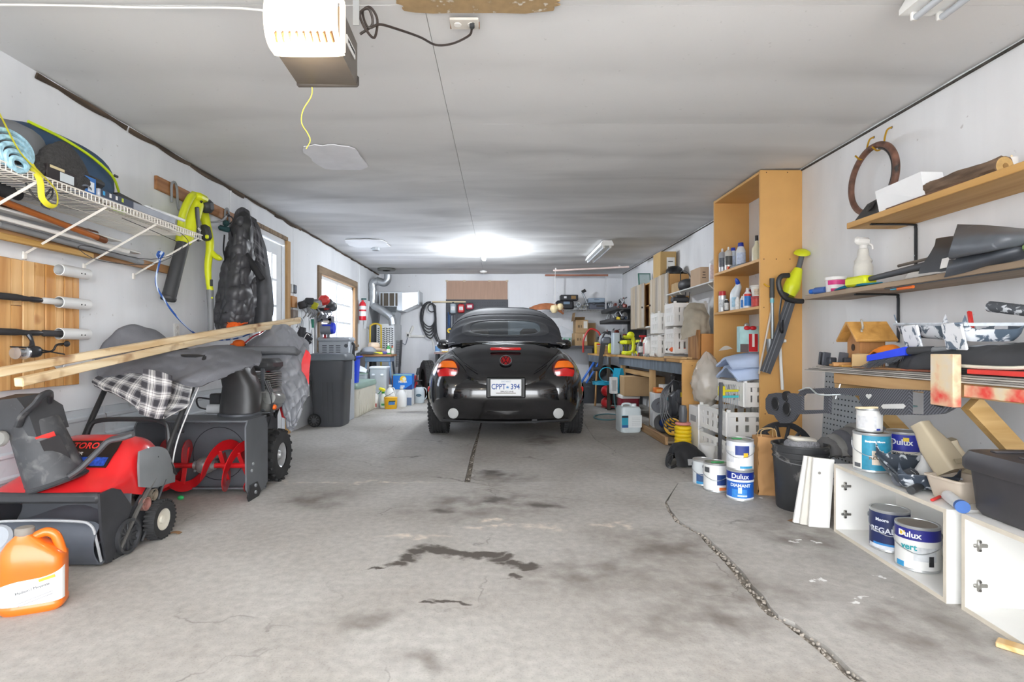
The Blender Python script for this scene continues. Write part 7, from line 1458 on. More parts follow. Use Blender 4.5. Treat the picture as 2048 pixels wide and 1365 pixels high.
# ================================================================ under the workbench
cp_ = thing('air_compressor','red twin-tank air compressor under the far workbench','compressor',(1.72,8.66,0),-18)
for z in (.10,.285):
    tk = B().lathe([(.001,-.22),(.05,-.215),(.082,-.18),(.085,-.15)],22,(0,.02,z),(0,1,0)).o('tank_end',MRD2,cp_);B().lathe([(.085,-.15),(.085,.2),(.05,.24),(.001,.245)],22,(0,.02,z),(0,1,0)).o('tank',mat('6d6d70',.4,.4,var=.1),cp_)
B().box((0,-.05,.19),(.03,.05,.04)).o('bracket',MRD2,cp_);B().box((.16,0,.2),(.2,.3,.28),.04).o('motor',DGR,cp_);B().box((.1,-.12,.03),(.36,.02,.02),.004).o('skid',MRD2,cp_);B().box((0,-.12,.015),(.03,.03,.03),.004).o('rubber_foot',MBL,cp_)
ch_ = thing('air_hose','bundle of cyan air hose hanging from the workbench and looped over the compressor','hose',(1.76,8.2,.5));MCY = mat('27a6c8',.4,var=.1)
for k in range(8):
    w_ = .03+.006*k;B().tube([(-.02+.012*k,-.01*k,.16),(-.03-w_*.4+.012*k,-.01*k,-.02),(-.01+.01*k,-.012*k,-.2-.02*(k % 3)),(.02+w_*.4+.008*k,-.01*k,-.02),(.0+.012*k,-.01*k,.16)],.009,6,4).o('hose_turn',MCY,ch_)
for k in range(4): B().tube([(-.16+.15*math.cos(t),.22+.12*math.sin(t)+.01*k,-.10+.012*k) for t in [2*PI*j/12 for j in range(12)]],.009,6,4,True).o('hose_loop',MCY,ch_)
B().tube([(-.14+.11*math.cos(t),.0,.06+.11*math.sin(t)) for t in [2*PI*j/12 for j in range(12)]],.009,6,4,True).o('hose_loop',MCY,ch_)
B().tube([(-.02,0,-.02),(-.03,0,-.2),(-.02,-.05,-.42),(-.01,-.15,-.485)],.009,6).o('hose_drop',mat('5f8f96',.4),ch_)
fh = [fl(1215+27*math.cos(t),836+6*math.sin(t)) for t in [2*PI*j/14 for j in range(14)]];fh = [Vector((q.x-1.76,q.y-8.2,-.489)) for q in fh]
B().tube(fh,.010,6,4,True).o('floor_loop',mat('5f8f96',.4),ch_)
t = tote('dark_tote','dark grey storage tote on the floor at the end of the workbench',(1.62,9.5,0),.42,.36,.36,mat('43464c',.5),mat('4b4e55',.5));tote('blue_tote','worn blue tote under the far workbench',(2.08,9.3,0),.34,.4,.52,mat('5c7392',.5,var=.2),mat('7f93ae',.5,var=.2))
t = thing('road_wheel','black tyre leaning under the far workbench behind the blue tote','wheel',(2.0,9.86,.33),80);B().lathe([(.19,-.09),(.29,-.1),(.32,-.08),(.33,0),(.32,.08),(.29,.1),(.19,.09)],32,(0,0,0),(1,0,0),cap=False).o('casing',RUB,t);B().lathe([(.19,-.05),(.18,.0),(.05,.02),(.001,.03)],24,(0,0,0),(1,0,0)).o('rim',MST,t)
t = thing('floor_jack','blue hydraulic floor jack standing on end by the workbench','jack',(1.48,9.15,.362));MBJ = mat('2a6fd0',.35,coat=.3)
for x in (0,.09): B().box((x,0,.18),(.03,.07,.42),.01,(0,32,0)).o('side_rail',MBJ,t)
B().cyl((.05,0,.1),(.22,0,.33),.028,n=12).o('ram',mat('b5b8bb',.25,.8),t);B().cyl((.1,-.05,.03),(.1,.05,.03),.035,n=14).o('caster',MBL,t)
t = thing('wood_mallet','wooden handled mallet propped beside the floor jack','mallet',(1.55,8.8,0));B().cyl((0,0,.02),(.03,0,.62),.016,n=8).o('handle',wood('a87a48','d0a470','Z'),t);B().cyl((-.03,0,.62),(.09,0,.62),.035,n=12).o('head',DGR,t)
cl_ = thing('red_cooler','dark red cooler with white lid under the workbench','cooler',(1.86,7.85,0));B().ring_loft([rrect(.24,.34,0,e=.3),rrect(.27,.37,.25,e=.3)]).o('body',mat('8a1f30',.45,var=.08),cl_,40);B().ring_loft([rrect(.285,.385,.25,e=.3),rrect(.285,.385,.28,e=.3),rrect(.25,.35,.295,e=.3)]).o('lid',mat('d9d7d4',.5,var=.06),cl_,40);B().box((0,-.19,.16),(.14,.02,.06),.006).o('handle',mat('7a1a2a',.5),cl_)
kbox('long_carton','long brown carton lying on the red cooler under the workbench',(2.02,7.7,.297),(.56,.42,.27),KB,-4);t = thing('clear_bottle_pack','white carton with foil side beside the long carton','box',(1.67,7.95,.297));B().box((0,0,.12),(.1,.12,.24),.004).o('carton',mat('dcdedf',.4,var=.15,sc=20),t);B().box((0,-.061,.12),(.06,.002,.16)).o('print',mat('b0b4b8',.4),t)
solo(B().box((0,0,.09),(.16,.14,.18),.03),'clear_scoop',film('d8dcdf',.3),'clear plastic tub next to the red cooler','tub',(2.1,7.2,.0))
wj2 = thing('water_jug','translucent square jug with blue and teal label on the floor by the workbench','jug',(1.50,6.32,0),6);MJUG = mat('cfd9dc',.3,var=.04)
B().ring_loft([rrect(.22,.22,0,e=.35),rrect(.245,.245,.02,e=.3),rrect(.245,.245,.26,e=.3),rrect(.22,.22,.29,e=.35),rrect(.1,.1,.30,e=.5)]).o('jug',MJUG,wj2,45);B().lathe([(.03,0),(.032,.005),(.032,.03),(.001,.03)],16,(.05,-.04,.295)).o('cap',mat('e9ecee',.4),wj2);B().tube([(-.08,0,.285),(-.06,0,.32),(.02,0,.32),(.03,0,.29)],.012,8).o('handle',MJUG,wj2)
lp_ = B().box((.0,-.1235,.13),(.235,.002,.14)).o('label',mat('dfe3e3',.5,var=.04),wj2);B().box((-.08,-.1255,.13),(.075,.002,.14)).o('label_teal',mat('2a9ab4',.5),lp_);B().box((-.08,-.127,.185),(.075,.002,.022)).o('label_dark',mat('33272f',.5),lp_);B().box((-.08,-.127,.075),(.075,.002,.03)).o('label_blue',mat('2c5a92',.5),lp_)
for k in range(5): B().box((.05,-.1255,.09+.02*k),(.10,.001,.003)).o('label_line',mat('a9adb0',.5),lp_)
t = thing('furniture_dolly','small black caster under the corner of the bench plinth','dolly',(1.69,6.42,0));B().cyl((-.02,-.02,.028),(-.02,.02,.028),.028,n=16).o('wheel',mat('8d7a66',.6),t);B().box((0,0,.065),(.09,.06,.012),.002).o('plate',MGAL,t);B().box((-.02,.028,.045),(.04,.004,.05)).box((-.02,-.028,.045),(.04,.004,.05)).o('fork',DGR,t)
for i,z in enumerate((.042,.245)):
    t = kbox('appliance_carton','blue and white appliance carton, %s of the pair by the pressure washer' % ('lower' if i == 0 else 'upper'),(1.93,6.42-.02*i,z),(.26,.22,.20),mat('e2e4e6',.5),-6+4*i);B().box((.03,-.111,.07),(.2,.002,.13)).o('blue_panel',mat('2a4f9c',.5,var=.15),t);B().box((.03,-.1125,.13),(.2,.002,.05)).o('pale_panel',mat('8fc6d8',.5),t);B().lathe([(.001,.002),(.02,.002),(.02,0)],16,(.08,-.113,.11),(0,-1,0)).o('round_print',mat('e6eaee',.5),t)
t = thing('orange_packet','orange packet on the upper appliance carton','packet',(1.86,6.36,.448));B().box((0,0,.03),(.1,.1,.06),.01).o('cap_body',mat('e07a2c',.5),t);B().box((0,-.051,.03),(.06,.002,.03)).o('print',mat('f0b060',.5),t)
t = thing('white_flap_box','white open box with black stripe on the upper appliance carton','box',(1.98,6.42,.448));B().box((0,0,.045),(.14,.16,.09),.003).o('carton',mat('e4e4e2',.5),t);B().box((.02,-.081,.045),(.02,.002,.09)).o('stripe',mat('26262a',.5),t)
# pressure washer
pw = thing('pressure_washer','dark grey pressure washer with yellow wheels and looped black hose','pressure washer',(1.96,5.78,.042))
B().box((.0,.1,.28),(.22,.22,.36),.05).o('body',mat('3a3c41',.45,var=.08),pw);B().box((.04,.16,.62),(.2,.05,.42),.015,(-10,0,0)).o('handle_frame',DGR,pw);B().box((-.02,-.02,.42),(.12,.08,.14),.02).o('control_box',mat('4a4d54',.4),pw);B().box((-.03,-.062,.44),(.035,.004,.05)).o('yellow_badge',mat('e8d61c',.4),pw)
for k in range(4): B().box((.02,-.015,.14+.035*k),(.18,.02,.014),.003).o('vent_rib',MBL,pw)
for x,y in ((-.13,-.08),(-.16,.16)):
    w_ = B().lathe([(.05,-.02),(.098,-.024),(.105,-.015),(.105,.015),(.098,.024),(.05,.02)],28,(x,y,.106),(-.55,-1,0),cap=False).o('wheel',MBL,pw)
    if y < 0:
        B().lathe([(.092,.02),(.092,.028),(.08,.031),(.07,.028),(.001,.026)],26,(x,y,.106),(-.55,-1,0)).o('yellow_rim',mat('eeb41a',.4),w_);B().lathe([(.001,.036),(.02,.034),(.022,.02)],16,(x,y,.106),(-.55,-1,0)).o('hub',mat('eeb41a',.4),w_)
        q_ = Vector((-.55,-1,0)).to_track_quat('Z','Y').to_matrix()
        for k in range(6):
            a = k*PI/3;b = B();b.add([Vector((x,y,.106))+q_ @ Vector((r_*math.cos(a+da),r_*math.sin(a+da),zz)) for r_,da,zz in ((.036,-.16,.029),(.068,-.3,.029),(.068,.3,.029),(.036,.16,.029),(.036,-.16,.02),(.068,-.3,.02),(.068,.3,.02),(.036,.16,.02))],[(0,1,2,3),(4,5,6,7),(0,1,5,4),(1,2,6,5),(2,3,7,6),(3,0,4,7)]);b.o('wheel_slot',mat('161618',.6),w_)
for k in range(5): B().tube([(-.12-.004*k,-.06-.01*k,.60),(-.20-.018*k,-.08-.01*k,.44),(-.20-.014*k,-.10-.01*k,.26-.03*k),(-.11,-.12-.01*k,.17-.02*k),(-.03+.022*k,-.10-.01*k,.32),(-.06+.014*k,-.08-.01*k,.54),(-.12-.004*k,-.06-.01*k,.60)],.0065,6,5).o('hose_turn',mat('43454b',.35),pw)
B().tube([(-.1,-.05,.6),(-.04,-.06,.55),(.06,-.07,.3),(.12,-.08,.1)],.008,6).o('lance_cable',MBL,pw);B().box((-.12,-.04,.62),(.05,.05,.06),.012).o('hose_hook',MBL,pw)
B().lathe([(.001,0),(.09,0),(.10,.01),(.09,.03),(.04,.03),(.035,.015),(.001,.015)],24,(-.21,.1,.30),(-.4,-1,.9)).o('round_nozzle_plate',mat('6a6d73',.5),pw)
yh = thing('yellow_hose','coil of yellow corrugated hose standing beside the bench end panel','hose',(1.775,5.24,0))
for k in range(6): B().tube([(.06*math.cos(t),.06*math.sin(t),.025+.036*k) for t in [2*PI*j/12 for j in range(12)]],.021,9,4,True).o('hose_turn',mat('f0cc18',.45,var=.05),yh)
B().tube([(.06*math.cos(t),.06*math.sin(t),.245) for t in [2*PI*j/12 for j in range(12)]],.014,8,4,True).o('red_ring',mat('d88a80',.5),yh);B().lathe([(.001,0),(.035,0),(.04,.1),(.03,.16),(.001,.165)],16,(0,0,.26)).o('grey_pump',mat('56585c',.4,var=.1),yh)
bgk = thing('drawstring_bag','black drawstring bag slumped on the floor by the bench end panel','bag',(1.56,4.55,0),12)
R_ = [[(-.15,-.02,.01),(-.12,.1,.02),(.0,.16,.02),(.12,.12,.02),(.19,.0,.01)],[(-.13,-.04,.09),(-.09,.06,.15),(.02,.08,.16),(.12,.05,.12),(.18,-.02,.05)],[(-.13,-.07,.10),(-.06,-.04,.15),(.04,-.05,.15),(.13,-.05,.10),(.19,-.05,.03)],[(-.14,-.10,.01),(-.06,-.13,.01),(.04,-.14,.01),(.13,-.12,.01),(.2,-.06,.005)]]
cloth(R_,30,26,.006,.016,14,17).o('bag_body',mat('1f2023',.7,var=.15),bgk,60);B().box((.0,-.143,.05),(.12,.004,.05),.001,(-12,0,0)).o('pale_panel',mat('b9babc',.6),bgk)
for k in range(2): B().tube([(-.12,-.05+.04*k,.10),(-.18,-.07+.03*k,.09),(-.22,-.09,.03),(-.20,-.12,.01),(-.14,-.10,.02)],.011,6,5,flat=.004).o('strap',MBL,bgk)
# ================================================================ tall shelf unit
tu = thingw('tall_shelf_unit','tall honey coloured board shelf unit reaching the ceiling on the right wall','shelf unit',(2.27,4.84,0))
MT_ = mat('d3a260',.55,var=.06,sc=4,bump=.03,bsc=30)
np_ = B().box((2.27,4.37,1.2115),(.34,.022,2.417),.002).o('side_panel',MT_,tu);B().box((2.27,5.30,1.2115),(.34,.022,2.417),.002).o('side_panel',MT_,tu);B().box((2.27,4.835,2.405),(.34,.905,.022),.002).o('top_panel',MT_,tu)
for z in (1.695,1.312): B().box((2.27,4.835,z),(.34,.904,.024),.002).o('shelf_board',MT_,tu)
me = B().lathe([(.001,.0015),(.0045,.0015),(.0045,0)],8,(0,0,0),(0,-1,0)).mesh('screw',mat('5a3d1c',.5))
for x,z in ((2.15,2.40),(2.32,2.40),(2.13,1.70),(2.23,1.70),(2.34,1.70),(2.13,1.31),(2.34,1.31),(2.14,.45)): inst(me,'screw',np_,(x,4.3585,z))
B().tube([(2.13,4.357,1.50),(2.15,4.335,1.478),(2.2,4.335,1.478)],.006,7).o('coat_peg',mat('d0a020',.4),np_);B().grid(lambda u,v: (2.14+.14*u,5.288,.95+.04*v*math.sin(PI*u)+.02*u),10,3,.001).o('plaster_smear',mat('e4ded2',.8),tu)
Z1,Z2 = 1.708,1.325
aerosol('aerosol_can','silver aerosol can with a straw on the upper shelf of the tall unit',(2.145,5.21,Z1),.033,.23,'b9bcc2','-e9e9e9','5a5e66');aerosol('lubricant_can','black and yellow spray can on the upper shelf of the tall unit',(2.145,5.07,Z1),.033,.22,'d8d6cf','-ecebe4','4a4a48')
bottle('starch_bottle','white bottle with blue cap beside the spray cans',(2.21,5.12,Z1),.036,.21,'cfd8e6','2438a8','b9c8e0',.55,.75);bottle('oval_bottle','larger white bottle with blue cap and oval print',(2.22,4.98,Z1),.042,.23,'dfe4ec','2438a8','c3cfe6',.55,.72)
bottle('glue_bottle','cream glue bottle with black pointed cap on the upper shelf',(2.21,4.65,Z1),.038,.21,'e6dfc2','26262a',None,.4,.62,capr=.014,caph=.22)
t = thing('green_carton','green and yellow carton at the near end of the upper shelf','box',(2.24,4.53,Z1));B().box((0,0,.10),(.06,.05,.2),.002).o('carton',mat('5f9a86',.5,var=.3,sc=12),t);B().box((0,-.026,.05),(.06,.002,.09)).o('white_panel',mat('dfe2e4',.5),t);B().box((0,-.026,.17),(.06,.002,.04)).o('yellow_panel',mat('d6d63a',.5),t)
solo(B().box((0,0,.012),(.05,.3,.024),.006,(0,0,0)),'black_tool',MBL,'flat black tool lying on the upper shelf','tool',(2.16,4.85,Z1),8);solo(B().cyl((-.02,0,.014),(.03,0,.014),.014,n=10),'orange_plug',mat('e05a2c',.5),'small orange plug at the edge of the upper shelf','plug',(2.125,5.0,Z1))
aerosol('red_top_can','white spray can with red cap on the lower shelf of the tall unit',(2.145,5.21,Z2),.035,.20,'dadcde','c0282c','c9cdd2');aerosol('red_can','spray can with red cap behind the toilet cleaner',(2.28,4.95,Z2),.035,.19,'b9bcc0','a8242a','b0262c')
tc_ = thing('toilet_cleaner','white angled neck cleaner bottle with blue cap on the lower shelf','bottle',(2.165,4.98,Z2));B().tube([(0,0,.0),(0,0,.10),(.005,0,.16),(.02,-.02,.21),(.015,-.035,.25)],[.04,.043,.042,.032,.018],16).o('bottle',mat('dfe7ee',.35),tc_);B().tube([(.015,-.035,.245),(.0,-.045,.27),(-.012,-.05,.29)],[.02,.018,.008],12).o('cap',mat('2450c0',.35),tc_);patch_cyl(.043,.03,.12,-150,-30).o('label',mat('a9cfe6',.5,var=.2,sc=30),tc_)
for i,(y,x,c,l_,lab) in enumerate(((4.86,2.14,'e4e4e2','d8d8d6','small white bottle in front of the toilet cleaner'),(4.78,2.15,'dfe4e8','3a7ac0','small white and blue bottle on the lower shelf'),(5.09,2.135,'3b3b3d','c8c8c6','small black checked tin next to the red cap can'))): bottle('small_bottle',lab,(x,y,Z2),.022,.11,c,'e6e6e4',l_,.5,.8)
t = bottle('hydrogen_bottle','blue and red bottle with nozzle on the lower shelf',(2.15,4.69,Z2),.034,.17,'e6e8ea','d9d2cc','2a78c4',.35,.72);patch_cyl(.0345,.105,.125,-165,-15).o('red_band',mat('d83a34',.5),t)
t = bottle('red_tin','red and grey tin under the ice cream tub',(2.17,4.56,Z2),.045,.085,'b03036','c8c8c8','c84a44',.96,.9,'tin',caph=.03)
t = thing('ice_cream_tub','white printed ice cream tub standing on the red tin','tub',(2.18,4.57,Z2+.083));B().lathe([(.001,0),(.04,0),(.055,.09),(.058,.092),(.058,.1),(.001,.101)],22).o('tub',mat('e6e4dc',.5,var=.06,sc=20),t);patch_cyl(lambda z: .04+.015*z/.09,.02,.07,-150,-40).o('print',mat('c9b9a4',.5,var=.4,sc=40),t);B().lathe([(.056,.09),(.061,.092),(.061,.1),(.05,.104),(.001,.104)],22).o('lid',MWH,t)
B().lathe([(.001,.02),(.02,.018),(.025,0)],14,(2.41,5.28,1.2),(-.3,-1,0)).o('round_knob',mat('b9b9b6',.3,.4),tu)
# crates, cloth, gift bag inside the unit
gc2 = 'white crates in the tall shelf unit'
for i,z in enumerate((0,.245,.49)): crate((2.13 if i < 2 else 2.2,4.77,z),'white slotted crate in the tall shelf unit, %s of three' % ('bottom','middle','top')[i],.5 if i < 2 else .36,.62,.205,0,gc2)
bc = thingw('blue_sheet','folded pale blue sheet on the crates in the tall unit','cloth',(2.15,4.7,.71))
for k in range(2): B().grid(ctrl_surf([[(1.96-.04*k,4.45,.72+.10*k),(2.1,4.44,.725+.1*k),(2.3,4.45,.72+.1*k)],[(1.93-.02*k,4.55,.80+.08*k),(2.1,4.5,.84+.08*k),(2.3,4.5,.84+.08*k)],[(2.0,4.8,.82+.08*k),(2.15,4.8,.85+.08*k),(2.3,4.8,.85+.08*k)],[(2.0,5.0,.72+.1*k),(2.15,5.0,.72+.1*k),(2.3,5.0,.72+.1*k)]],.012,9,5+k),20,22,.02).o('fold',mat('b4c4e0',.85,var=.05),bc,60)
gb_ = thing('gift_bag','pale teal gift bag with a red bow on the blue sheet','gift bag',(2.12,4.62,.945));B().box((0,0,.11),(.16,.07,.22),.003).o('bag',mat('a9cfd0',.5,var=.12,sc=14),gb_);B().box((-.045,-.0365,.035),(.07,.002,.07)).o('dark_panel',mat('5c5252',.5),gb_);B().box((.03,-.0365,.08),(.075,.002,.15),0).o('red_panel',mat('c2242c',.5,var=.15,sc=14),gb_);B().box((.03,-.038,.1),(.02,.002,.11)).o('white_stripe',mat('ecebe6',.5),gb_)
for s_ in (-1,1): B().sph((s_*.025,-.045,.205),(.03,.015,.018),12,8).o('bow_loop',mat('c8202a',.4),gb_)
ck = thing('cooling_rack','bent wire rack with yellow and cyan clips standing on a crate','rack',(1.945,4.56,.47),10)
for k in range(7): B().tube([(-.07+.022*k,0,0),(-.062+.022*k,0,.12),(-.07+.022*k,.02,.2)],.003,5,3).o('wire',mat('c9cbcd',.3,.8),ck)
for z,c in ((.15,'d6cf2a'),(.10,'46c2cc')): B().box((.0,-.004,z),(.15,.006,.02),.002).o('clip',mat(c,.5),ck)
B().box((-.08,0,.15),(.06,.02,.08),.004).o('yellow_card',mat('eedb2c',.5),ck)
solo(B().box((0,0,0),(.022,.03,.71),.003,(0,1,0)),'black_pole',mat('55565a',.5),'black square pole standing in front of the white crates','pole',(1.745,4.28,.355))
ws2 = thing('white_stand','narrow white panel box beside the crates under the clear bag','stand',(1.92,5.225,0));B().box((0,0,.21),(.10,.25,.42),.004).o('box',mat('e2e2e0',.5,var=.05),ws2);B().box((-.051,0,.3),(.002,.14,.06)).o('slot',mat('9a9c9e',.6),ws2)
pbg = thingw('clear_bag','bulging clear plastic bag wedged beside the white crates','bag',(1.95,5.1,.43))
def pbf(u,v):
    from mathutils import noise
    a,t = PI*(v-.5)*.98,2*PI*u;r_ = Vector((math.cos(a)*math.cos(t),math.cos(a)*math.sin(t),math.sin(a)));k = 1+.22*noise.noise(r_*2.6+Vector((4,1,7)))+.08*noise.noise(r_*8)
    return Vector((1.96+.135*r_.x*k,5.12+.14*r_.y*k,.64+.20*r_.z*k+.10*max(0,r_.z)**3))
B().grid(pbf,40,28).o('film',film('d9d4cc',.5,.15),pbg,60);B().grid(lambda u,v: Vector((1.97,5.13,.58))+(Vector(pbf(u,v))-Vector((1.96,5.12,.64)))*.72,26,18).o('contents',mat('b9aa98',.8,var=.3,sc=14),pbg,60)
# ---- tools hanging on the unit's side
hv = thingw('hand_vacuum','lime green cordless blower vacuum with black tube hanging on the tall unit','blower',(2.3,4.2,1.5))
Yh = 4.26
B().lathe([(.001,.03),(.03,.028),(.055,.012),(.06,0),(.03,-.01),(.001,-.01)],22,w3(1604,507,Yh),(-.1,-.5,.8)).o('top_knob',YEL,hv);B().tube(W(Yh,(1604,510),(1599,530),(1594,545)),.02,10).o('neck',mat('5c5e62',.5),hv)
B().tube(W(Yh,(1597,538),(1590,555),(1583,575),(1577,592)),[.03,.05,.062,.045],14).o('motor_housing',YEL,hv)
B().tube(W(Yh-.03,(1575,592),(1562,585),(1557,565),(1563,553),(1578,551)),.02,8).o('guard_loop',MBL,hv);B().tube(W(Yh-.04,(1560,582),(1570,596),(1588,602),(1606,603)),.02,8).o('side_handle',MBL,hv)
B().ring_loft([[w3(x,y,Yh+dy) for x,y,dy in q] for q in (((1571,598,-.03),(1592,602,-.03),(1592,602,.04),(1571,598,.04)),((1545,680,-.03),(1567,684,-.03),(1567,684,.04),(1545,680,.04)),((1520,742,-.03),(1541,749,-.03),(1541,749,.04),(1520,742,.04)))]).o('blow_tube',mat('4b4d52',.5,var=.1),hv)
for dx in (6,13): B().tube([w3(1571+dx,602,Yh-.034),w3(1520+dx,745,Yh-.034)],.004,5,1).o('tube_rib',mat('6a6c72',.4),hv)
B().tube(W(Yh-.05,(1563,596),(1559,630),(1561,660),(1566,665),(1566,640)),.011,6,5,flat=.005).o('strap',MBL,hv)
sv = thingw('hand_spade','grey shafted hand spade with dark grip hanging on the tall unit','spade',(2.13,4.33,1.4));Ys = 4.33
B().cyl(w3(1544,557,Ys),w3(1544,596,Ys),.018,n=12).o('grip',mat('4c4d4f',.6),sv);B().cyl(w3(1544,596,Ys),w3(1545,678,Ys),.014,n=12).o('shaft',mat('9aa0a2',.35,.5),sv);B().cyl(w3(1544,598,Ys),w3(1544,606,Ys),.0155,n=12).o('band',mat('7ab8c4',.5),sv)
B().grid(lambda u,v: w3(1533+22*u+(v-.5)*-6*(1-abs(u*2-1))*0,678+42*v*(1-.45*abs(u*2-1)**2),Ys-.02-.02*math.sin(PI*u)),10,10,.003).o('blade',mat('6d7072',.35,.6),sv)
sc2 = thingw('white_scraper','white T-handled scraper hanging on the tall unit','scraper',(2.2,4.3,1.0));B().cyl(w3(1547,685,4.3),w3(1571,682,4.3),.014,n=12).o('t_handle',MWH,sc2);B().cyl(w3(1559,686,4.3),w3(1565,780,4.3),.012,n=12).o('shaft',MWH,sc2);B().tube(W(4.3,(1548,682),(1556,672),(1562,676),(1566,670)),.004,6).o('wire_hanger',MGAL,sc2)
solo(B().cyl(w3(1547,598,4.34),w3(1518,748,4.34),.008,n=8),'thin_rod',mat('c9beb0',.5,var=.1),'thin pale rod leaning behind the hanging spade','rod')
# ================================================================ right front: cans, bucket, cabinets, plank shelves
def paint_can(lab,loc,base,band,bandz,rz=0,r=.083,h=.195,words=(),lid='b9bcbf',panels=(),group=None,bail=True):
    t = thing('paint_can',lab,'paint can',loc,rz,group)
    B().lathe([(.001,0),(r*.97,0),(r,.004),(r*.985,.01),(r*.985,h-.012),(r,h-.008),(r,h),(r*.9,h),(r*.88,h-.006),(.001,h-.006)],36).o('can',mat('c6c8c9',.3,.6),t)
    B().lathe([(r*.987,.012),(r*.988,.013),(r*.988,h-.014),(r*.987,h-.013)],36,cap=False).o('wrap',mat(base,.42,var=.04),t)
    rr = r*.989
    if band: patch_cyl(rr,bandz[0],bandz[1],-179,179,40,.0008).o('band',mat(band,.42,var=.08,sc=14),t)
    for (z0,z1,a0,a1,c) in panels: patch_cyl(rr,z0,z1,a0,a1,12,.0018).o('print',mat(c,.45,var=.15,sc=40),t)
    for (s_,size,c,z,a) in words: text_cyl(s_,size,mat(c,.4),t,rr+.002,z,a,.0008)
    B().lathe([(.001,0),(r*.86,0),(r*.86,.003),(.001,.004)],30,(0,0,h-.006)).o('lid',mat(lid,.35,.5,var=.12,sc=14),t)
    for s_ in (-1,1): B().lathe([(.001,.008),(.01,.006),(.014,0)],14,(s_*r*.98,0,h*.78),(s_,0,0)).o('ear',mat('8d9093',.4,.5),t)
    if bail: B().tube([(-r*1.02,0,h*.78),(-r*.9,-r*.6,h*.55),(0,-r*1.12,h*.42),(r*.9,-r*.6,h*.55),(r*1.02,0,h*.78)],.0022,5).o('bail_wire',mat('b9bcbe',.3,.7),t)
    return t
cn = fl(1480,997)
paint_can('blue paint can standing under the white paint can in a stack of two',cn,'1f62c0','16308c',(.135,.183),-24,words=(('Dulux',.044,'f4f6fa',.158,-90),('DIAMANT',.028,'e6eefa',.10,-88)),panels=((.02,.075,-125,-60,'3a8ad8'),(.012,.022,-170,-10,'e6eaf0'),(.03,.04,-100,-60,'dff0ff'),(.05,.088,-98,-82,'cfe0f4'),(.122,.136,-179,-1,'e8eef8')),bail=False)
B_ = paint_can('white paint can with a yellow splash stacked on the blue paint can',cn+Vector((0,0,.196)),'e9e9e8','e2e4ea',(.15,.183),-24,panels=((.10,.16,-110,-50,'2c3f86'),(.085,.115,-75,-55,'f0c22c'),(.015,.03,-90,-30,'3a9ac8'),(.05,.12,-165,-115,'d8dade')),lid='a8aa9e')
B().box((-.02,.0,.196),(.06,.02,.004),0,(0,0,20)).o('green_smear',mat('3aa860',.5),B_)
c2_ = fl(1432,980);t = paint_can('white paint can with a navy square beside the blue can stack',(c2_.x,c2_.y,0),'e9e9e7',None,None,-22,panels=((.05,.12,-85,-40,'24407c'),(.015,.035,-75,-30,'e07a3c'),(.13,.165,-150,-120,'4a4c50'),(.02,.12,-40,-15,'30343a')),lid='9aa090');B().box((.01,-.02,.197),(.09,.014,.006),.002,(0,0,25)).o('green_stick',mat('3fae62',.5),t)
c3_ = fl(1407,968);paint_can('grey white paint can with blue skyline print, furthest from the black bucket',(c3_.x,c3_.y,0),'d6dbdd',None,None,-20,r=.075,h=.18,panels=((.03,.085,-130,-20,'3f5a86'),(.012,.03,-130,-50,'3a9ad0')))
solo(B().lathe([(.001,0),(.055,0),(.065,.14),(.07,.142),(.07,.15),(.06,.15)],22),'white_cup',MWH,'white plastic cup on the floor behind the paint cans','cup',(1.79,4.66,0))
pbk = thing('paper_bag','crumpled brown paper bag standing between the paint cans and the bucket','bag',fl(1528,990)+Vector((.03,.02,0)),-6)
R_ = [[(-.075+.15*u,-.05*(1),.39*v) for u in (0,.33,.66,1)] for v in (0,.33,.66,1)]
cloth(R_,12,24,.003,.012,16,3).o('front_panel',mat('bd8f5e',.85,var=.07),pbk,60);cloth([[(p[0],.06,p[2]) for p in r] for r in R_],12,24,.003,.012,16,4).o('back_panel',mat('bd8f5e',.85,var=.07),pbk,60)
for s_ in (-1,1): cloth([[(s_*.075,-.05+.11*u,.385*v) for u in (0,.5,1)] for v in (0,.33,.66,1)],8,20,.003,.008,16,6).o('gusset',mat('b0834f',.85,var=.07),pbk,60)
B().box((0,.005,.005),(.14,.1,.008)).o('bag_base',mat('b0834f',.85),pbk)
for s_ in (-1,1): B().tube([(-.05,s_*.04,.38),(-.04,s_*.02,.43),(.04,s_*.02,.44),(.05,s_*.04,.38)],.003,5).o('string_handle',mat('c9a878',.8),pbk)
bk = thing('black_bucket','large scuffed black bucket full of rags next to the tall unit','bucket',fl(1600,1016))
MBU = splat('353638','9a9894',.6,.7,9)
B().lathe([(.001,0),(.128,0),(.133,.008),(.15,.31),(.156,.312),(.156,.318),(.151,.32),(.152,.345),(.158,.347),(.158,.353),(.153,.355),(.155,.385),(.163,.387),(.163,.397),(.15,.397),(.142,.30),(.125,.02),(.001,.02)],36).o('bucket',MBU,bk)
B().box((.03,-.157,.335),(.04,.012,.03),.003).o('handle_lug',MBU,bk);B().tube([(-.16,0,.33),(-.13,-.10,.30),(.0,-.166,.29),(.13,-.10,.30),(.16,0,.33)],.003,5).o('bail_wire',mat('8a8c8e',.35,.7),bk)
rg_ = thing('dusty_mitt','dusty grey car wash mitt on top of the bucket','mitt',fl(1600,1016)+Vector((-.01,-.02,.30)));B().sph((.01,0,.08),(.10,.08,.055),20,12,.75).o('mitt',mat('86868a',.95,var=.25,sc=50,bump=.8,bsc=120),rg_);B().box((0,-.02,.13),(.15,.09,.025),.012,(0,5,0)).o('sponge_pad',mat('d9d4c8',.9),rg_);B().box((0,0,.03),(.16,.14,.06),.02).o('rag_core',mat('6a6a6c',.9),rg_)
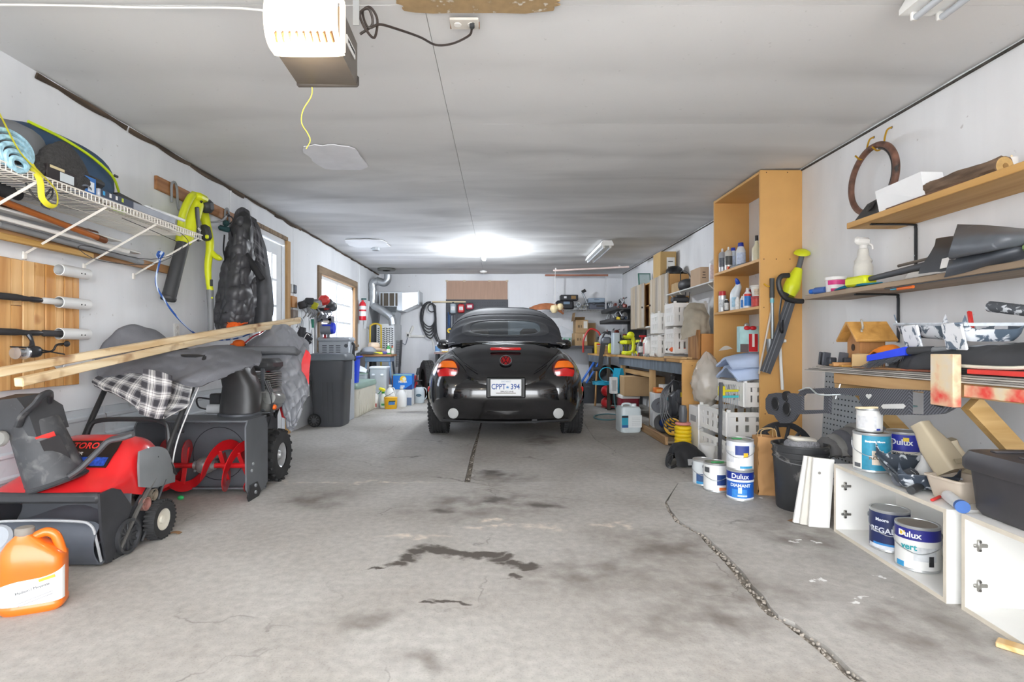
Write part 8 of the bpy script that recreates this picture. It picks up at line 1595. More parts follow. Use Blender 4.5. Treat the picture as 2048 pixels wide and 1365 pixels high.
gv = thing('grey_gloves','dusty grey work gloves heaped at the bucket rim by the pegboard','gloves',fl(1600,1016)+Vector((.22,.02,.36)))
for k in range(5): cloth([[(-.08+.04*k,.05,.0),(-.06+.04*k,.03,.05+.02*k),(-.03+.04*k,.0,.07+.02*k)],[(-.06+.04*k,0,.0),(-.04+.04*k,-.03,.04+.02*k),(-.01+.04*k,-.04,.04+.02*k)],[(-.05+.04*k,-.05,-.05),(-.03+.04*k,-.07,-.03),(0+.04*k,-.08,-.04)]],8,12,.018,.014,26,k).o('glove_fold',mat(('6d6c6c','82817f','5f6066')[k % 3],.9,var=.25),gv,60)
hc_ = thing('wheel_cover','black spoked wheel cover standing behind the bucket','wheel cover',(2.0,3.82,.235),0);B().lathe([(.19,-.015),(.225,-.015),(.23,0),(.225,.015),(.19,.015)],40,(0,0,0),(0,1,-.06),cap=False).o('rim',mat('2f3033',.5,var=.2),hc_)
for k in range(14): a = 2*PI*k/14;B().box((.13*math.cos(a),0,.13*math.sin(a)),(.15,.02,.022),.005,(0,-math.degrees(a),0)).o('spoke',mat('2f3033',.5,var=.2),hc_)
B().sph((0,-.01,0),(.06,.03,.06),16,8).o('hub',mat('2f3033',.5),hc_)
solo(B().cyl((0,0,-.03),(0,0,.03),.035,n=14),'blue_ball',mat('2444a0',.4),'blue round plastic puck on the floor between paper bag and bucket','puck',fl(1548,990)+Vector((.03,.1,.035)),0,None,0,80)
pgp = thing('grey_pegboard','grey perforated board standing against the right wall under the plank shelf','pegboard',(XR-.03,3.72,0));B().box((0,0,.42),(.008,.62,.84),.001,(0,3,0)).o('board',mat('a9b1b8',.55,var=.06),pgp)
b = B()
for i in range(16):
    for j in range(21): b.box((-.0045-.042+.0021*j+.02,-.285+.038*i,.05+.038*j),(.003,.009,.009))
b.o('peg_holes',mat('3c4248',.8),pgp,kind='stuff')
B().tube([(-.01,-.02,.79),(-.05,-.02,.76),(-.05,-.02,.68),(-.02,-.02,.66)],.005,6).o('wire_hook',mat('b9d0d0',.3,.6),pgp)
# ---- white cabinet carcasses lying on their sides
MCAB = mat('ebeae6',.4,var=.04,sc=3,dirt='c9c5bd');MEDG = mat('d8cfbf',.6,var=.08)
def carcass(lab,loc,rz,L_,D_=.31,Hh=.365):
    t = thing('cabinet_carcass',lab,'cabinet',loc,rz);e = .017                 # local y along the wall, open side at -x
    for nm,c,d in (('top_board',(D_/2,0,Hh-e/2),(D_,L_,e)),('bottom_board',(D_/2,0,e/2),(D_,L_,e)),('end_board',(D_/2,L_/2-e/2,Hh/2),(D_,e,Hh-2*e)),('end_board',(D_/2,-L_/2+e/2,Hh/2),(D_,e,Hh-2*e)),('back_board',(D_-.004,0,Hh/2),(.006,L_-2*e,Hh-2*e))):
        o = B().box(c,d,.0008).o(nm,MCAB,t)
    for z in (e/2,Hh-e/2): B().box((-.0007,0,z),(.0016,L_,e)).o('edge_strip',MEDG,t)
    for y in (L_/2-e/2,-L_/2+e/2): B().box((-.0007,y,Hh/2),(.0016,e,Hh-2*e)).o('edge_strip',MEDG,t)
    for z in (.10,.25):
        h_ = B().box((.05,L_/2-e-.006,z),(.05,.008,.014),.003).box((.045,L_/2-e-.006,z),(.014,.010,.045),.003).o('hinge_plate',mat('a9a7a2',.3,.8),t)
        for dz in (-.016,.016): B().lathe([(.001,.002),(.005,.0015),(.005,0)],8,(.045,L_/2-e-.011,z+dz),(0,-1,0)).o('hinge_screw',mat('6d6b68',.3,.8),h_)
    return t
carcass('white cabinet carcass lying on its side holding two paint cans',(1.765,2.50,0),-4.9,.82);carcass('white empty cabinet carcass lying on its side under the black tote',(1.715,1.62,0),-4.9,.86)
for i,(dx,dy,ry,m) in enumerate(((0,0,4,MCAB),(-.03,.03,7,mat('dcd8ce',.6,var=.08)),(-.055,.055,9,MCAB))):
    t = thing('loose_board',('white board standing against the cabinet end','cream edged board leaning between the two white boards','outermost white board leaning towards the bucket')[i],'board',(1.755+dx,2.975+dy,0),-4.9,None,0,ry);B().box((0,0,.19),(.11,.014,.38),.001).o('board',m,t);B().lathe([(.001,.002),(.008,.002),(.008,0)],12,(-.02,-.007,.3),(0,-1,0)).o('cam_hole',mat('8d8a84',.4),t)
ZC = .366
paint_can('white paint can with blue top band inside the cabinet, nearer the cabinet mouth',(1.855,2.40,.018),'e6e6e3','2a2c84',(.135,.183),-37,words=(('Dulux',.036,'f2f4f8',.158,-112),('vert',.036,'2aa0a8',.105,-112)),panels=((.012,.035,-150,-125,'3a9ad0'),(.05,.11,-100,-40,'cfd2d4'),(.03,.075,-62,-48,'222326'),(.15,.17,-140,-122,'e6c53a')),lid='9a8f84')
paint_can('navy paint can at the back of the cabinet beside the white one',(1.89,2.62,.018),'25305e',None,None,-35,words=(('REGAL',.036,'e6eaf2',.10,-112),('Moore',.02,'e6eaf2',.15,-112)),panels=((.012,.03,-160,-20,'dfe3ea'),(.03,.04,-140,-60,'3a8ad0')))
t = thing('caulk_tube','orange and white caulking tube leaning inside the cabinet','tube',(1.81,2.15,.02),0,None,-6,4);B().cyl((0,0,0),(0,0,.23),.024,n=18).o('cartridge',mat('d8d8d4',.5,var=.08),t);B().lathe([(.0245,.15),(.025,.152),(.025,.21),(.0245,.212)],18,cap=False).o('orange_wrap',mat('e07a34',.5,var=.2,sc=30),t);B().cyl((0,0,.23),(0,0,.27),.008,.003,n=10).o('nozzle',MWH,t)
paint_can('teal and white paint can on top of the cabinet below a small white can',(1.90,2.76,ZC),'eceae4',None,None,-34,words=(('REGAL',.026,'7a6a58',.075,-72),('Benjamin Moore',.013,'eef6f8',.155,-80)),panels=((.012,.183,-120,-20,'2f8fae'),(.04,.11,-90,-55,'e8d6c2'),(.02,.04,-150,-125,'5a5c60')),lid='a7a29a')
_rg = MATS;t = paint_can('small white paint can balanced on the teal paint can',(1.895,2.77,ZC+.197),'e6e6e4',None,None,-34,r=.058,h=.12,panels=((.02,.08,-150,-60,'d3d4d6'),(.01,.02,-60,-40,'2a3f9c')),bail=False)
br_ = thing('wide_brush','flat brush with pale handle and teal tip lying on the small white can','brush',(1.90,2.76,ZC+.319),12);B().box((-.02,-.05,.006),(.03,.24,.01),.003,(0,0,90)).o('handle',wood('cbb48c','e8d8b4','X'),br_);B().box((.13,-.04,.006),(.08,.04,.008),.002).o('ferrule',MGAL,br_);B().box((.19,-.04,.006),(.06,.038,.008),.003).o('bristles',mat('9ac0c4',.8),br_)
paint_can('blue and cream paint can at the back of the cabinet top',(2.085,2.79,ZC),'e9e4d6','26309a',(.10,.183),-36,words=(('Dulux',.04,'eef2f8',.145,-98),('Kitchen',.024,'3a4a5a',.085,-95),('Bath',.034,'2a8ab8',.045,-95)),panels=((.15,.17,-92,-75,'e8c93a'),(.02,.08,-60,-20,'f0e8b8')))
tr_ = thing('paint_tray','paint-crusted black roller tray on the cabinet top','paint tray',(1.90,2.47,ZC),70)
MTRY = splat('39424e','cfd4da',.56,.6,20)
B().grid(lambda u,v: (-.16+.32*u,-.11+.22*v,.012+.05*max(0,u-.35)+.055*(abs(v*2-1)**8)+.06*(max(0,abs(u*2-1)-.9)*10)),24,16,.004).o('tray',MTRY,tr_);B().tube([(-.16,-.11,.07),(.16,-.11,.1),(.16,.11,.1),(-.16,.11,.07)],.006,6,1,True).o('tray_rim',MTRY,tr_)
rl = thing('paint_roller','dark paint roller with a caked handle at the cabinet edge','roller',(1.80,2.33,ZC),35);B().cyl((-.07,0,.02),(.04,0,.022),.017,n=12).o('handle',mat('2f3133',.5,var=.4,sc=30,dirt='b9bcc0'),rl);B().tube([(.04,0,.022),(.09,0,.03),(.11,.03,.03),(.11,.08,.03)],.004,6).o('frame',MGAL,rl);B().cyl((.04,.08,.035),(.19,.08,.035),.03,n=16).o('sleeve',mat('55585e',.9,var=.4,sc=30,dirt='d6d8da'),rl)
solo(B().box((0,0,.006),(.012,.16,.01),.003),'red_stirrer',mat('c8302c',.5),'red stirring stick at the cabinet edge','stick',(1.82,2.24,ZC),-55)
t = thing('beige_box','beige plastic tray standing on the cabinet top by the vent pieces','tray',(1.90,2.23,ZC),4);B().ring_loft([rrect(.13,.13,0,e=.2),rrect(.17,.17,.09,e=.2),rrect(.16,.16,.09,e=.2),rrect(.12,.12,.01,e=.2)]).o('tub',mat('cdbfae',.5,var=.06),t,40);B().ring_loft([rrect(.178,.178,.084,e=.2),rrect(.178,.178,.092,e=.2),rrect(.16,.16,.092,e=.2)],False,False).o('rim',mat('cdbfae',.5),t)
for i,(x,y,z,rz,lab) in enumerate(((1.93,2.30,ZC+.095,20,'khaki plastic vent duct leaning over the beige tray'),(2.05,2.36,ZC,70,'second khaki plastic vent duct behind the leaning one'))):
    t = thing('vent_duct',lab,'duct',(x,y,z),rz,None,-35 if i == 0 else -20);B().ring_loft([rrect(.12,.09,0,e=.3),rrect(.115,.085,.12,e=.3),rrect(.07,.06,.2,e=.4),rrect(.07,.06,.23,e=.4),rrect(.06,.05,.23,e=.4)]).o('duct',mat('aca089',.45,var=.06),t,45);B().box((0,-.048,.03),(.05,.004,.02),.001).o('clip',mat('948a74',.5),t)
t = thing('white_bottle_small','white bottle with orange sticker behind the black tray','bottle',(1.97,2.50,ZC));B().lathe([(.001,0),(.04,0),(.04,.06),(.02,.1),(.02,.13),(.001,.13)],18).o('bottle',mat('e6e6e4',.4),t);patch_cyl(.04,.03,.05,-110,-60).o('sticker',mat('e89a3a',.5),t)
t = thing('glue_tube','white caulk tube with blue cap lying by the black tote','tube',(1.79,2.13,ZC+.024),65);B().cyl((-.08,0,0),(.07,0,0),.022,n=16).o('cartridge',mat('dfe1e2',.5),t);B().cyl((-.10,0,0),(-.08,0,0),.024,n=16).o('blue_cap',mat('2c5a9c',.4),t)
bt = thing('black_tote','black lidded tool tote with a ribbed lid on the empty cabinet','tote',(1.93,1.92,ZC),-5)
MTT = mat('3f3d40',.42,var=.12,sc=7);B().ring_loft([rrect(.26,.24,0,e=.25),rrect(.285,.265,.02,e=.25),rrect(.31,.29,.17,e=.25)]).o('tub',MTT,bt,40);B().ring_loft([rrect(.335,.315,.165,e=.22),rrect(.345,.325,.175,e=.22),rrect(.345,.325,.205,e=.22),rrect(.32,.30,.235,e=.25),rrect(.28,.26,.24,e=.25)]).o('lid',MTT,bt,40)
for x in (-.09,.09): B().box((x,-.155,.15),(.05,.03,.12),.008).o('clasp',MTT,bt)
for y in (-.06,.06): B().box((0,y,.243),(.24,.03,.01),.004).o('lid_rib',MTT,bt)
B().box((0,-.146,.08),(.2,.012,.08),.004).o('front_panel',MTT,bt)
t = thing('red_case','red plastic case on the cabinet beside the black tote','case',(1.92,1.70,ZC),-5);B().box((0,0,.09),(.30,.10,.18),.02).o('body',mat('c8262a',.4),t);B().box((0,0,.185),(.12,.03,.02),.006).o('handle',mat('a81e22',.4),t)
solo(B().box((0,0,.01),(.05,.09,.018),.003),'wood_scrap',wood('cda46a','e6c898','X'),'small wood scrap on the floor in front of the empty cabinet','scrap',fl(2030,1302)+Vector((0,0,0)),40)
for k,(px,py) in enumerate(((1590,1042),(1795,1128))): solo(B().grid(lambda u,v: (-.04+.08*u,-.02+.04*v,.002+.012*math.sin(PI*u)*math.sin(PI*v)),8,5,.002),'dry_leaf',mat('7a5c42',.85,var=.3),('dry brown leaf on the floor under the leaning boards','dry leaf inside the cabinet beside the white paint can')[k],'leaf',fl(px,py)+Vector((.03 if k else 0,0,.019 if k else .001)),30)
# ================================================================ plank shelves on the right wall
def shelf_bracket(par,y,z,x0,drop,m):
    b = B().tube([(x0+.03,y,z-.006),(XR-.03,y,z-.008),(XR-.010,y,z-.02),(XR-.008,y,z-.08),(XR-.008,y,z-drop)],.012,5,3,flat=.006).o('bracket',m,par)
    B().lathe([(.001,.003),(.004,.002),(.005,0)],8,(XR-.016,y,z-drop*.7),(-1,0,0)).o('bracket_screw',MGAL,b)
ts = thingw('top_plank_shelf','thick yellowish plank shelf high on the right wall','shelf',(2.28,2.4,1.73));B().box((2.285,2.11,1.735),(.31,2.42,.036),.003).o('board',wood('c0904e','dcb272','Y',1.2),ts)
for y in (3.16,2.15): shelf_bracket(ts,y,1.717,2.14,.27,mat('2a2b2d',.4,.2))
ms = thingw('middle_plank_shelf','long worn plank shelf in the middle of the right wall','shelf',(2.28,2.5,1.33));B().box((2.285,2.34,1.335),(.31,2.88,.03),.003).o('board',wood('7d6a56','a58f76','Y',1.2),ms)
for y in (3.3,2.2): shelf_bracket(ms,y,1.32,2.14,.3,mat('2a2b2d',.4,.2))
B().box((2.138,2.2,1.32),(.006,1.6,.012)).o('edge_rail',mat('2c2c2e',.5),ms)
ls_ = thingw('lower_plank_shelf','low sheet shelf on a timber frame with a red sprayed post, right wall','shelf',(2.16,2.2,.86))
for k in range(4): B().box((2.165+.004*k,2.08-.02*k,.850+.0085*k),(.53,2.58-.03*k,.007),.001).o('sheet',[mat('b3aea6',.6,var=.12),mat('8e8983',.6,var=.12)][k % 2],ls_)
MTM = wood('a87f4e','d4b080','Y',1.6,.65,1,'6d4a2a');B().box((1.935,2.05,.815),(.04,2.1,.06),.003).o('front_rail',MTM,ls_);B().box((2.40,2.08,.81),(.05,2.5,.07),.003).o('wall_rail',MTM,ls_);B().box((1.97,2.9,.77),(.04,.5,.035),.003).o('under_rail',wood('b8925a','dcb984','Y',1.6),ls_)
def spray_mat():
    m = bpy.data.materials.new('m_sprayed');m.use_nodes = True;nt = m.node_tree;b = nt.nodes['Principled BSDF'];g = nod(nt,'ShaderNodeTexNoise');g.inputs['Scale'].default_value = 7;g.inputs['Detail'].default_value = 4
    tc = nod(nt,'ShaderNodeTexCoord');nt.links.new(tc.outputs['Object'],g.inputs[0]);r = nod(nt,'ShaderNodeValToRGB');e = r.color_ramp.elements;e[0].position = .36;e[0].color = (*hx('cfc8bd'),1);e[1].position = .66;e[1].color = (*hx('d8463c'),1);q = e.new(.5);q.color = (*hx('d9c4a0'),1)
    nt.links.new(g.outputs[0],r.inputs[0]);nt.links.new(r.outputs[0],b.inputs['Base Color']);b.inputs['Roughness'].default_value = .7;return m
MSP = spray_mat()
B().box((1.885,2.285,.855),(.036,.12,.22),.003).o('post_block',MSP,ls_);B().box((1.925,1.66,.895),(.03,1.1,.02),.002).o('red_strip',mat('d83a32',.5,var=.12),ls_);B().box((1.912,1.66,.815),(.012,1.12,.05),.002).o('sprayed_rail',MSP,ls_)
a_,c_ = Vector((1.98,2.27,.76)),Vector((2.40,2.33,.36));d_ = c_-a_
B().ring_loft([[p+Vector((0,dy,0))+Vector((dz,0,dz)) for dy,dz in ((-.02,-.026),(.02,-.026),(.02,.026),(-.02,.026))] for p in (a_,c_)]).o('brace',wood('b08a4e','d0ac74','X',1.6),ls_)
B().ring_loft([[p+Vector((0,dy,0))+Vector((dz,0,dz)) for dy,dz in ((-.02,-.026),(.02,-.026),(.02,.026),(-.02,.026))] for p in (a_+Vector((0,.7,0)),c_+Vector((0,.7,0)))]).o('brace',wood('b08a4e','d0ac74','X',1.6),ls_)
# ---- top shelf things
ZT = 1.7545
rgc = thingw('steering_cover','brown camouflage ring cover hanging on gold hooks on the right wall','ring cover',rw(1760,360))
cy_,cz_ = 3.41,2.05
def ringp(a,r_): return Vector((XR-.09+.03*math.cos(a),cy_+r_*1.28*math.cos(a),cz_+r_*1.04*math.sin(a)))
B().tube([ringp(2*PI*k/24,.195) for k in range(24)],.019,10,3,True).o('ring',mat('6a4a3c',.6,var=.6,sc=16,dirt='2c2a28'),rgc);B().tube([ringp(PI*.62+PI*.55*k/12,.178) for k in range(13)],.012,8,3).o('black_lining',MBL,rgc)
for i,yh_ in enumerate((3.52,3.36)):
    h_ = thingw('gold_hook',('gold coat hook carrying the ring cover, nearer the tall unit','gold coat hook carrying the ring cover, nearer the log')[i],'hook',(XR,yh_,2.2));B().tube([(XR-.004,yh_,2.36),(XR-.03,yh_,2.345),(XR-.045,yh_,2.30),(XR-.055,yh_,2.245),(XR-.09,yh_,2.215),(XR-.125,yh_,2.24)],.0055,7).o('hook_rod',mat('c89a2c',.35,.6),h_);B().lathe([(.001,.004),(.008,.003),(.009,0)],10,(XR-.002,yh_,2.36),(-1,0,0)).o('screw_plate',mat('8a8578',.4,.6),h_)
lg = thing('log','short bark covered log lying on the top shelf','log',(2.24,2.60,ZT+.048),4)
b = B();n = 26;rg = []
for i in range(15):
    y = -.19+.38*i/14;rg.append([((.046+.006*math.sin(5*k+i*.7)*((k*7+i*3) % 3)/2)*math.cos(2*PI*k/n),y,(.046+.006*math.sin(5*k+i*.7)*((k*7+i*3) % 3)/2)*math.sin(2*PI*k/n)) for k in range(n)])
b.ring_loft(rg).o('bark',mat('6f5a48',.9,var=.45,sc=30,bump=.7,bsc=60,stretch=(1,.3,1)),lg,25);B().lathe([(.001,.003),(.015,.003),(.04,.002),(.042,0)],22,(0,-.19,0),(0,-1,0)).o('cut_face',mat('c9a468',.7,var=.15,sc=40),lg)
B().lathe([(.001,.004),(.012,.004),(.013,0)],14,(0,-.192,0),(0,-1,0)).o('heartwood',mat('9a7440',.7),lg)
t = thing('white_cover','white plastic lamp cover lying tilted on the top shelf beside the log','cover',(2.22,2.92,ZT),3);B().add([Vector(p) for p in ((-.05,.16,0),(.08,.16,0),(.08,-.15,0),(-.05,-.15,0),(-.06,.18,.13),(.09,.18,.13),(.09,-.10,.155),(-.03,-.10,.155))],[(0,1,2,3),(4,5,6,7),(0,1,5,4),(1,2,6,5),(2,3,7,6),(3,0,4,7)]).o('shell',mat('eeeeee',.35,var=.02),t);B().box((-.055,-.02,.01),(.012,.05,.02),.003).o('clip',MWH,t)
for i,(y,lab) in enumerate(((2.72,'small white tealight beside the log on the top shelf'),(2.46,'small white tealight on the wall side of the log'))): t = thing('tealight',lab,'candle',(2.33,y,ZT));B().lathe([(.001,0),(.022,0),(.024,.02 if i == 0 else .10),(.001,.021 if i == 0 else .101)],16).o('cup',MWH,t);B().cyl((0,0,.02 if i == 0 else .1),(0,0,.034 if i == 0 else .114),.004,n=6).o('flame_tip',mat('f0d8a8',.5),t)
t = thing('speaker_pod','dark plastic speaker pod lying on the end of the top shelf','speaker',(2.22,3.18,ZT),0);B().add([Vector(p) for p in ((-.06,.12,0),(.08,.12,0),(.08,-.10,0),(-.06,-.10,0),(-.03,.04,.09),(.07,.04,.10),(.07,-.10,.11),(-.04,-.10,.10))],[(0,1,2,3),(4,5,6,7),(0,1,5,4),(1,2,6,5),(2,3,7,6),(3,0,4,7)]).o('pod',mat('3f3e3d',.6,var=.15),t);B().lathe([(.03,0),(.034,.006),(.02,.008),(.001,.002)],18,(-.045,-.02,.06),(-.8,.1,.45)).o('cone_ring',mat('2a2a2c',.5),t)
solo(B().box((0,0,.004),(.03,.5,.008),.002),'brown_strip',wood('5a3c2a','7d5840','Y'),'thin brown strip lying along the top shelf edge','strip',(2.155,2.75,ZT))
# ---- middle shelf things
ZM = 1.351
t = thing('pink_tub','white and pink tub at the end of the middle shelf','tub',(2.25,3.62,ZM));B().lathe([(.001,0),(.056,0),(.06,.09),(.001,.09)],24).o('tub',mat('e8e4e4',.45),t);B().lathe([(.06,.086),(.065,.088),(.065,.108),(.001,.11)],24).o('lid',MWH,t);patch_cyl(lambda z: .0565+.0035*z/.09,.055,.085,-170,-10).o('pink_band',mat('d83a84',.5,var=.1),t);patch_cyl(lambda z: .0565+.0035*z/.09,.004,.03,-150,-30).o('pink_print',mat('c42a70',.5,var=.3,sc=40),t)
t = thing('blue_bottle','small blue bottle lying beside the pink tub','bottle',(2.19,3.70,ZM+.026),20);B().lathe([(.001,-.05),(.024,-.048),(.026,.03),(.014,.045),(.001,.046)],16,(0,0,0),(0,1,0)).o('bottle',mat('4a6aa8',.3),t);B().lathe([(.016,.0),(.017,.004),(.017,.03),(.001,.031)],14,(0,.042,0),(0,1,0)).o('cap',mat('2a6ac8',.4),t)
t = thing('white_spray_bottle','dusty white spray bottle standing on the middle shelf','spray bottle',(2.30,3.42,ZM));B().lathe([(.001,0),(.05,0),(.053,.01),(.053,.15),(.045,.17),(.05,.185),(.032,.215),(.028,.26),(.016,.265),(.001,.265)],22).o('bottle',mat('d9d6ce',.5,var=.08,sc=14),t);B().lathe([(.018,.262),(.022,.265),(.022,.285),(.001,.287)],16).o('collar',MWH,t);B().box((-.005,0,.312),(.10,.032,.05),.014,(0,6,0)).o('trigger_head',MWH,t);B().tube([(.03,0,.30),(.055,0,.285),(.06,0,.26)],.007,6).o('trigger',MWH,t)
ed = thingw('edge_trimmer','lime ended edging tool with dark shaft lying on the middle shelf','garden tool',(2.2,2.9,ZM));B().box((2.19,3.28,ZM+.04),(.09,.16,.06),.012,(0,0,8)).o('lime_head',YEL,ed);B().tube([(2.195,3.22,ZM+.045),(2.2,3.0,ZM+.055),(2.22,2.75,ZM+.07),(2.24,2.4,ZM+.09)],[.016,.018,.022,.024],12,3).o('shaft',mat('4a4c50',.5,var=.08),ed);B().cyl((2.25,3.05,ZM+.10),(2.27,2.6,ZM+.12),.008,n=8).o('thin_rod',mat('6a625a',.5),ed)
mtt = thingw('rubber_mat','rolled black rubber floor mats bulging over the middle shelf','mat',(2.2,2.3,ZM))
MRB_ = mat('4a4d52',.42,var=.12,sc=6);
def LR(*p): return [lw(x,y,xx) for x,y,xx in p]
MAT2 = splat('5d6167','b3b6ba',.66,.8,12,.38)
cloth([LR((1873,479,2.3),(1910,474,2.3),(1955,470,2.3)),LR((1866,502,2.21),(1905,497,2.2),(1950,490,2.2)),LR((1842,538,2.16),(1872,530,2.16),(1905,520,2.17)),LR((1837,558,2.142),(1868,550,2.142),(1900,541,2.142))],24,26,.005,.004,9,12).o('mat_fold',MRB_,mtt,60)
cloth([LR((1900,516,2.14),(1960,506,2.13),(2020,494,2.14),(2075,486,2.2)),LR((1896,535,2.10),(1945,525,2.10),(2000,512,2.11),(2075,498,2.2)),LR((1890,554,2.125),(1930,544,2.13),(1975,532,2.14),(2075,512,2.2))],36,20,.005,.003,8,15).o('mat_fold',mat('4c5056',.4,var=.15,sc=6),mtt,60)
cloth([LR((1915,451,2.22),(1960,452,2.22),(2012,456,2.22),(2075,462,2.26)),LR((1908,480,2.08),(1960,474,2.08),(2012,470,2.09),(2075,474,2.2)),LR((1899,512,2.08),(1950,504,2.07),(2002,494,2.08),(2075,484,2.2)),LR((1903,517,2.12),(1950,508,2.12),(2002,498,2.12),(2075,488,2.22))],40,26,.005,.003,8,16).o('mat_fold',MAT2,mtt,60)
B().box((2.125,2.56,ZM+.045),(.004,.10,.05),.001,(0,12,-8)).o('white_tag',mat('e6e4e0',.6),mtt);B().grid(lambda u,v: (2.135+.02*v,2.85-.3*u,ZM+.003+.03*v),8,3,.003).o('pale_edge',mat('b9b6b2',.6,var=.1),mtt)
t = thing('cyan_strap','cyan strap coiled along the middle shelf edge','strap',(2.17,3.3,ZM));
for k in range(3): B().tube([(-.01,.18-.02*k,.008+.004*k),(.0,.05,.014+.006*k),(-.01,-.12+.02*k,.01+.004*k),(.02,-.2,.012)],.012,6,5,flat=.004).o('strap_length',mat('2c93b4',.6),t)
t = thing('orange_grip','orange handled scraper stuck under the middle shelf edge','scraper',(2.15,2.87,1.308));B().cyl((0,-.06,0),(0,.05,0),.009,n=10).o('grip',mat('e8702c',.45),t);B().box((0,.07,0),(.02,.05,.006),.002).o('blade',mat('3a9ac0',.4),t)
t = thing('green_cordless_tool','sage green plastic tool body on the middle shelf under the mats','tool',(2.17,2.12,ZM));B().box((-.01,0,.05),(.06,.2,.05),.018).o('body',mat('7f9a62',.5),t);B().box((0,.0,.10),(.05,.1,.05),.015).o('top_cover',mat('8aa56c',.5),t)
# ---- lower shelf things
ZL = .8805
bh = thing('birdhouse','honey coloured wooden birdhouse with pitched roof on the lower shelf','birdhouse',(2.10,3.10,ZL),-100);MBH = wood('b5823f','d9a55c','Z',2,.45)
B().prism([(-.075,.0),(.075,.0),(.075,.15),(0,.215),(-.075,.15)],.13,(0,-.065,0)).o('house_body',wood('a06c3a','c08a52','Z',2),bh)
for s_ in (-1,1): B().box((s_*.065,0,.20),(.165,.21,.014),.002,(0,s_*41,0)).o('roof_board',MBH,bh)
B().cyl((0,-.065,.11),(0,-.068,.11),.02,n=16).o('entrance_hole',mat('3a2818',.8),bh);B().box((.0,-.08,.006),(.17,.16,.012),.002).o('base_board',MBH,bh)
for k in range(4): B().cyl((-.10,-.07+.02*k,.012),(-.10,-.07+.02*k,.08),.0015,n=5).o('side_wire',DGR,bh)
B().tube([(.06,-.05,.265),(.09,-.06,.25),(.10,-.06,.22),(.085,-.06,.21),(.11,-.07,.20)],.006,6).o('grey_twine',mat('a9a498',.8),bh)
for i,(x,y,rz) in enumerate(((1.97,3.26,10),(2.02,3.18,-12),(1.99,3.34,25))): t = thing('black_clip','dark plastic clip '+('between the other two clips','next to the birdhouse','at the far end of the lower shelf')[i],'clip',(x,y,ZL),rz,'dark clips on the lower shelf');B().box((0,0,.04),(.05,.012,.08),.003,(0,8,0)).o('plate',mat('4a4d55',.5),t);B().box((.02,-.015,.025),(.05,.04,.05),.006).o('foot',mat('3c3f46',.5),t)
kbox('small_tan_carton','small tan carton with flaps at the edge of the lower shelf',(1.99,2.93,ZL),(.10,.10,.075),mat('cfae7c',.8,var=.05),18);solo(B().box((0,0,.012),(.04,.18,.024),.003),'wood_bar',wood('a0703e','c4935c','Y'),'short wood bar lying in front of the birdhouse','bar',(2.0,3.08,ZL),70)
solo(cloth([[(-.08,.05,.0),(0,.06,.05),(.08,.05,.03)],[(-.08,0,.05),(0,0,.08),(.09,0,.05)],[(-.07,-.05,.0),(0,-.05,.04),(.08,-.05,.01)]],16,14,.006,.012,22,4),'orange_pouch',mat('e8852c',.5,var=.1),'crumpled orange pouch between the birdhouse and blue brush','pouch',(2.04,2.83,ZL+.04))
sbr = thingw('snow_brush','blue headed snow brush with grey pole lying on the lower shelf','brush',(1.95,2.7,ZL))
a_,c_ = Vector((1.895,2.74,ZL+.05)),Vector((1.955,2.58,ZL+.095));e_ = Vector((2.20,1.70,ZL+.14))
B().ring_loft([[a_+Vector((-.035,0,.02)),a_+Vector((.035,.02,.02)),a_+Vector((.035,.02,-.01)),a_+Vector((-.035,0,-.01))],[c_+Vector((-.02,0,.02)),c_+Vector((.02,0,.02)),c_+Vector((.02,0,-.02)),c_+Vector((-.02,0,-.02))]]).o('head',mat('2340c8',.35,coat=.3),sbr)
b = B()
for k in range(220):
    u = random.random();p = a_+(c_-a_)*u*.8+Vector((random.uniform(-.03,.03)*(1-u*.5),0,-.012));b.cyl(p,p+Vector((random.uniform(-.05,.0)-.01,random.uniform(-.01,.03),-random.uniform(.03,.042-.012*u))),.0012,.0006,4)
b.o('bristles',mat('4c4f55',.8),sbr,kind='stuff')
B().tube([c_,c_+(e_-c_)*.12],[.02,.018],10,1).o('joint',DGR,sbr);B().cyl(c_+(e_-c_)*.1,e_,.013,n=12).o('pole',mat('9a9da0',.35,.6),sbr)
tr2 = thing('splattered_tray','large white splattered paint tray resting on the black bag','paint tray',(2.12,2.52,ZL+.125),84)
B().grid(lambda u,v: (-.24+.48*u,-.12+.24*v,.015+.03*u+.06*(abs(v*2-1)**10)+.05*(max(0,abs(u*2-1)-.9)*10)),30,16,.005).o('tray',splat('5d6b7a','e6e9ee',.5,.54,16),tr2);B().tube([(-.24,-.12,.085),(.24,-.12,.105),(.24,.12,.105),(-.24,.12,.085)],.008,6,1,True).o('tray_rim',mat('c3c9d0',.5,var=.3,sc=20),tr2)
for s_ in (-.2,.08): B().box((s_,.135,.035),(.12,.012,.12),.004,(-12,0,0)).o('tray_leg',splat('6a7888','eef0f4',.44,.5,22),tr2)
solo(B().cyl((-.09,0,0),(.09,0,.035),.024,n=18),'used_roller',splat('4c4f54','c3c6ca',.55,.6,40,.9),'paint crusted roller sleeve lying on the splattered tray','roller',(2.20,2.32,ZL+.26),100)
t = thing('red_scraper','red scraper handle sticking out of the splattered tray','scraper',(2.15,2.46,ZL+.20),0,None,-25,15);B().box((0,0,.045),(.02,.014,.09),.004).o('handle',mat('c8302c',.5),t);B().box((0,0,.0),(.035,.004,.04),.001).o('blade',MGAL,t)
bgt = thingw('black_tarp','bunched black fabric bag spread along the lower shelf','bag',(2.1,2.2,ZL))
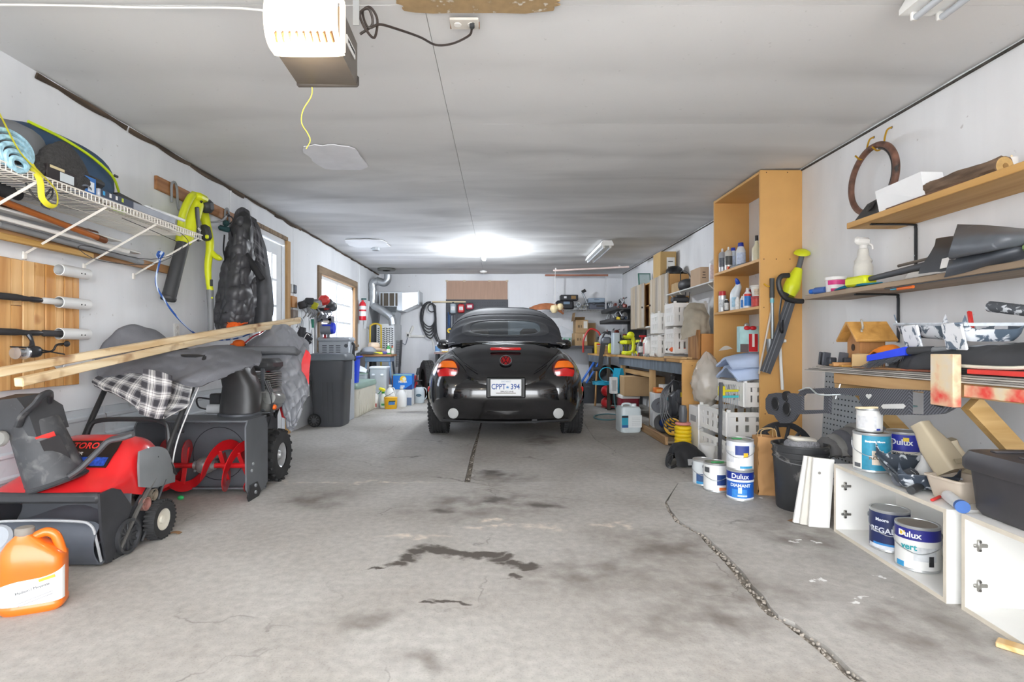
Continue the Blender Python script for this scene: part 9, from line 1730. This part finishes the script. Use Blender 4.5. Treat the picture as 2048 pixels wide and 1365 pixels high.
rows = [[(1.95,2.72,ZL+.01),(1.92,2.5,ZL+.01),(1.93,2.2,ZL+.02),(1.95,1.8,ZL+.02)],[(1.98,2.72,ZL+.06),(1.96,2.5,ZL+.08),(1.97,2.2,ZL+.10),(1.97,1.8,ZL+.11)],[(2.08,2.70,ZL+.09),(2.08,2.5,ZL+.11),(2.1,2.2,ZL+.13),(2.12,1.8,ZL+.14)],[(2.3,2.7,ZL+.08),(2.32,2.5,ZL+.10),(2.32,2.2,ZL+.12),(2.33,1.8,ZL+.12)]]
cloth(rows,44,24,.006,.018,13,27).o('fabric',mat('36373a',.7,var=.15),bgt,60)
solo(B().tube([(0,.25,0),(.0,.0,.0),(.02,-.3,.03)],.012,8,4,flat=.008),'white_trim',mat('e2dccb',.5),'curved cream trim strip lying in front of the black fabric bag','trim strip',(1.93,2.03,ZL+.035))
for i,(y,x,c) in enumerate(((2.75,1.92,('7d5a3c','a07a54')),(2.6,1.95,('9a5a44','c47a60')))): solo(B().box((0,0,.005),(.04,.3,.01),.002),'thin_offcut',wood(c[0],c[1],'Y'),('thin brown offcut on the lower shelf edge','thin reddish offcut on the lower shelf edge')[i],'offcut',(x,y,ZL),4)
# ---- carbon-look dashboard trim hanging under the lower shelf
DX = 1.885
dt = thingw('dashboard_trim','long black carbon-look dashboard trim hanging below the lower shelf','dashboard trim',(DX,3.0,.65))
def carbon():
    m = bpy.data.materials.new('m_carbon');m.use_nodes = True;nt = m.node_tree;b = nt.nodes['Principled BSDF'];tc = nod(nt,'ShaderNodeTexCoord');ck_ = nod(nt,'ShaderNodeTexWave');ck_.inputs['Scale'].default_value = 40;ck_.bands_direction = 'DIAGONAL'
    nt.links.new(tc.outputs['Object'],ck_.inputs[0]);r = nod(nt,'ShaderNodeValToRGB');r.color_ramp.elements[0].color = (*hx('35363b'),1);r.color_ramp.elements[1].color = (*hx('6c6e75'),1);nt.links.new(ck_.outputs[0],r.inputs[0]);nt.links.new(r.outputs[0],b.inputs['Base Color']);b.inputs['Roughness'].default_value = .35;return m
MCF = carbon()
def dpoly(pts,th=.018,x=DX):
    q = [lw(px,py,x) for px,py in pts];b = B();b.ring_loft([q,[p+Vector((th,0,0)) for p in q]]);return b
dpoly(((1531,798),(1537,789),(1552,786),(1588,787),(1594,792),(1594,830),(1586,842),(1578,847),(1560,847),(1552,838),(1548,831),(1536,828),(1531,818))).o('gauge_pod',MCF,dt,25)
for px,py,r_ in ((1551,808,.046),(1571,794,.034),(1574,819,.044)):
    p = lw(px,py,DX);w_ = B().lathe([(r_*.82,.004),(r_,.006),(r_*1.12,-.002),(r_*1.12,-.02)],22,p,(-1,0,0),cap=False).o('gauge_ring',MBL,dt);B().lathe([(.001,.0035),(r_*.84,.0035),(r_*.84,.001)],20,p,(-1,0,0)).o('gauge_hole',mat('0d0d0f',.7),w_)
dpoly(((1594,790),(1604,779),(1657,776),(1657,787),(1608,788),(1604,792))).o('frame_top',MCF,dt,25);dpoly(((1594,829),(1594,820),(1604,821),(1648,820),(1657,820),(1656,827))).o('frame_bottom',MCF,dt,25);dpoly(((1594,792),(1603,792),(1603,821),(1594,821))).o('frame_side',MCF,dt,25);dpoly(((1648,787),(1658,787),(1657,820),(1648,820))).o('frame_side',MCF,dt,25)
dpoly(((1657,776),(1720,777),(1800,779),(1818,780),(1818,830),(1790,831),(1762,830),(1756,816),(1724,813),(1720,806),(1718,792),(1657,788))).o('centre_panel',MCF,dt,25);dpoly(((1847,781),(1880,786),(1902,796),(1908,806),(1903,818),(1884,828),(1847,831))).o('end_panel',MCF,dt,25);dpoly(((1818,780),(1847,781),(1847,784),(1818,783))).o('frame_top',MCF,dt,25);dpoly(((1818,828),(1847,829),(1847,831),(1818,830))).o('frame_bottom',MCF,dt,25)
hp = []
for k in range(16): a = 2*PI*k/16;hp.append((1737+.36*16*math.sin(a)**3*1.0,793-.36*(13*math.cos(a)-5*math.cos(2*a)-2*math.cos(3*a)-math.cos(4*a))))
dpoly(hp,.002,DX-.002).o('heart_cutout',mat('cfcfcd',.5),dt);dpoly(((1766,809),(1806,808),(1811,813),(1806,818),(1766,818),(1762,813)),.002,DX-.002).o('slot_cutout',mat('cfcfcd',.5),dt);dpoly(((1864,792),(1880,789),(1892,797),(1894,808),(1884,816),(1868,812)),.002,DX-.002).o('vent_opening',mat('121214',.6),dt)
B().tube([lw(1598,782,DX-.01),lw(1618,776,DX-.012),lw(1634,788,DX-.015),lw(1650,791,DX-.01),lw(1680,790,DX-.005)],.0045,6).o('wire_hanger',mat('c9cfcf',.35,.6),dt);B().cyl((DX+.01,2.6,.72),(DX+.03,2.6,.79),.003,n=6).o('hanger_wire',MGAL,dt);B().cyl((DX+.01,3.05,.70),(DX+.06,3.05,.85),.003,n=6).o('hanger_wire',MGAL,dt)
